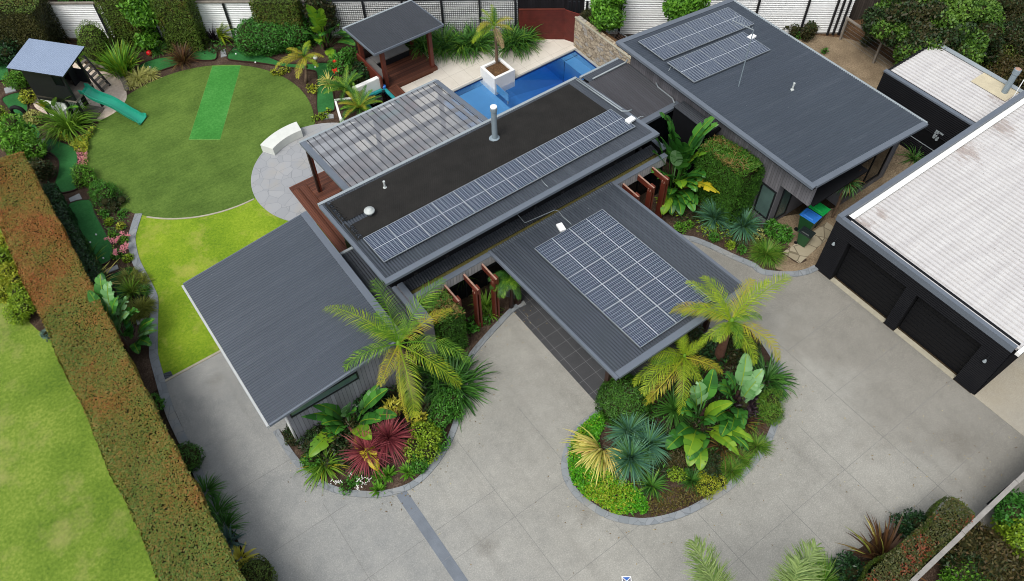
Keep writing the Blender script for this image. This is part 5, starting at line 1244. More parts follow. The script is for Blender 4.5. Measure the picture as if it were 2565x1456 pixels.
mb = MB(); edge_cap(mb, (7.75, 22.45, zpg(0, 22.45)), (7.75, 26.88, zpg(0, 26.88)), (1, 0, 0), .24, .04, .2); mb.build('flashing', 'flash', PG)
mb = MB(); edge_cap(mb, (14.95, 22.45, zpg(0, 22.45)), (14.95, 26.88, zpg(0, 26.88)), (-1, 0, 0), .2, .04, .2); mb.build('flashing', 'flash', PG)
for y_ in (23.4, 24.5, 25.6, 26.6): MB().box(7.85, 14.85, y_-.05, y_+.05, zpg(0, y_)-.26, zpg(0, y_)-.05).build('beam', 'redwood_dark', PG)
for x_ in (8.0, 10.3, 12.6, 14.7): MB().add(*(lambda m: (m.v, m.f))(MB().bar(Vector((x_, 22.5, zpg(0, 22.5)-.3)), Vector((x_, 26.8, zpg(0, 26.8)-.3)), .07, .14))).build('rafter', 'redwood_dark', PG)
for x_, y_ in ((7.84, 26.35), (7.84, 23.2), (14.75, 26.4), (11.3, 26.5)):
    MB().box(x_-.09, x_-.01, y_-.08, y_+.08, .3, 3.0).build('post', 'redwood_dark', PG); MB().box(x_+.02, x_+.10, y_-.08, y_+.08, .3, 3.0).build('post', 'redwood', PG)
DK = thing('timber_deck', 'red brown timber deck with broad steps along the house side', 'deck', (8, 24, 0))
MB().box(7.55, 10.9, 20.3, 27.2, 0, .40).build('boards', 'deck', DK); MB().box(7.2, 7.548, 20.3, 27.3, 0, .26).build('step', 'deck_x', DK); MB().box(6.86, 7.198, 20.3, 27.4, 0, .13).build('step', 'deck_x', DK); MB().box(6.86, 10.9, 27.41, 27.7, 0, .13).build('step', 'deck', DK)
t = thing('outdoor_sofa', 'pale outdoor lounge seat seen faintly through the pergola roofing', 'sofa', (12.2, 25, 0))
mb = MB(); mb.box(11.4, 13.4, 25.4, 26.1, .1, .45); mb.build('seat', 'timbertop', t, bevel=.05); MB().box(11.4, 13.4, 26.12, 26.3, .1, .85).build('backrest', 'timbertop', t, bevel=.05)
# garden bench: curved white block on the patio edge
cx, cy = PC; a0, a1 = math.radians(83), math.radians(121); n = 18
arc = [(cx+3.45*math.cos(a0+(a1-a0)*k/n), cy+3.45*math.sin(a0+(a1-a0)*k/n)) for k in range(n+1)]+[(cx+2.72*math.cos(a1-(a1-a0)*k/n), cy+2.72*math.sin(a1-(a1-a0)*k/n)) for k in range(n+1)]
tag(MB().prism(arc, .02, .48).build('garden_bench', mat_plain('pale_cast_concrete', '#cfd2cb', .7, .3, var=.06), None, (8, 31, 0), bevel=.02), 'curved pale concrete bench at the edge of the round patio', 'bench')

# ================================================================== PLAYHOUSE
E1 = Vector((.65, -.76, 0)).normalized(); E2 = Vector((.76, .65, 0)).normalized(); PH0 = Vector((.57*.992, 39.65*.992, 0))
PH = thing('playhouse', 'raised black playhouse with pale blue roof, ladder and green slide', 'playhouse', PH0)
R = Matrix(((E1.x, E2.x, 0), (E1.y, E2.y, 0), (0, 0, 1)))
def pb(x0, x1, y0, y1, z0, z1, name, mat, parent=PH, bevel=0): return MB().box(x0, x1, y0, y1, z0, z1, R, PH0).build(name, mat, parent, bevel=bevel)
mb = MB(); sheet_mb(mb, -1.53, 1.53, lambda a, t: tuple(PH0+E1*a+E2*(-1.03+2.06*t)+Z*(3.28+.22*t)), .076, .018, CORR); prf = mb.build('roof', 'greybluesheet', PH)
MB().add([tuple(PH0+E1*a+E2*b_+Z*(3.26+.22*(b_+1.03)/2.06-dz)) for dz in (.08, .01) for a, b_ in ((-1.5, -1), (1.5, -1), (1.5, 1), (-1.5, 1))], [(3, 2, 1, 0), (4, 5, 6, 7), (0, 1, 5, 4), (1, 2, 6, 5), (2, 3, 7, 6), (3, 0, 4, 7)]).build('soffit', 'blackpaint', prf)
fl_ = 1.5
pb(-1.1, .5, -.74, -.68, fl_-.25, 3.2, 'wall', 'blackpaint'); pb(-1.1, .5, .68, .74, fl_-.1, 3.35, 'wall', 'blackpaint'); pb(-1.1, -1.04, -.68, .68, fl_-.2, 3.2, 'wall', 'blackpaint')
pb(.44, .5, -.68, -.3, fl_, 3.2, 'wall', 'blackpaint'); pb(.44, .5, .3, .68, fl_, 3.2, 'wall', 'blackpaint'); pb(.44, .5, -.3, .3, 2.9, 3.2, 'wall', 'blackpaint')
pb(.5, 1.1, -.74, -.70, fl_, 2.35, 'wall', 'blackpaint'); pb(.5, 1.1, .70, .74, fl_, 2.3, 'wall', 'blackpaint')
pb(-1.1, 1.15, -.74, .74, fl_-.1, fl_, 'floor', 'greywood')
for x_, y_ in ((1.08, -.68), (1.08, .68), (-1.05, .68), (-1.05, -.68), (.45, -.68)): pb(x_-.05, x_+.05, y_-.05, y_+.05, 0, 3.25, 'post', 'blackpaint')
mb = MB(); A, P, nn = sheet(.02, fl_-.26, lambda s, u: tuple(PH0+E1*(-1.08+1.35*u)+E2*-.72+Z*s), .09, .02, CORR); P = P+np.array(E2*-1)[None, None]*A[:, 1][:, None, None]; mb.add(P.reshape(-1, 3).tolist(), [(i*2, i*2+1, i*2+3, i*2+2) for i in range(P.shape[0]-1)]); mb.build('lower_panel', 'white', PH)
pb(.27, .33, -.72, .3, .02, 1.2, 'lower_panel', 'white'); pb(-1.08, .27, -.69, .7, .0, 1.0, 'lower_panel', 'fascia')
pb(.4, 1.3, -.6, .5, .02, .14, 'step_deck', 'deckgrey')
# slide
sl = MB(); pts = []; n = 26
for k in range(n+1):
    t = k/n; x = 1.05+2.75*t; zc_ = fl_+.02 if t < .06 else None
    u = max(0, (t-.05)/.95); zz = (fl_+.05)*(1-u)**1.0+.10*u-.09*math.sin(u*math.pi*3.)*(1-.3*u)
    if t < .08: zz = fl_+.05
    pts.append((x, max(zz, .1)))
prof = [(-.30, .2), (-.27, .21), (-.23, .03), (.0, 0), (.23, .03), (.27, .21), (.30, .2), (.27, -.03), (0, -.05), (-.27, -.03)]
vs = []
for i, (x, zz) in enumerate(pts):
    wdt = 1.0+(.25*(i/n > .93)) 
    vs += [tuple(PH0+E1*x+E2*(y_*wdt+.06)+Z*(zz+h_*(1 if i < n-2 else .7))) for y_, h_ in prof]
m_ = len(prof); sl.add(vs, [(i*m_+k, i*m_+(k+1) % m_, (i+1)*m_+(k+1) % m_, (i+1)*m_+k) for i in range(n) for k in range(m_)]+[tuple(range(m_)), tuple(n*m_+k for k in range(m_))[::-1]])
o = sl.build('slide', 'slide', PH, smooth=False); o['label'] = 'wavy green plastic slide'
# ladder on the far side
la, lb_ = q('a', 1455, 1085, fl_), Vector((2.44, 40.22, .02)); side = Vector((.42, .28, 0)).normalized()
lad = MB()
for s in (-.27, .27): lad.bar(la+side*s+Z*.1, lb_+side*s, .07, .18, Z)
lo = lad.build('ladder', 'blackpaint', PH)
for k in range(7): c = la.lerp(lb_, (k+.6)/7); MB().bar(c-side*.23+Z*.03, c+side*.23+Z*.03, .17, .035, Z).build('tread', 'greywood', lo)

# ================================================================== SMALL THINGS
tag(MB().lathe(q('A', 1160, 428, .0), [(.02, 0), (.1, .03), (.15, .1), (.16, .16), (.14, .23), (.08, .29), (.02, .31)], 16).build('ball', 'red', None, q('A', 1160, 428, 0), smooth=True), 'bright red ball lying in the bed by the putting greens', 'ball')
c = q('b', 275, 560, .35); mb = MB(); pts = []
for k in range(25): a = 2*math.pi*k/24; pts.append(c+Vector((.26*math.cos(a), -.2*math.cos(a), .33*math.sin(a)+.02)))
mb.tube(pts, .1, 9, False); tag(mb.build('tyre', 'rubber', None, (c.x, c.y, 0), smooth=True), 'black tyre standing upright on the putting green as an obstacle', 'tyre')
greens = [('long putting green with a rounded end beside the dark low hedge', q2('E', [(522, 345), (690, 300), (735, 400), (790, 500), (832, 580), (868, 650), (876, 710), (860, 760), (810, 792), (755, 800), (712, 780), (688, 730), (650, 650), (590, 500)])),
          ('curving putting green beside the pink flowers left of the turf circle', q2('b', [(680, 1000), (760, 958), (920, 1010), (1090, 1080), (1165, 1190), (1172, 1330), (1150, 1480), (1130, 1640), (1180, 1700), (1010, 1760), (830, 1760), (835, 1600), (880, 1456), (872, 1265), (660, 1085)])),
          ('putting green holding the black tyre', q2('b', [(45, 350), (330, 268), (420, 470), (430, 560), (560, 780), (612, 900), (545, 948), (262, 700), (200, 600), (110, 480)])),
          ('putting green at the far left behind the playhouse', q2('A', [(-30, 428), (72, 428), (64, 525), (70, 600), (-30, 622)])),
          ('putting green with a wavy edge beside the bronze flax', q2('A', [(1082, 512), (1170, 470), (1320, 440), (1392, 470), (1370, 505), (1270, 540), (1210, 562), (1190, 560), (1085, 560)])),
          ('small putting green right of the bronze flax', q2('A', [(1490, 412), (1652, 380), (1662, 465), (1500, 462)])),
          ('long bent putting green beneath the yellow palm', q2('B', [(-60, 368), (0, 384), (150, 425), (330, 492), (520, 500), (640, 490), (705, 530), (692, 620), (700, 720), (712, 850), (640, 868), (580, 870), (576, 700), (575, 572), (520, 545), (330, 522), (128, 490), (-20, 476), (-117, 452)])),
          ('putting green beside the clump of torn paddle leaves', q2('E', [(845, 895), (990, 835), (1040, 870), (1010, 980), (960, 1050), (985, 1170), (1038, 1290), (1000, 1340), (930, 1200), (900, 1000)]))]
for lb2, poly in greens:
    mb = MB(); P2 = smooth_poly(poly, True, 4); c = (sum(p[0] for p in P2)/len(P2), sum(p[1] for p in P2)/len(P2), 0)
    t = thing('putting_green', lb2, 'putting green', c, 'putting greens of the mini golf course'); MB().prism(P2, .01, .045).build('felt', 'felt', t)
    band(P2, -.02, .035, -.01, .065, True).build('edge', 'redwood_dark', t)
balls = [('E', 742, 565), ('E', 697, 625), ('E', 798, 748), ('A', 1822, 418), ('A', 1158, 520), ('A', 1972, 482), ('B', 100, 484), ('B', 562, 520), ('A', 240, 1044)]
for fr, x_, y_ in balls:
    p = q(fr, x_, y_, .06); o = MB().lathe(p-Vector((0, 0, .03)), [(.01, 0), (.04, .02), (.045, .045), (.03, .075), (.01, .085)], 10).build('golf_ball', 'whiteplastic', None, p, smooth=True)
    tag(o, 'small white golf ball lying on a putting green', 'golf ball', 'golf balls on the greens')
p = q('B', 563, 445, .6); t = thing('globe_lamp', 'white globe garden lamp behind the yellow palm', 'lamp', (p.x, p.y, 0)); MB().lathe(p-Vector((0, 0, .12)), [(.02, 0), (.09, .03), (.12, .1), (.11, .16), (.06, .22), (.01, .24)], 16).build('globe', 'whiteplastic', t, smooth=True); MB().tube([(p.x, p.y, 0), p-Vector((0, 0, .12))], .025, 8).build('pole', 'blackpaint', t)
st = [('E', [(530, 285), (612, 246), (634, 286), (548, 324)], 'grey slab between the two left putting greens'), ('E', [(838, 832), (905, 795), (916, 826), (832, 860), (780, 850)], 'grey slab past the rounded end of the long green'), ('E', [(1050, 1222), (1130, 1205), (1142, 1236), (1060, 1262)], 'grey slab beside the stone edging and torn paddle leaves'),
      ('A', [(30, 682), (110, 663), (126, 700), (42, 722)], 'pale stone left of the playhouse'), ('A', [(1703, 395), (1735, 378), (1752, 430), (1705, 442)], 'grey slab between two putting greens at the back'), ('B', [(610, 888), (640, 878), (702, 882), (706, 910), (625, 922)], 'grey slab at the edge of the round patio'), ('A', [(310, 1080), (350, 1070), (350, 1110), (318, 1120)], 'grey slab under the light green tree')]
for fr, poly, lb2 in st:
    P2 = q2(fr, poly, .03); o = MB().prism(P2, -.02, .045).build('stepping_stone', 'stepstone', None, (*P2[0], 0), bevel=.01); tag(o, lb2, 'paving slab')
gd = q2('I', [(1025, 150), (1075, 132), (1092, 165), (1040, 190)], .02); t = thing('drain_grate', 'dark metal drain grate at the corner of lawn and driveway', 'drain grate', (*gd[0], 0)); MB().prism(gd, -.01, .02).build('frame', 'fascia', t)
mb = MB(); g0, g1, g2, g3_ = [Vector((*p, .026)) for p in gd]
for k in range(9): u = (k+.5)/9; mb.bar(g0.lerp(g1, u), g3_.lerp(g2, u), .012, .012)
mb.build('bar', 'flash', t)
# wheelie bins
def bin_(c, a, body, lid, s, label, lblid):
    R = Matrix.Rotation(a, 3, 'Z'); t = thing('wheelie_bin', label, 'wheelie bin', c, 'wheelie bins by the wall'); c = Vector(c); h = 1.0*s; w0, w1, d0, d1_ = .2*s, .28*s, .24*s, .36*s
    vs = [tuple(c+R@Vector(v)) for v in [(-w0, -d0, .06), (w0, -d0, .06), (w0, d0, .06), (-w0, d0, .06), (-w1, -d1_, h), (w1, -d1_, h), (w1, d1_, h), (-w1, d1_, h)]]
    MB().add(vs, [(3, 2, 1, 0), (4, 5, 6, 7), (0, 1, 5, 4), (1, 2, 6, 5), (2, 3, 7, 6), (3, 0, 4, 7)]).build('body', body, t, bevel=.02)
    l = MB().box(-w1-.015, w1+.015, -d1_-.03, d1_+.02, h+.005, h+.05, R, c).add([tuple(c+R@Vector(v)) for v in [(-w1*.7, -d1_*.7, h+.05), (w1*.7, -d1_*.7, h+.05), (w1*.7, d1_*.75, h+.05), (-w1*.7, d1_*.75, h+.05), (-w1*.55, -d1_*.5, h+.08), (w1*.55, -d1_*.5, h+.08), (w1*.55, d1_*.6, h+.08), (-w1*.55, d1_*.6, h+.08)]], [(4, 5, 6, 7), (0, 1, 5, 4), (1, 2, 6, 5), (2, 3, 7, 6), (3, 0, 4, 7)]).build('lid', lid, t, bevel=.015); l['label'] = lblid
    MB().tube([c+R@Vector((-w1*.9, d1_+.06, h-.03)), c+R@Vector((w1*.9, d1_+.06, h-.03))], .018, 8).build('handle', body, t)
    for sg_ in (-1, 1): MB().tube([c+R@Vector((sg_*w0*1.05, d0+.04, .1)), c+R@Vector((sg_*w0*1.3, d0+.04, .1))], .1*s, 12).build('wheel', 'rubber', t)
bin_((24.17, 11.48, .0), .12, 'bingreen', 'lidblue', 1.0, 'green wheelie bin with a blue lid', 'blue lid')
bin_((24.82, 11.55, .0), .1, 'binblack', 'lidgreen', 1.0, 'dark wheelie bin with a bright green lid', 'bright green lid')
bin_((23.5, 11.02, .0), .15, 'bingreen', 'binblack', .78, 'smaller green wheelie bin with a dark lid', 'dark lid')
# timber blade screens
def blade(x, label, grp='timber blades along the front glass'):
    t = thing('timber_screen', label, 'timber screen', (x, 16.3, 0), grp); top = 2.63
    MB().box(x-.035, x+.035, 15.78, 16.76, top-.27, top).build('arm', 'redwood', t); MB().box(x-.035, x+.035, 15.78, 16.76, top+.002, top+.012).build('arm_top', 'timbertop', t)
    for s in (-1, 1):
        MB().box(x+s*.075-.035, x+s*.075+.035, 15.80, 16.04, 0, top+.03).build('post', 'redwood', t)
    mb = MB()
    for a_, b_ in ((15.86, 2.5), (15.98, 2.5), (15.86, 2.42), (15.98, 2.42)): mb.tube([(x-.13, a_, b_), (x+.13, a_, b_)], .018, 7)
    mb.build('bolt', 'timbertop', t)
for x_, lb2 in ((8.68, 'timber blade behind the clipped box hedge'), (9.57, 'timber blade in the middle of the recess left of the carport'), (10.43, 'timber blade nearest the left edge of the carport'), (17.75, 'timber blade tucked against the right edge of the carport'), (18.62, 'timber blade in the open to the right of the carport'), (19.42, 'timber blade beside the tall paddle leaves')): blade(x_, lb2)
# marker on the drive, at the bottom edge
c = at(1570, 1457, .0); t = thing('drive_marker', 'small white framed blue and grey marker on the driveway', 'marker', c); s_ = .16
MB().box(-s_, s_, -s_*1.1, s_*1.1, .0, .02, Matrix.Rotation(-HD, 3, 'Z'), c).build('plate', 'white', t)
Rz = Matrix.Rotation(-HD, 3, 'Z'); tri = lambda ps, zz: [tuple(c+Rz@Vector((a*s_, b*s_, zz))) for a, b in ps]
MB().add(tri([(-.78, .85), (.78, .85), (0, .12)], .024), [(0, 2, 1)]).build('blue_panel', 'signblue', t); MB().add(tri([(-.82, .7), (-.08, .0), (-.82, -.8)], .024)+tri([(.82, .7), (.08, 0), (.82, -.8)], .024), [(0, 1, 2), (3, 5, 4)]).build('grey_panel', 'signgrey', t)
# clothes airer behind the stone wall
t = thing('clothes_airer', 'folding wire clothes airer between the stone wall and the white fence', 'clothes airer', q('f', 1390, 560, 0)); a = [q('f', *p, 1.0) for p in ((1235, 470), (1400, 410), (1560, 500), (1400, 590))]
mb = MB()
for i in range(4): mb.tube([a[i], a[(i+1) % 4]], .02, 6); mb.tube([a[i], (a[i].x, a[i].y, 0)], .018, 6)
mb.build('frame', 'gutter', t); mb = MB()
for k in range(1, 9): u = k/9; mb.tube([a[0].lerp(a[3], u), a[1].lerp(a[2], u)], .006, 4)
mb.build('wire', 'timbertop', t)
# black car just entering at the right edge
cc_ = q('L', 1697, 150, 0)+Vector((1.0, .35, 0)); Rc = Matrix.Rotation(math.radians(0), 3, 'Z')
CAR = thing('parked_car', 'black car parked on the pale slab at the right edge', 'car', cc_)
prof = [(-2.2, .35), (-2.25, .6), (-2.1, .78), (-1.2, .92), (-.5, 1.38), (.9, 1.42), (1.75, 1.0), (2.15, .92), (2.2, .5), (2.15, .3)]
mb = MB(); vs = []
for wy, inset in ((-.86, 1), (-.7, 0), (.7, 0), (.86, 1)):
    vs += [tuple(cc_+Vector((2.2+px*(.97 if inset else 1.), wy*(.82 if pz > 1.1 else 1), pz*(1-.07*inset)+.02))) for px, pz in prof]
m_ = len(prof); mb.add(vs, [(i*m_+k, i*m_+(k+1) % m_, (i+1)*m_+(k+1) % m_, (i+1)*m_+k) for i in range(3) for k in range(m_)]+[tuple(range(m_)), tuple(3*m_+k for k in range(m_))[::-1]]); mb.build('body', 'carpaint', CAR, bevel=.05)
for px in (-1.4, 1.35):
    for s in (-1, 1):
        wc = cc_+Vector((2.2+px, s*.82, .33)); wl = MB().tube([wc-Vector((0, .1, 0)), wc+Vector((0, .1, 0))], .33, 20).build('wheel', 'rubber', CAR); MB().tube([wc+Vector((0, s*.095, 0)), wc+Vector((0, s*.11, 0))], .2, 14).build('rim', 'galv', wl)
for s in (-1, 1): MB().box(-.04, .06, s*.65-.14, s*.65+.14, .58, .7, None, cc_+Vector((-.02, 0, 0))).build('headlight', 'clear', CAR)
# glass panel by the pool planter
g = [q('C', *p, .0) for p in ((100, 745), (240, 705))]; g = [Vector((p.x, p.y, 0)) for p in g]
MB().bar(Vector((18.9, 26.7, .1)), Vector((18.9, 27.8, .1)), .012, .5, Z).build('pane', 'clear', gp); MB().bar(Vector((18.9, 26.75, -.3)), Vector((18.9, 26.75, -.12)), .05, .05).build('clamp', 'galv', gp)

# ================================================================== HEDGES
def xy(fr, x, y, z=0.): p = q(fr, x, y, z); return (p.x, p.y, z)
hedge_box('long_hedge', 'long clipped hedge flushed red and orange dividing the two lawns', 'hedge', ['hedge_red', 'core'], -4.4, -2.34, 6., 34.4, 2.6, dens=1000, leaf=(.085, .05), bulge=.16, tilt=.42, ragged=.045, batter=.34)
hedge_box('low_hedge', 'low glossy dark green hedge beside the long red hedge', 'hedge', ['low_dark', 'core'], -2.55, -1.93, 25.6, 33.2, 1.35, dens=480, leaf=(.13, .06), bulge=.14)
hedge_box('clipped_hedge', 'clipped bamboo hedge with a straw brown top by the timber blades', 'hedge', ['hedge_bamboo', 'hedge_straw', 'core'], 7.52, 8.62, 15.35, 16.72, 2.55, dens=620, leaf=(.16, .035), top_mat='hedge_straw', bulge=.14)
hedge_box('clipped_hedge', 'tall clipped bamboo hedge with a straw brown top against the right wing', 'hedge', ['hedge_bamboo', 'hedge_straw', 'core'], 21.5, 22.78, 13.55, 16.2, 3.3, dens=620, leaf=(.16, .035), top_mat='hedge_straw', bulge=.2, round_=.3)
FR_ = frame_box(FD)
def fence_hedge(label, xa, xb, depth, h, off, mats, dens=380, leaf=(.1, .05), top=None, bulge=.1):
    a, b = fp(xa, off), fp(xb, off); L = (b-a).length
    return hedge_box('clipped_hedge', label, 'hedge', mats, 0, L, -depth, 0, h, dens, leaf, FR_, (a.x, a.y), None, top, bulge, .18)
fence_hedge('big dark clipped hedge in the top left corner', -9., 2.3, 1.7, 3.0, .2, ['hedge_dark', 'hedge_olive', 'core'], 330, (.11, .05), 'hedge_olive', .12)
fence_hedge('olive clipped hedge column left of the light green tree', 4.7, 6.15, 1.0, 3.2, .15, ['hedge_olive', 'core'], 420)
fence_hedge('clipped hedge block between the light green tree and the small fan palm', 7.05, 8.65, 1.1, 3.2, .15, ['hedge_olive', 'hedge_green', 'core'], 420, (.1, .05), None)
fence_hedge('clipped square hedge block rising above the rounded green hedge', 11.15, 13.2, 1.0, 2.9, .1, ['hedge_olive', 'core'], 420)
# rounded green hedge
c0 = q('A', 1950, 300, .8); c1 = q('B', 420, 250, .8)
blob_bush('rounded_hedge', 'rounded bright green hedge beside the putting green', 'hedge', ['hedge_green', 'core'],
          [(*c0.lerp(c1, k/4)[:2], .85, .95, .95, 1.0) for k in range(5)], 300, (.11, .06), shell=.15, core=.86)
hedge_box('boundary_hedge', 'low clipped hedge with red tips along the bottom right fence', 'hedge', ['hedge_olive', 'hedge_tip', 'core'], 9.5, 17.45, -.86, .0, 2.0, dens=1000, leaf=(.075, .045), top_mat='hedge_tip', bulge=.22)
def ball(name, label, c, r, mats, dens=520, leaf=(.07, .04), cat='topiary'):
    r = r if isinstance(r, tuple) else (r, r, r)
    return blob_bush(name, label, cat, mats, [(c[0], c[1], c[2], *r)], dens, leaf, shell=.1, core=.9, tilt=.6)
p = q('A', 735, 340, 1.1); ball('topiary_egg', 'egg shaped clipped shrub beside the playhouse roof', (p.x, p.y, 1.1), (.8, .8, 1.25), ['topiary', 'core'])
p = q('P', 466, 1150, .45); ball('topiary_ball', 'clipped green ball squeezed between the red hedge and driveway', (p.x+.05, p.y, .5), .55, ['hedge_bamboo', 'core'])
p = q('P', 640, 1445, .5); ball('topiary_ball', 'clipped ball at the bottom edge beside the red hedge', (p.x, p.y, .5), .62, ['hedge_olive', 'core'])
p = q('P', 1562, 1000, .9); ball('topiary_cube', 'rounded clipped bamboo cube under the front corner of the carport', (p.x, p.y, .85), (1.0, .95, .95), ['hedge_bamboo', 'core'], 620, (.16, .03))

# ================================================================== PALMS
R_ = lambda a, b: rng.uniform(a, b)
def mixfronds(spec):
    return [(a, e, L, d, m_, dict(nl=38, ll=(.2 if e <= -20 else R_(.46, .6))*(L/2.4)**.7, lw=.025*min(1., (L/2.4)**.8), hang=R_(.3, 1.1), rise=R_(-.05, .45), roll=R_(-.35, .35), jit=.28 if m_ == 'palmgrey' else .07) | (dict(nl=90, lw=.03, ll=R_(.62, .8)) if m_ == 'palmgrey' else {})) for a, e, L, d, m_ in spec]
def az_px(crown, fr, x, y):
    """world azimuth (degrees) from the crown towards a photographed frond tip"""
    p = q(fr, x, y, crown[2]); return math.degrees(math.atan2(p.y-crown[1], p.x-crown[0]))
def palm_at(label, base_px, crown_px, ch, tips, extra=7, em=('palm', 'palmdark'), **kw):
    b = q(*base_px, 0.); c = q(*crown_px, ch); sp = []
    for fr, x, y, el, dr, mt in tips:
        tz = ch+.15+(.9 if el > 60 else .5 if el > 40 else .15 if el > 20 else -.7)
        p = q(fr, x, y, tz); dx, dy = p.x-c.x, p.y-c.y; hd = math.hypot(dx, dy)
        L = max(1.0, hd*1.16 if el > 10 else hd*1.08); sp.append((math.degrees(math.atan2(dy, dx)), el, min(L, 3.2), dr, mt))
    n0 = len(sp)
    for k in range(extra):                      # younger and hidden fronds filling the crown
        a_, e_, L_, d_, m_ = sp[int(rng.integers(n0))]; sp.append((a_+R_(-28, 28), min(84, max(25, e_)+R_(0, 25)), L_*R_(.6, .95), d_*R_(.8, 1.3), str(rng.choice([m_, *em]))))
    return palm('palm_tree', label, (b.x, b.y, 0), tuple(c), mixfronds(sp), **kw)
palm_at('king palm with swollen grey trunk rising from the front left bed', ('P', 1042, 1012), ('P', 1000, 868), 3.0,
        [('P', 978, 695, 74, .3, 'palm'), ('P', 822, 765, 42, 1.2, 'palmlime'), ('P', 852, 905, 22, 1.2, 'palm'), ('P', 1118, 725, 48, 1.2, 'palm'), ('P', 1128, 790, 42, 1.1, 'palmyellow'),
         ('P', 1170, 880, 34, 1.3, 'palm'), ('P', 1150, 975, 10, 1.2, 'palmlime'), ('P', 1055, 1035, -8, 1.0, 'palmlime'), ('P', 985, 1052, -25, .6, 'palmyellow'), ('P', 940, 790, 55, 1.1, 'palm'), ('P', 1050, 790, 64, .8, 'palm'), ('P', 900, 830, 40, 1.2, 'palm')], extra=3, em=('palm',), trunk_r=(.2, .12), mat_t='trunk', thatch=True)
palm_at('tall palm overhanging the front corner of the carport solar panels', ('P', 1795, 905), ('P', 1830, 812), 3.6,
        [('p', 700, 130, 42, 1.0, 'palmlime'), ('p', 430, 490, 30, 1.5, 'palmyellow'), ('p', 1340, 150, 48, 1.0, 'palmyellow'), ('p', 1800, 230, 40, 1.0, 'palmlime'), ('p', 1800, 1080, 12, 1.3, 'palmyellow'), ('p', 1480, 1240, 0, 1.0, 'palmlime'),
         ('p', 740, 1050, 5, 1.2, 'palmlime'), ('p', 1280, 1080, -5, 1.1, 'palm'), ('p', 1000, 900, 10, 1.3, 'palm'), ('p', 960, 420, 60, .8, 'palmlime'), ('p', 1500, 560, 35, 1.2, 'palm'), ('p', 880, 700, 20, 1.2, 'palmdark')], extra=9, em=('palmlime',), trunk_r=(.2, .12))
palm_at('shorter lime palm below the tall one in the island bed', ('P', 1700, 1010), ('P', 1712, 900), 2.2,
        [('p', 370, 770, 60, .6, 'palmlime'), ('p', 0, 1400, 22, 1.2, 'palmlime'), ('K', 770, 215, 18, 1.2, 'palmlime'), ('p', 760, 900, 45, 1.0, 'palmlime'), ('p', 1010, 1310, 22, 1.2, 'palmyellow'), ('K', 880, 370, -5, .9, 'palmyellow'), ('K', 1080, 400, -12, .8, 'palmlime'), ('K', 1180, 270, 8, 1.1, 'palmlime'), ('p', 200, 1250, 35, 1.0, 'palm')], extra=5, em=('palmlime',), trunk_r=(.15, .09))
palm_at('slender palm growing in the white planter box', ('C', 95, 545), ('B', 1945, 215), 2.75,
        [('B', 1925, 0, 78, .3, 'palmlime'), ('B', 2080, 130, 45, 1.2, 'palmyellow'), ('B', 1800, 190, 42, 1.2, 'palmyellow'), ('B', 1780, 370, 10, 1.1, 'palmlime'), ('B', 1830, 330, 0, .9, 'palmlime'), ('B', 1995, 390, -15, .7, 'dead'), ('B', 2040, 300, 15, 1.1, 'palmyellow'), ('B', 1870, 90, 60, .8, 'palmlime')], trunk_r=(.09, .06), mat_t='trunk')
palm_at('bright yellow palm beside the turf circle', ('B', 490, 640), ('B', 480, 460), 1.3,
        [('B', 345, 345, 42, 1.1, 'palmyellow'), ('B', 520, 320, 50, 1.0, 'palmlime'), ('B', 610, 440, 35, 1.1, 'palmyellow'), ('B', 265, 490, 28, 1.2, 'palmyellow'), ('B', 360, 570, 15, 1.1, 'palmyellow'), ('B', 445, 635, 0, 1.0, 'palmyellow'), ('B', 560, 560, 15, 1.0, 'palmlime'), ('B', 420, 400, 55, .9, 'palmyellow')], trunk_r=(.08, .06), mat_t='trunk')
palm_at('half shaded palm under the left edge of the carport', ('g', 1690, 1060), ('g', 1680, 640), 2.0,
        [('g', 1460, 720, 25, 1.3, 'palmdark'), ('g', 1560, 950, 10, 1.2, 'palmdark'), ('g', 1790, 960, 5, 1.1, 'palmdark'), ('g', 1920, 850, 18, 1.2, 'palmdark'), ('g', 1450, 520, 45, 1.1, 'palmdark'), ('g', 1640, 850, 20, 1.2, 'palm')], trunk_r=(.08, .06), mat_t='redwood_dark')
# feather palms whose crowns just reach into the bottom of the view
palm_at('soft grey green palm frond rising at the bottom edge, left one', ('P', 1790, 1640), ('P', 1800, 1545), 4.2, [('P', 1705, 1375, 58, .9, 'palmgrey'), ('P', 1900, 1500, 30, 1.2, 'palmgrey'), ('P', 1640, 1560, 30, 1.2, 'palmgrey')], extra=2, em=('palmgrey',), trunk_r=(.14, .1), mat_t='trunk')
palm_at('soft grey green palm frond rising at the bottom edge, right one', ('P', 1960, 1620), ('P', 1955, 1530), 4.2, [('P', 2010, 1345, 62, .8, 'palmgrey'), ('P', 1870, 1500, 30, 1.2, 'palmgrey'), ('P', 2060, 1500, 25, 1.3, 'palmgrey')], extra=2, em=('palmgrey',), trunk_r=(.14, .1), mat_t='trunk')
# cycads
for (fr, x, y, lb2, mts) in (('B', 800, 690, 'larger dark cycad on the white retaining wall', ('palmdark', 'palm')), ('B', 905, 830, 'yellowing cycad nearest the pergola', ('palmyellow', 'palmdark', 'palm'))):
    p = q(fr, x, y, .75); t = thing('cycad', lb2, 'cycad', (p.x, p.y, 0))
    MB().tube([(p.x, p.y, 0), (p.x, p.y, .75)], [.2, .15], 10).build('trunk', 'trunkdark', t, smooth=True)
    for k in range(26):
        V, F = frond((p.x, p.y, .72), math.radians(k*137.5), math.radians(R_(8, 65)), R_(1.05, 1.4), R_(.6, 1.1), 40, .22, .016, .15, .35, start=.08); np_mesh('frond', V, F, mts[k % len(mts)], t)

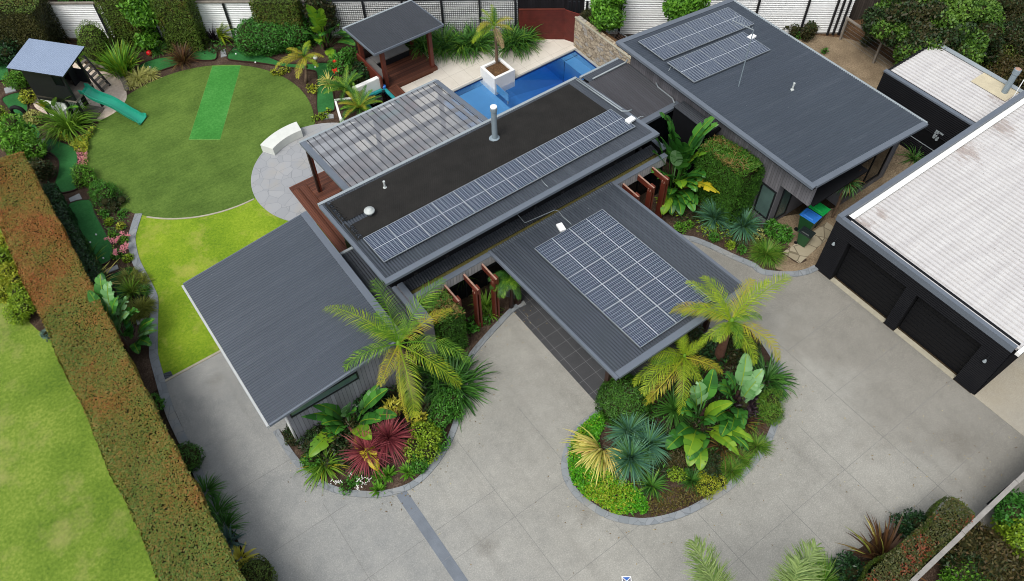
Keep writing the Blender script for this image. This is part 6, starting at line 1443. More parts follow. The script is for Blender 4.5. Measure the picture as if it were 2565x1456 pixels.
# ================================================================== PADDLE-LEAVED PLANTS
def paddles(label, base_px, items, stems=None, z=0., name='paddle_plant', stem_mat='trunkdark', extra=.7):
    """items: (frame, tipx, tipy, tip height, blade length, width, droop, tear, material)"""
    b = q(*base_px, 0.); L_ = []
    for fr, tx, ty, tz, BL, BW, dr, te, mt in items:
        p = q(fr, tx, ty, tz); dx, dy = p.x-b.x, p.y-b.y; hd = math.hypot(dx, dy)+1e-3; az = math.degrees(math.atan2(dy, dx))
        off = min(.35, hd*.25); ux, uy = dx/hd, dy/hd
        z0 = max(.0, tz*.25); rise = tz-z0; reach = hd-off
        el = math.degrees(math.atan2(rise, max(reach, .05))); tot = math.hypot(rise, reach)
        stk = max(.25, tot-BL*.9); L_.append((ux*off, uy*off, z0, az, min(86, el+dr*22), stk, BL*1.12, BW*1.3, dr, te, mt))
    n0 = len(L_)
    for k in range(int(n0*extra)):
        dx, dy, z0, az, el, stk, BL, BW, dr, te, mt = L_[int(rng.integers(n0))]
        L_.append((dx+R_(-.2, .2), dy+R_(-.2, .2), z0*R_(.6, 1.), az+R_(-40, 40), el+R_(-12, 8), stk*R_(.55, .95), BL*R_(.75, 1.05), BW*R_(.8, 1.), dr*R_(.9, 1.4), min(.9, te+R_(0, .3)), 'bop' if mt != 'boplight' else mt))
    return paddle_plant(name, label, (b.x, b.y, 0), L_, stems=stems, stem_mat=stem_mat)
paddles('huge torn paddle-leaved plant rising between the main roof and right wing', ('d', 880, 1150), [
    ('d', 740, 200, 4.3, 1.5, .55, .5, .6, 'bop'), ('d', 900, 240, 4.2, 1.5, .6, .4, .4, 'bop'), ('d', 1265, 230, 4.2, 1.9, .5, .7, .5, 'bop'), ('d', 1320, 320, 4.0, 1.8, .5, .7, .5, 'bop'), ('d', 775, 500, 3.6, 1.7, .62, .3, .15, 'bop'),
    ('d', 870, 500, 3.5, 1.6, .6, .3, .2, 'bop'), ('d', 1010, 350, 3.9, 1.9, .7, .3, .1, 'bop'), ('d', 940, 650, 3.3, 1.4, .5, .2, .05, 'boplight'), ('d', 1330, 630, 3.0, 1.6, .6, .9, .5, 'boplime'), ('d', 640, 690, 2.9, 1.2, .5, .5, .5, 'bop'),
    ('d', 1260, 940, 2.2, 1.6, .6, 1.1, .5, 'bop'), ('d', 1170, 1110, 1.7, 1.4, .6, 1.2, .6, 'bop'), ('d', 1010, 1100, 1.9, 1.3, .55, 1.1, .6, 'boplime'), ('d', 1420, 1130, 1.7, 1.9, .5, 1.2, .7, 'bopyellow'), ('d', 760, 1450, .7, 1.3, .5, 1.4, .8, 'boplime'),
    ('d', 620, 930, 2.3, 1.2, .5, .8, .4, 'bop'), ('d', 990, 1420, .5, 1.1, .5, 1.1, .3, 'bop'), ('d', 1100, 1230, 1.1, 1.2, .5, 1.1, .3, 'bop'), ('d', 860, 1190, 1.4, 1., .45, .8, .2, 'bop'), ('d', 1040, 1290, .9, 1., .5, .9, .2, 'bop'), ('d', 780, 1000, 2.2, 1.3, .5, .9, .5, 'bop'), ('d', 1060, 780, 2.9, 1.4, .6, .7, .4, 'bop'), ('d', 1100, 600, 3.3, 1.4, .6, .6, .3, 'bop')],
    stems=[(-.25, .1, 2.2), (.2, .15, 2.4), (.35, -.2, 1.6), (-.05, .35, 2.6)])
paddles('broad paddle-leaved plant with yellowing leaves in the front left bed', ('J', 680, 480), [
    ('J', 500, 340, 1.9, 1.5, .58, .9, .05, 'bop'), ('J', 410, 400, 1.6, 1.6, .6, 1.0, .1, 'bop'), ('J', 450, 630, .8, 1.4, .6, 1.3, .4, 'boplime'), ('J', 830, 710, .6, 1.7, .55, 1.2, .6, 'bopyellow'), ('J', 785, 540, 1.2, 1.2, .55, 1.1, .2, 'boplime'),
    ('J', 660, 350, 2.1, .9, .4, .3, .05, 'boplight'), ('J', 710, 390, 1.8, .9, .42, .7, .1, 'bop'), ('J', 880, 270, 1.7, 1.2, .45, .5, .1, 'bop'), ('J', 950, 420, 1.2, 1.1, .45, .9, .1, 'bop'), ('J', 850, 440, 1.2, 1., .45, .8, .1, 'bop'), ('J', 560, 460, 1.1, 1.1, .5, .9, .1, 'bop')], stems=[(0, 0, .9), (.12, .05, .8)])
paddles('layered grey green paddle-leaved plant in the middle of the island bed', ('K', 1170, 480), [
    ('K', 1260, 160, 2.5, 1.2, .5, .4, .1, 'bop'), ('K', 1290, 330, 1.9, 1.3, .5, .8, .3, 'boplime'), ('K', 1130, 600, 1.0, 1.4, .7, 1.1, .4, 'boplime'), ('K', 1130, 330, 1.9, 1.0, .5, .7, .5, 'bop'), ('K', 1190, 240, 2.2, .9, .5, .5, .6, 'boplight'), ('K', 1240, 380, 1.7, 1.1, .5, .9, .5, 'bop'),
    ('K', 985, 620, .8, 1.0, .55, 1.0, .2, 'bop'), ('K', 1380, 610, .7, 1.3, .4, 1.1, .5, 'boplime'), ('K', 1115, 730, .4, .9, .45, 1.2, .1, 'boplime'), ('K', 1180, 760, .35, .9, .45, 1.2, .1, 'boplime'), ('K', 1480, 545, .9, 1.4, .4, 1.1, .6, 'boplime'), ('K', 1200, 590, .8, .9, .5, .8, .2, 'bop'), ('K', 1060, 520, 1.2, 1.0, .5, .8, .1, 'bop')], stems=[(0, 0, 1.1), (.2, .1, 1.0)])
paddles('dull green paddle-leaved plant beneath the tall palm in the island bed', ('K', 1400, 380), [
    ('K', 1470, 60, 2.3, 1.2, .55, .6, .4, 'boplight'), ('K', 1560, 150, 1.9, 1.1, .55, .8, .4, 'boplight'), ('K', 1380, 170, 2.1, 1.1, .55, .7, .5, 'bop'), ('K', 1330, 260, 1.8, 1.2, .55, .8, .5, 'bop'), ('K', 1420, 400, 1.2, 1.2, .55, 1.0, .6, 'bop'), ('K', 1390, 470, 1.0, 1.1, .5, 1.0, .5, 'bop'), ('K', 1270, 440, 1.1, 1.0, .5, .9, .4, 'bop'), ('K', 1500, 240, 1.6, 1.1, .5, .9, .4, 'boplight'), ('K', 1330, 520, .8, 1., .5, 1., .4, 'bop')], stems=[(0, 0, 1.0), (.1, .2, 1.1)])
paddles('torn pale paddle-leaved plant on dark stems beside the long red hedge', ('E', 960, 1440), [
    ('E', 800, 880, 3.0, 1.1, .5, .7, .5, 'bop'), ('E', 820, 1040, 2.5, 1.1, .55, 1.0, .9, 'boplight'), ('E', 860, 950, 2.9, .9, .5, .5, .6, 'boplight'), ('E', 850, 1130, 2.2, 1.1, .5, 1.2, .9, 'boplight'), ('E', 940, 1060, 2.6, .9, .4, .8, .6, 'bop'), ('E', 1020, 1060, 2.2, 1.0, .4, 1.0, .8, 'boplight'), ('E', 1000, 1180, 1.9, .9, .45, 1.1, .6, 'boplight'), ('E', 1050, 1150, 1.8, .9, .45, 1.0, .6, 'bop'), ('E', 790, 960, 2.6, 1., .5, .8, .5, 'bop')], stems=[(-.15, .1, 2.0), (.1, .05, 1.8), (-.02, -.06, 1.6)], stem_mat='trunkred')
paddles('low dark paddle leaves at the foot of the torn plant by the edging', ('E', 1030, 1380), [('E', 1145, 1245, 1.0, 1.0, .45, .8, .2, 'bop'), ('E', 1000, 1290, 1.1, .9, .4, .6, .2, 'bop'), ('E', 1130, 1400, .5, .8, .4, 1.0, .3, 'bop'), ('E', 1060, 1450, .4, .7, .35, 1.0, .3, 'bop'), ('E', 980, 1340, .8, .8, .4, .7, .2, 'bop'), ('E', 1140, 1320, .6, .8, .4, .9, .3, 'boplight')])
paddles('tall yellow green paddle-leaved plant left of the pavilion', ('B', 640, 380), [
    ('B', 520, 60, 3.1, 1.7, .5, .3, .5, 'boplime'), ('B', 600, 90, 3.0, 1.5, .5, .3, .5, 'boplime'), ('B', 640, 180, 2.6, 1.2, .5, .8, .6, 'boplime'), ('B', 730, 210, 2.3, 1.3, .5, .4, .1, 'bop'), ('B', 540, 230, 2.2, 1.2, .5, .8, .5, 'boplime'), ('B', 790, 270, 1.9, 1.2, .5, .6, .1, 'bop'), ('B', 860, 370, 1.2, 1.2, .5, .8, .2, 'bop'), ('B', 590, 330, 1.5, 1.1, .5, .9, .5, 'boplime'), ('B', 700, 480, .6, 1., .45, 1.1, .5, 'boplime'), ('B', 820, 300, 1.6, 1.1, .45, .7, .2, 'bop')], stems=[(0, 0, 1.6), (.3, -.1, 1.2)])
paddles('young banana-like plant with upright yellow tipped leaves by the playhouse', ('b', 850, 620), [('b', 520, 405, 1.5, 1.1, .32, .5, .05, 'bopyellow'), ('b', 620, 390, 1.5, 1.2, .35, .5, .05, 'boplime'), ('b', 810, 345, 1.7, 1.0, .3, .2, .03, 'boplime'), ('b', 1050, 320, 1.7, 1.2, .3, .4, .03, 'boplime')])

# ================================================================== STRAP-LEAVED PLANTS
def strapq(fr, x, y, name, label, cat, mat, n, L, W, **kw):
    p = q(fr, x, y, 0.); return strap_plant(name, label, cat, mat, (p.x, p.y, 0), n, L, W, **kw)
strapq('b', 1050, 800, 'flax_clump', 'big arching green flax clump in front of the playhouse', 'flax', 'flaxlime', 230, 1.75, .065, elev=(25, 88), droop=.95, segs=6, spread=.45)
for k, (fr, x, y, lb2) in enumerate((('B', 1400, 380, 'dark strap-leaf clump right behind the pavilion bench'), ('B', 1560, 385, 'strap-leaf clump second along the mesh fence from the pavilion'), ('B', 1700, 390, 'strap-leaf clump left of the planter palm'), ('B', 1810, 380, 'strap-leaf clump half hidden behind the planter palm'), ('C', 200, 370, 'strap-leaf clump right of the planter palm'), ('C', 290, 350, 'strap-leaf clump beside the rusty screen'))):
    strapq(fr, x, y, 'flax_clump', lb2, 'flax', 'flax', 170, 1.55, .06, elev=(30, 88), droop=.9, segs=6, spread=.35, mat2='flaxlime', frac2=.35)
strapq('J', 1330, 240, 'flax_clump', 'dense dark flax spilling onto the drive beside the king palm', 'flax', 'flax', 260, 1.45, .065, elev=(15, 85), droop=.9, segs=6, spread=.7)
strapq('J', 1230, 170, 'flax_clump', 'dark flax deeper in the front left bed by the hedge', 'flax', 'flax', 200, 1.4, .065, elev=(15, 85), droop=.9, segs=6, spread=.6)
strapq('L', 70, 200, 'flax_clump', 'dark green flax spilling over the right side of the island bed', 'flax', 'flax', 220, 1.05, .055, elev=(25, 85), droop=1.1, segs=6, spread=.5)
strapq('J', 930, 600, 'cordyline', 'right one of two red cordylines in the front left bed', 'cordyline', 'redcord', 260, 1.1, .048, stem=.55, elev=(-25, 85), droop=.3, spread=.05)
strapq('J', 800, 680, 'cordyline', 'left red cordyline partly under a yellow paddle leaf', 'cordyline', 'redcord', 260, 1.1, .046, stem=.45, elev=(-25, 85), droop=.35, spread=.05)
strapq('J', 520, 730, 'flax_clump', 'green strap plant at the left corner of the front left bed', 'flax', 'flaxlime', 110, .95, .06, elev=(15, 80), droop=.8, spread=.25, mat2='palmyellow', frac2=.15)
strapq('K', 570, 640, 'flax_clump', 'yellow striped flax arching at the left of the island bed', 'flax', 'yelflax', 170, 1.45, .075, elev=(40, 86), droop=1.15, segs=6, spread=.3, az=(math.radians(110), math.radians(300)))
for fr, x, y, h, n, lb2 in (('K', 745, 690, .9, 170, 'largest blue green rosette in front of its group'), ('K', 735, 520, 1.0, 120, 'blue green rosette at the back of its group'), ('K', 860, 600, .95, 120, 'blue green rosette at the right of its group')):
    p = q(fr, x, y, h*.6); strap_plant('yucca', lb2, 'yucca', 'agave', (p.x, p.y, 0), int(n*1.8), .98, .045, stem=h*.6, stem_r=.09, elev=(-45, 88), droop=.35, spread=.06, mat2='agavegreen', frac2=.4)
strapq('K', 1010, 420, 'small_palm', 'green spiky fan-leaved plant under the shorter palm', 'palm', 'palmdark', 110, 1.05, .045, stem=.5, elev=(-20, 85), droop=.4)
strapq('K', 1320, 620, 'flax_clump', 'bronze flax right of the paddle leaves in the island bed', 'flax', 'bronze', 70, 1.1, .05, elev=(15, 75), droop=.9)
strapq('K', 1440, 470, 'flax_clump', 'bronze flax near the purple bush in the island bed', 'flax', 'bronze', 70, 1.0, .05, elev=(25, 80), droop=.9, mat2='olivegrass', frac2=.4)
for fr, x, y, lb2 in (('K', 1540, 610, 'bright grass tuft by the island kerb, nearest the purple bush'), ('K', 1430, 690, 'bright grass tuft by the island kerb, middle one'), ('K', 1380, 760, 'bright grass tuft by the island kerb, nearest the lime ball')):
    strapq(fr, x, y, 'grass_tuft', lb2, 'grass tuft', 'grassy', 330, .52, .018, elev=(30, 88), droop=.8, spread=.25)
strapq('K', 880, 860, 'flax_clump', 'small dark strap plant at the front of the island bed', 'flax', 'flax', 90, .75, .05, elev=(25, 80), droop=.8, mat2='flaxlime', frac2=.3)
strapq('K', 1130, 830, 'grass_tuft', 'dark rushy tuft behind the lime ball', 'grass tuft', 'flax', 160, .6, .025, elev=(30, 85), droop=.5)
strapq('A', 1420, 480, 'flax_clump', 'dark bronze flax by the two back putting greens', 'flax', 'bronze', 150, 1.15, .045, elev=(25, 85), droop=.5, spread=.2)
strapq('A', 1650, 310, 'flax_clump', 'nearly black spiky flax in front of the white fence', 'flax', 'purple', 60, 1.3, .045, elev=(40, 88), droop=.3)
strapq('A', 1700, 315, 'fan_palm', 'small lime fan palm in front of the white fence', 'palm', 'palmlime', 60, 1.5, .07, elev=(40, 88), droop=.8, az=(math.radians(-110), math.radians(60)))
strapq('a', 1130, 720, 'flax_clump', 'straggly brown flax in front of the first fence panel', 'flax', 'bronze', 50, 1.7, .05, elev=(10, 85), droop=.6)
strapq('A', 1080, 610, 'variegated_grass', 'cream striped grass tuft beside the sand pit', 'grass tuft', 'varieg', 280, .75, .03, elev=(15, 80), droop=1.0, spread=.3)
strapq('A', 1165, 590, 'variegated_grass', 'smaller cream striped tuft right of the first', 'grass tuft', 'varieg', 160, .6, .03, elev=(15, 80), droop=1.0, spread=.2)
strapq('A', 1020, 668, 'variegated_grass', 'tiny cream striped tuft at the edge of the turf circle', 'grass tuft', 'varieg', 90, .45, .03, elev=(15, 80), droop=1.0, spread=.15)
strapq('A', 660, 450, 'flax_clump', 'small yellow green flax beside the playhouse ladder', 'flax', 'flaxlime', 70, .9, .06, elev=(25, 85), droop=.8)
strapq('A', 1230, 410, 'grass_tuft', 'dark grassy clump behind the red ball', 'grass tuft', 'flax', 120, .8, .03, elev=(25, 80), droop=.9)
strapq('b', 680, 1200, 'flax_clump', 'dark purple spiky plant beside the curving putting green', 'flax', 'purple', 70, .85, .035, elev=(20, 80), droop=.5)
strapq('E', 680, 840, 'flax_clump', 'upright dark green strap plant at the end of the low hedge', 'flax', 'flax', 120, 1.5, .06, elev=(40, 86), droop=.35, mat2='flaxlime', frac2=.4)
strapq('E', 750, 990, 'flax_clump', 'cream and pink striped flax beside the long red hedge', 'flax', 'yelflax', 60, 1.5, .08, elev=(25, 85), droop=.6)
strapq('E', 1020, 1010, 'flax_clump', 'small spiky lime plant near the stone edging', 'flax', 'flaxlime', 80, .75, .05, elev=(20, 85), droop=.4)
for fr, x, y, lb2 in (('E', 1010, 915, 'upper olive grass dome by the stone edging'), ('E', 1075, 955, 'lower olive grass dome by the stone edging'), ('E', 1105, 1140, 'straw coloured grass dome by the stone edging'), ('E', 1050, 1170, 'brown grass dome behind the straw coloured one')):
    strapq(fr, x, y, 'grass_tuft', lb2, 'grass tuft', 'olivegrass', 420, .5, .022, elev=(15, 88), droop=.9, spread=.36)
strapq('E', 1120, 1010, 'grass_tuft', 'dark green grass tuft between the domes and edging', 'grass tuft', 'flax', 140, .45, .025, elev=(20, 85), droop=.8)
for fr, x, y, lb2 in (('I', 1300, 900, 'strappy tuft under the red hedge, first below the clipped ball'), ('I', 1370, 1030, 'strappy tuft under the red hedge, second below the clipped ball'), ('I', 1420, 1120, 'strappy tuft under the red hedge, third below the clipped ball')):
    strapq(fr, x, y, 'flax_clump', lb2, 'flax', 'flax', 110, .75, .035, elev=(15, 80), droop=.9, spread=.25)
strapq('I', 1450, 1210, 'agave', 'grey green agave under the lower end of the red hedge', 'agave', 'silver', 50, .7, .1, elev=(5, 85), droop=.3)
strapq('I', 1510, 1320, 'yellow_plant', 'bright yellow leafy plant near the bottom of the red hedge', 'plant', 'yellow', 60, .5, .09, elev=(5, 85), droop=.7, spread=.25)
for fr, x, y, lb2 in (('G', 1765, 470, 'left of two spiky rosettes in the right court bed'), ('G', 1985, 530, 'right of two spiky rosettes in the right court bed')):
    strapq(fr, x, y, 'agave', lb2, 'agave', 'agave', 190, 1.05, .05, stem=.25, elev=(-15, 88), droop=.35, mat2='agavegreen', frac2=.4)
strapq('H', 90, 720, 'grass_tuft', 'fine green grass mound beside the bins', 'grass tuft', 'grassy', 620, .7, .02, elev=(20, 88), droop=1.0, spread=.42)
strapq('g', 1310, 1040, 'agapanthus', 'strap-leaved plant between the timber blades', 'plant', 'flaxlime', 60, .8, .05, elev=(25, 80), droop=.7)
strapq('g', 1360, 1180, 'agapanthus', 'lower strap-leaved plant in front of the timber blades', 'plant', 'flaxlime', 45, .6, .05, elev=(25, 80), droop=.7)
strapq('L', 790, 1330, 'flax_clump', 'large bronze flax with orange edged leaves at the bottom right', 'flax', 'bronze', 110, 1.6, .09, elev=(25, 86), droop=.45, spread=.25, mat2='yelflax', frac2=.12)
strapq('L', 430, 1470, 'grass_tuft', 'green grass dome at the bottom edge', 'grass tuft', 'grassy', 420, .9, .022, elev=(20, 88), droop=.9, spread=.4)
strapq('D', 1230, 1235, 'grass_tuft', 'dark strappy tuft between the garage and right wing', 'grass tuft', 'flax', 70, .95, .03, elev=(20, 80), droop=.8)
p = ray_y('H', 720, 170, 11.3); strap_plant('bromeliad', 'brown tipped bromeliad hanging in front of the wide dark window', 'bromeliad', 'agavegreen', (p.x, p.y, p.z), 90, .8, .06, elev=(-30, 85), droop=.8, mat2='bronze', frac2=.5)
MB().tube([(p.x, p.y, 0), (p.x, p.y, p.z+.05)], .07, 8).build('plant_stand', 'trunk', None, (p.x, p.y, 0))
tag(bpy.data.objects['plant_stand'], 'mossy post carrying the bromeliad by the dark window', 'post')

# ================================================================== SHRUBS AND TREES
def bushq(fr, x, y, h, r, name, label, mat, cat='shrub', n=7, rr=.4, dens=230, leaf=(.1, .05), flat=.9, z=None, shift=(0, 0), **kw):
    zc_ = h*.5 if z is None else z; p = q(fr, x, y, zc_)+Vector((*shift, 0)); rx = r if isinstance(r, tuple) else (r, r)
    return blob_bush(name, label, cat, [mat, 'core'] if isinstance(mat, str) else mat, scatter_lobes((p.x, p.y, zc_), (rx[0], rx[1], h*.5), n, rr, flat), dens, leaf, core=.6, loc=(p.x, p.y, 0), **kw)
bushq('J', 1290, 370, 1.0, .7, 'shrub', 'mid green rounded shrub right of the king palm trunk', 'green', n=9)
bushq('J', 1140, 560, .9, .75, 'shrub', 'yellow green rounded shrub beside the red cordylines', 'lime', n=10)
bushq('J', 1230, 560, .6, .35, 'shrub', 'small dark shrub by the kerb of the front left bed', 'green', n=5, rr=.3)
bushq('J', 1120, 690, .5, .4, 'shrub', 'low shrub at the front left kerb below the lime shrub', 'green', n=6, rr=.25)
bushq('J', 940, 370, 1.3, .35, 'flowering_plant', 'large cream yellow leafy plant beside the paddle leaves', 'yellow', n=6, rr=.25, dens=130, leaf=(.22, .08))
bushq('J', 1085, 420, 1.0, .22, 'flowering_plant', 'cream yellow leafy head beside the green shrub', 'yellow', n=3, rr=.2, dens=130, leaf=(.2, .08))
bushq('J', 1130, 450, .8, .16, 'flowering_plant', 'smallest cream yellow leafy head, lowest of the three', 'yellow', n=3, rr=.16, dens=130, leaf=(.18, .08))
bushq('J', 990, 480, .7, .4, 'shrub', 'purple black leafy shrub under the cream yellow heads', 'purple', n=5, rr=.28, leaf=(.16, .06), dens=120)
bushq('J', 700, 820, .35, (.75, .25), 'daisy_bush', 'low green daisy bush with white flowers at the front kerb', ['green', 'flower_white', 'core'], n=9, rr=.22)
p = q('J', 700, 820, .35); fbm = FB()
for fx, fy in ((570, 828), (597, 828), (612, 832), (680, 782), (757, 803), (800, 815), (763, 838), (722, 865), (735, 870), (730, 820)):
    c = np.array(q('J', fx, fy, .42)); V, F = straps(c-[0, 0, .02], 9, .06, .03, elev=(0, 40), droop=.2, segs=2); fbm.add(V, F, 0)
fo = fbm.build('daisy_flower', ['flower_white'], None, (p.x, p.y, 0)); tag(fo, 'scattered white daisy heads on the low bush', 'flowers', kind='stuff')
for fr, x, y, lb2 in (('J', 920, 785, 'largest bright green leafy rosette at the front kerb'), ('J', 1040, 770, 'bright green rosette nearest the low shrub'), ('J', 860, 880, 'bright green rosette lying over the kerb'), ('J', 870, 800, 'bright green rosette touching the red cordyline')):
    strapq(fr, x, y, 'rosette', lb2, 'succulent', 'tree_light', 60, .34, .09, elev=(5, 85), droop=.2, spread=.12)
bushq('J', 480, 560, .9, .5, 'shrub', 'dark leafy shrub against the left wing wall', 'tree_dark', n=7, leaf=(.16, .06), dens=150)
bushq('J', 620, 540, .9, .6, 'shrub', 'dark broad-leaved shrub under the paddle plant', 'tree_dark', n=8, leaf=(.18, .07), dens=140)
bushq('J', 820, 350, 1.0, .6, 'shrub', 'dark broad-leaved shrub behind the paddle plant by the wall', 'low_dark', n=8, leaf=(.2, .08), dens=130)
bushq('J', 300, 530, .5, (.25, .6), 'shrub', 'creeping shrub at the left wing corner by the kerb', 'tree_dark', n=6, rr=.25)
bushq('J', 430, 690, .6, .35, 'shrub', 'light green leafy plant at the kerb corner of the front left bed', 'green', n=6, rr=.25)
bushq('J', 1060, 250, 1.2, .5, 'shrub', 'dark shrub behind the king palm trunk', 'tree_dark', n=6, leaf=(.16, .06), dens=150)
# island bed
cover = smooth_poly(q2('K', [(520, 420), (430, 500), (365, 620), (360, 770), (400, 870), (480, 950), (600, 1020), (740, 1045), (840, 1040), (850, 960), (770, 870), (690, 830), (600, 770), (570, 690), (540, 600), (560, 520), (580, 480), (600, 430)]), True, 4)
def in_poly(P, poly):
    x, y = P[:, 0], P[:, 1]; ins = np.zeros(len(P), bool); n = len(poly)
    for i in range(n):
        (x1_, y1_), (x2_, y2_) = poly[i], poly[(i+1) % n]
        c = ((y1_ > y) != (y2_ > y)) & (x < (x2_-x1_)*(y-y1_)/(y2_-y1_+1e-12)+x1_); ins ^= c
    return ins
def ground_cover(name, label, poly, mats, dens, h, leaf, bumps=.1, z=.03, kind=None, pick=None, cat='ground cover'):
    a = np.array(poly); lo, hi = a.min(0), a.max(0); n = int(np.prod(hi-lo)*dens); P = rng.uniform(lo, hi, (n, 2)); P = P[in_poly(P, poly)]
    ph = rng.uniform(0, 6, 4); hh = h*(.6+.4*np.sin(P[:, 0]*4.3+ph[0])*np.sin(P[:, 1]*3.7+ph[1])+.3*np.sin(P[:, 0]*9+ph[2])*np.sin(P[:, 1]*8+ph[3]))
    Zz = z+np.maximum(.03, hh)*rng.uniform(.35, 1., len(P)); N = nrm(np.c_[rng.normal(0, .45, (len(P), 2)), np.ones(len(P))])
    V, F = leaves_on(np.c_[P, Zz], N, leaf[0], leaf[1], .6); fbx = FB()
    if len(mats) > 1:
        m2 = (np.sin(P[:, 0]*1.9+ph[1])+np.sin(P[:, 1]*2.3+ph[2])+rng.normal(0, .7, len(P)) > .9) if pick is None else pick(P)
        fbx.V.append(V); fbx.F.append(F); fbx.m.append(np.where(m2, 1, 0)); fbx.n = len(V)
    else: fbx.add(V, F, 0)
    c = a.mean(0); o = fbx.build(name, mats, None, (c[0], c[1], 0)); return tag(o, label, cat, None, kind)
ground_cover('ground_cover', 'bright green ground cover filling the left edge of the island bed', cover, ['bright', 'brightyellow'], 1500, .42, (.09, .05), kind='stuff')
ground_cover('ground_cover', 'russet ground cover along the front of the island bed', smooth_poly(q2('K', [(860, 960), (1000, 880), (1180, 860), (1300, 850), (1180, 945), (1040, 1010), (880, 1045)]), True, 4), ['browncover'], 900, .2, (.08, .035), kind='stuff')
bushq('K', 1260, 830, .6, .5, 'lime_ball', 'yellow lime rounded shrub near the island kerb', 'yellowgreen', n=9, rr=.28, leaf=(.07, .04), dens=420)
bushq('K', 1045, 800, .5, .35, 'shrub', 'lime leafy shrub left of the lime ball', 'lime', n=6, rr=.2)
bushq('K', 1480, 330, 1.0, .6, 'shrub', 'purple black leafy bush in the island bed', 'purple', n=8, rr=.35, leaf=(.2, .05), dens=160)
bushq('K', 1620, 350, 1.0, (.4, .7), 'shrub', 'feathery green bush at the right of the island bed', 'grassy', n=8, rr=.36, leaf=(.16, .02), dens=420)
bushq('K', 1690, 270, .4, .3, 'shrub', 'small fresh green shrub at the right kerb of the island', 'green', n=4, rr=.2)
bushq('K', 1100, 690, .5, .5, 'shrub', 'dull brown green low shrub in the middle of the island bed', 'brownbush', n=6, rr=.3)
bushq('K', 1250, 720, .6, .5, 'shrub', 'dark low shrub behind the lime ball', 'tree_dark', n=6, rr=.3)
bushq('K', 1010, 690, .5, .45, 'shrub', 'fine brownish grass-like shrub beside the rosettes', 'brownbush', n=6, rr=.3, leaf=(.12, .02))
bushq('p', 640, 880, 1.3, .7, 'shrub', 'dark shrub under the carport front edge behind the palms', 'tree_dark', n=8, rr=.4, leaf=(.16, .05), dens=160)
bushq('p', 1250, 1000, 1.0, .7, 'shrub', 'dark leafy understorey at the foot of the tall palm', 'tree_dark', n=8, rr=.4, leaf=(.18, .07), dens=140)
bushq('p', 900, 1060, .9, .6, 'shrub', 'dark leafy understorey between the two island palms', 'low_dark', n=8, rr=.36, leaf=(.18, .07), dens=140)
# right court
for fr, x, y, lb2, mt in (('G', 1500, 510, 'small lime plant at the carport edge in the court bed', 'tree_light'), ('G', 1590, 490, 'second small lime plant in the court bed', 'tree_light'), ('G', 1780, 590, 'low leafy plant near the court kerb', 'green'), ('G', 1900, 640, 'low leafy plant right of the rosettes', 'lime'), ('G', 1985, 680, 'leafy ground plant by the grass mound', 'green')):
    bushq(fr, x, y, .35, .19, 'small_plant', lb2, mt, cat='plant', n=5, rr=.17)
bushq('G', 1700, 300, .6, .5, 'shrub', 'dark red leafy plant beneath the tall clipped hedge', 'bronze', n=5, rr=.26)
bushq('H', 190, 540, .7, .5, 'shrub', 'green leafy shrub beside the small bin', 'green', n=7, rr=.3, leaf=(.16, .06))
bushq('H', 40, 560, .4, .3, 'shrub', 'pale flowered low shrub at the right wing corner', 'varieg', n=4, rr=.2)
bushq('d', 1150, 160, 2.6, .45, 'shrub', 'slender light green plant inside the dark court', 'tree_light', n=8, rr=.3, z=2.4)
bushq('g', 1090, 1330, .5, .35, 'small_plant', 'broad-leaved plant at the foot of the clipped hedge', 'green', cat='plant', n=5, rr=.2, leaf=(.2, .1), dens=80)
bushq('g', 1290, 1260, .35, .2, 'small_plant', 'low leafy plant at the foot of the timber blades', 'green', cat='plant', n=5, rr=.17)
# back garden
strapq('A', 950, 560, 'ginger_plant', 'bright green upright leafy ginger plant by the sand pit', 'plant', 'tree_light', 150, 1.5, .09, elev=(45, 88), droop=.35, spread=.55, mat2='lime', frac2=.6)
bushq('A', 140, 600, 1.3, .55, 'shrub', 'fresh green fine-leaved shrub left of the playhouse', 'tree_light', n=9, rr=.4, leaf=(.14, .03), dens=260)
bushq('A', 205, 740, .8, .38, 'shrub', 'yellow green shrub at the foot of the playhouse wall', 'yellowgreen', n=6, rr=.25)
bushq('A', 260, 900, .7, (.35, .6), 'shrub', 'pale yellow green shrub left of the flax clump', 'varieg', n=8, rr=.26)
bushq('A', 150, 1080, 2.4, 1.15, 'light_tree', 'light yellow green leafy small tree at the left edge', 'tree_light', cat='tree', n=16, rr=.55, leaf=(.18, .07), dens=130, z=1.5)
bushq('A', 10, 950, 1.6, .5, 'shrub', 'lime tipped shrub at the far left edge above the hedge', 'lime', n=5, rr=.4)
bushq('E', 330, 60, 1.2, .6, 'shrub', 'dark green shrub at the top end of the low hedge', 'tree_dark', n=8, rr=.4)
ground_cover('ground_cover', 'yellow green trailing cover below the flax clump by the turf circle', smooth_poly(q2('b', [(880, 930), (1090, 960), (1300, 930), (1430, 800), (1420, 900), (1340, 1000), (1330, 1160), (1160, 1170), (1080, 1060), (930, 1000)]), True, 4), ['yellowgreen', 'tree_light'], 1100, .35, (.1, .05))
ground_cover('ground_cover', 'strip of pale pink flowering cover beside the curving green', smooth_poly(q2('b', [(1160, 1170), (1320, 1160), (1320, 1370), (1160, 1360), (1190, 1280)]), True, 4), ['lime', 'flower_pink'], 900, .22, (.07, .04))
bushq('E', 650, 120, .7, (.45, .7), 'shrub', 'fresh green leafy shrub at the edge of the turf circle', 'tree_light', n=9, rr=.32)
bushq('E', 800, 230, .9, (.8, .8), 'shrub', 'loose feathery green shrub overhanging the turf circle', 'green', n=12, rr=.38, leaf=(.14, .025), dens=240)
bushq('E', 870, 310, .6, (.6, .6), 'shrub', 'thin wispy dark shrub in the bark bed', 'tree_dark', n=8, rr=.3, leaf=(.12, .025), dens=150)
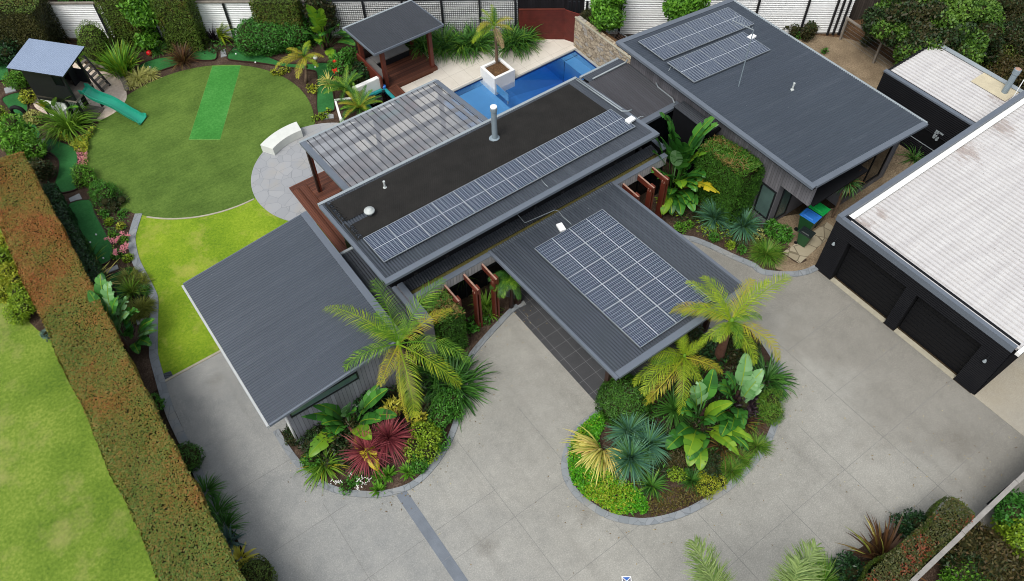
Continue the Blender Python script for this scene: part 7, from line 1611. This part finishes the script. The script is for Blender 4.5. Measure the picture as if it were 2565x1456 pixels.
for fr, x, y, lb2, mt in (('E', 940, 395, 'little green conifer-like plant in the bark bed', 'green'), ('E', 830, 470, 'low leafy plant beside the long putting green', 'lime'), ('E', 940, 500, 'yellow green low plant in the bark bed', 'yellowgreen'), ('E', 870, 570, 'leafy plant among the pink flowers', 'tree_light'), ('E', 950, 610, 'leafy plant by the edging with pink flowers', 'tree_light'), ('E', 900, 720, 'leafy plant below the pink flowers', 'green'), ('E', 980, 740, 'leafy plant by the edging below the pink flowers', 'lime'), ('E', 800, 400, 'tiny plant near the wispy shrub', 'green'), ('E', 1060, 1060, 'dark tuft below the spiky lime plant', 'tree_dark'), ('E', 990, 860, 'green leafy plant at the top of the small putting green', 'green')):
    bushq(fr, x, y, .3, .19, 'small_plant', lb2, mt, cat='plant', n=5, rr=.15)
fbm = FB()
for fx, fy in ((835, 590), (893, 612), (945, 560), (985, 570), (890, 685), (893, 715), (960, 668), (985, 660), (950, 690), (870, 610), (975, 640), (905, 600)):
    for k in range(3): c = np.array(q('E', fx+R_(-12, 12), fy+R_(-10, 10), .34)); V, F = straps(c, 9, .09, .05, elev=(0, 70), droop=.2, segs=2); fbm.add(V, F, 0)
p = q('E', 930, 640, 0); fo = fbm.build('pink_flower', ['flower_pink'], None, (p.x, p.y, 0)); tag(fo, 'clusters of pink flower heads between the long green and edging', 'flowers', kind='stuff')
p = q('A', 1100, 130, 1.9)
tree('garden_tree', 'light green leafy tree in front of the white fence between two hedges', (*q('A', 1180, 330, 0)[:2], 0), scatter_lobes((p.x, p.y, 2.5), (1.0, 1.0, 1.2), 16, .55)+scatter_lobes((*q('A', 1130, 300, .8)[:2], .8), (.6, .6, .5), 6, .4), ['tree_light', 'core'], 2.2, .07, 110, (.2, .1))
bushq('B', 600, 70, 3.4, .9, 'shrub', 'tall dark green shrub behind the yellow green paddle leaves', 'tree_dark', n=14, rr=.5, leaf=(.16, .07), dens=150, z=2.0)
bushq('B', 790, 480, 1.8, .75, 'shrub', 'mid green bushy shrub with red flowers left of the pavilion', ['green', 'core'], n=14, rr=.42, leaf=(.16, .06), dens=150)
bushq('B', 850, 610, 1.1, .7, 'shrub', 'dark green shrub below the red flowered shrub', 'tree_dark', n=10, rr=.4, leaf=(.16, .06), dens=150)
bushq('B', 920, 560, 1.0, .55, 'shrub', 'dark leaved shrub between the pavilion side and white wall', 'low_dark', n=8, rr=.36, leaf=(.16, .06), dens=150)
strapq('B', 670, 660, 'flax_clump', 'pale yellow striped flax above the bent putting green', 'flax', 'yelflax', 60, .8, .045, elev=(20, 85), droop=.9)
fbm = FB()
for fx, fy in ((708, 480), (712, 552), (718, 545)):
    c = np.array(q('B', fx, fy, 1.6)); V, F = straps(c, 14, .12, .06, elev=(0, 80), droop=.2, segs=2); fbm.add(V, F, 0)
p = q('B', 708, 500, 1.5); tag(fbm.build('red_flower', ['flower_red'], None, (p.x, p.y, 0)), 'few red flower heads on the shrub left of the pavilion', 'flowers')
bushq('B', 620, 890, .3, (.6, .3), 'small_plant', 'low leafy edging plant by the round patio', 'lime', cat='plant', n=5, rr=.16)
bushq('B', 300, 545, .3, (.7, .25), 'small_plant', 'sparse yellow green plant at the edge of the turf circle', 'yellowgreen', cat='plant', n=5, rr=.16)
bushq('B', 545, 690, .3, (.3, .5), 'small_plant', 'sparse low plant under the yellow palm', 'yellowgreen', cat='plant', n=5, rr=.16)
# outside the long hedge
for fr, x, y, h, r, lb2, mt in (('E', 60, 800, 1.3, (.55, .9), 'yellow green shrub outside the red hedge, upper part of a row', 'lime'), ('E', 110, 960, 1.5, (.7, .8), 'yellow green shrub outside the red hedge, middle of a row', 'yellowgreen'), ('E', 190, 1090, 1.4, (.7, .7), 'yellow green shrub outside the red hedge, lowest of a row', 'lime'), ('E', 20, 690, 1.2, (.4, .6), 'yellow green shrub outside the red hedge, at the very edge of the view', 'yellowgreen')):
    bushq(fr, x, y, h, r, 'shrub', lb2, mt, n=11, rr=.42, leaf=(.1, .05), dens=300, flat=1.1)
bushq('l', 470, 1310, .5, .3, 'shrub', 'small silver blue shrub outside the red hedge', 'silver', n=5, rr=.2)
p = q('E', 0, 590, .5); tag(MB().box(-.9, .35, -.7, .7, .0, .55, None, (p.x, p.y, 0)).build('garden_box', 'greybluesheet', None, (p.x, p.y, 0), bevel=.05), 'grey metal box at the left edge outside the red hedge', 'box')
# fence line on the right and the big trees
p = q('C', 1000, 60, 2.6)
tree('garden_tree', 'green leafy tree in front of the white fence near the pool wall', (*q('C', 950, 215, 0)[:2], 0), scatter_lobes((p.x, p.y, 2.7), (1.25, 1.25, 1.0), 14, .6), ['tree_light', 'core'], 2.0, .08, 120, (.2, .1))
p = q('C', 1530, 20, 2.6)
tree('garden_tree', 'green leafy tree showing above the back edge of the right wing roof', (*q('C', 1530, 150, 0)[:2], 0), scatter_lobes((p.x, p.y, 2.6), (1.3, 1.0, .9), 14, .6), ['tree_light', 'core'], 2.0, .08, 120, (.2, .1))
bushq('C', 810, 140, 1.3, .55, 'rosemary', 'upper feathery rosemary-like bush behind the stone wall', 'hedge_dark', n=8, rr=.36, leaf=(.18, .02), dens=420, z=1.6)
bushq('C', 880, 200, 1.2, .5, 'rosemary', 'lower feathery rosemary-like bush behind the stone wall', 'hedge_olive', n=8, rr=.34, leaf=(.18, .02), dens=420, z=1.5)
bushq('t', 1650, 470, 1.1, .45, 'shrub', 'small dark green shrub against the right part of the white fence', 'tree_dark', n=8, rr=.3, leaf=(.12, .06), dens=160)
bushq('t', 1360, 420, .9, .4, 'shrub', 'sparse shrub against the white fence left of a black post', 'tree_dark', n=5, rr=.24, leaf=(.12, .06), dens=90)
bushq('D', 345, 275, .3, .17, 'small_plant', 'little green weed near the corner of the roof and fence', 'green', cat='plant', n=3, rr=.14)
bushq('D', 535, 400, .3, .17, 'small_plant', 'little green weed beside the right wing roof edge', 'green', cat='plant', n=3, rr=.14)
c = q('D', 1420, 180, 2.6)
tree('big_tree', 'broad domed green tree at the top right beyond the rail fence', (c.x, c.y, 0), [(c.x+a*3.1*math.cos(b), c.y+a*2.8*math.sin(b), 2.0+1.5*(1-a*a)+R_(-.5, .5), r_, r_, r_*.8, int(rng.random() < .35)) for a, b, r_ in [(R_(.05, 1.05)**.6, R_(0, 6.28), R_(.4, .75)) for k in range(110)]], ['tree_mid', 'tree_dark', 'core'], 2.2, .22, 170, (.17, .1), core=.7, shell=.4)
for x, y, h, r, lb2, mt in ((2000, 120, 2.6, 1.6, 'dark shadowy tree at the far right of the top edge', 'tree_dark'), (2060, 330, 2.2, 1.2, 'dark tree behind the pale flue', 'tree_dark'), (1850, 440, 1.4, .9, 'yellow green bush beside the shed roof', 'hedge_olive'), (1980, 560, 1.2, .9, 'dull bush behind the shed flue', 'brownbush')):
    bushq('D', x, y, h, r, 'bush', lb2, mt, n=14, rr=.7, leaf=(.16, .07), dens=120, z=h*.55)
bushq('D', 900, 300, .8, .6, 'shrub', 'low shrub at the foot of the big tree by the rail', 'tree_dark', n=6, rr=.35)
# trees behind the back fence on the left
for k, (x, off, h, r, mt, lb2) in enumerate(((-5, 2.2, 3.4, 2.0, 'tree_dark', 'dark tree mass behind the top left hedge'), (0.5, 1.5, 3.0, 1.5, 'tree_dark', 'dark green bush behind the first white fence panels'), (3.2, 1.6, 3.0, 1.4, 'hedge_green', 'green bush behind the fence by the olive column'), (6.2, 1.8, 3.2, 1.5, 'tree_dark', 'dark bush behind the fence by the light green tree'), (9.3, 1.8, 2.9, 1.4, 'tree_dark', 'dark bush behind the fence by the fan palm'), (12, 1.9, 2.9, 1.4, 'hedge_green', 'green bush behind the fence by the square hedge block'), (14.6, 2.0, 2.8, 1.2, 'tree_dark', 'dark bush behind the fence by the paddle leaves'), (17.0, 1.9, 2.5, 1.1, 'hedge_olive', 'olive bush behind the mesh fence'))):
    c = fp(x, -off-.9); blob_bush('bush', lb2, 'shrub', [mt, 'core'], scatter_lobes((c.x, c.y, h*.6), (r, r, h*.45), 14, .8), 110, (.17, .08), core=.7, loc=(c.x, c.y, 0))
bushq('A', 20, 370, 1.8, .8, 'shrub', 'bluish green shrub at the left edge by the dark hedge', 'low_dark', n=8, rr=.5, leaf=(.16, .07), dens=140)
# beyond the bottom right fence
for fr, x, y, h, r, lb2, mt in (('r', 1650, 480, 2.6, 1.5, 'dark green tree beyond the bottom right fence', 'hedge_green'), ('r', 1400, 760, 2.0, .8, 'yellow green bush beyond the bottom right fence', 'lime'), ('r', 1000, 1050, 1.8, 1.2, 'dull olive bush beyond the fence near the red-tipped hedge', 'brownbush'), ('r', 1350, 1150, 2.0, 1.4, 'brownish bush filling the bottom right corner', 'brownbush'), ('r', 1650, 1000, 2.2, 1.3, 'brown green bush at the right edge beyond the fence', 'hedge_olive'), ('r', 730, 1390, 1.6, .8, 'bright green bush at the bottom edge beyond the fence', 'tree_light'), ('r', 1100, 1400, 1.5, 1.1, 'dark bush at the bottom edge beyond the fence', 'tree_dark'), ('r', 1700, 1420, 1.6, .8, 'pale green plant in the bottom right corner', 'lime'), ('r', 880, 1180, 1.4, .9, 'dark bush just outside the bleached rail', 'tree_dark')):
    bushq(fr, x, y, h, r, 'bush', lb2, mt, n=14, rr=.62, leaf=(.14, .06), dens=170, z=h*.5, shift=(.25, -.75))
bushq('r', 300, 770, 1.1, .6, 'shrub', 'dark round shrub between the bronze flax and hedge', 'low_dark', n=8, rr=.36, leaf=(.13, .06))
bushq('L', 620, 1400, 1.0, .6, 'shrub', 'dark shrub at the bottom edge below the bronze flax', 'low_dark', n=8, rr=.36, leaf=(.13, .06))
bushq('I', 990, 340, .5, (.25, .5), 'small_plant', 'small green plant under the red hedge above the clipped ball', 'green', cat='plant', n=5, rr=.2)

def undergrowth(label, poly, mats, dens, h, leaf): return ground_cover('undergrowth', label, poly, mats, dens, h, leaf, kind='stuff', cat='undergrowth')
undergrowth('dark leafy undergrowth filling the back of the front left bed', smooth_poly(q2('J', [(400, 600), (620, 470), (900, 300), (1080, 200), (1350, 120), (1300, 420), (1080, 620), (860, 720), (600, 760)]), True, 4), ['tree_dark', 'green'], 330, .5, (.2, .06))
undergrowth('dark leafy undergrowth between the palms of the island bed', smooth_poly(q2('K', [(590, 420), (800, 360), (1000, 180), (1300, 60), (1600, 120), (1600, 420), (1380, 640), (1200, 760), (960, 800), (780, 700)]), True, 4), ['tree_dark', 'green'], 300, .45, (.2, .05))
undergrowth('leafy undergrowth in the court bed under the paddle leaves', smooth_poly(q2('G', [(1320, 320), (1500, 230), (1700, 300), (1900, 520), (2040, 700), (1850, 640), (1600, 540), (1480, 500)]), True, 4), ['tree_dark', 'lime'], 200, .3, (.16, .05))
undergrowth('sparse low plants through the bark bed left of the turf circle', smooth_poly(q2('E', [(720, 330), (900, 350), (1010, 420), (980, 560), (960, 760), (890, 770), (870, 640), (790, 480)]), True, 4), ['green', 'lime', ], 110, .25, (.12, .04))
undergrowth('dark undergrowth along the foot of the back fence', smooth_poly([tuple(fp(x, o)[:2]) for x, o in ((3, .3), (8, .3), (13, .3), (13.2, 1.5), (10, 1.5), (6, 1.3), (3.5, 1.3))], True, 4), ['tree_dark', 'green'], 130, .35, (.2, .05))

# windblown leaves and bark on the hard surfaces
n = 420; P = np.zeros((n, 3)); 
for i in range(n):
    r_ = rng.random()
    if r_ < .35: a = bedl[int(rng.integers(len(bedl)))]; P[i] = (a[0]+rng.normal(.2, .5), a[1]-abs(rng.normal(.2, .5)), .012)
    elif r_ < .7: a = bedr[int(rng.integers(len(bedr)))]; P[i] = (a[0]+rng.normal(0, .6), a[1]-rng.normal(.2, .6), .012)
    elif r_ < .85: P[i] = (R_(16, 22.6), R_(-.6, 3), .012)
    else: P[i] = (R_(-1.9, 22), R_(-.5, 15), .012)
keep = ~(in_poly(P[:, :2], bedl+[(11.1, 16.8), (7.3, 16.8), (6, 15.5), (1.2, 15.5)]) | in_poly(P[:, :2], bedr+[(16.6, 9.9), (12.8, 9.95)]) | (P[:, 1] > 16) | ((P[:, 0] < 6) & (P[:, 1] > 15.3))); P = P[keep]
V, F = leaves_on(P, np.tile([0, 0, 1.], (len(P), 1)), .075, .035, .15)
fo = np_mesh('fallen_leaf', V, F, mat_leaf('dry_fallen_leaf', ['#6b5a40', '#8a7550', '#a89a70', '#5a4a35', '#b8b090']), None, (10, 8, 0)); tag(fo, 'dry fallen leaves scattered over the driveway', 'leaves', kind='stuff')
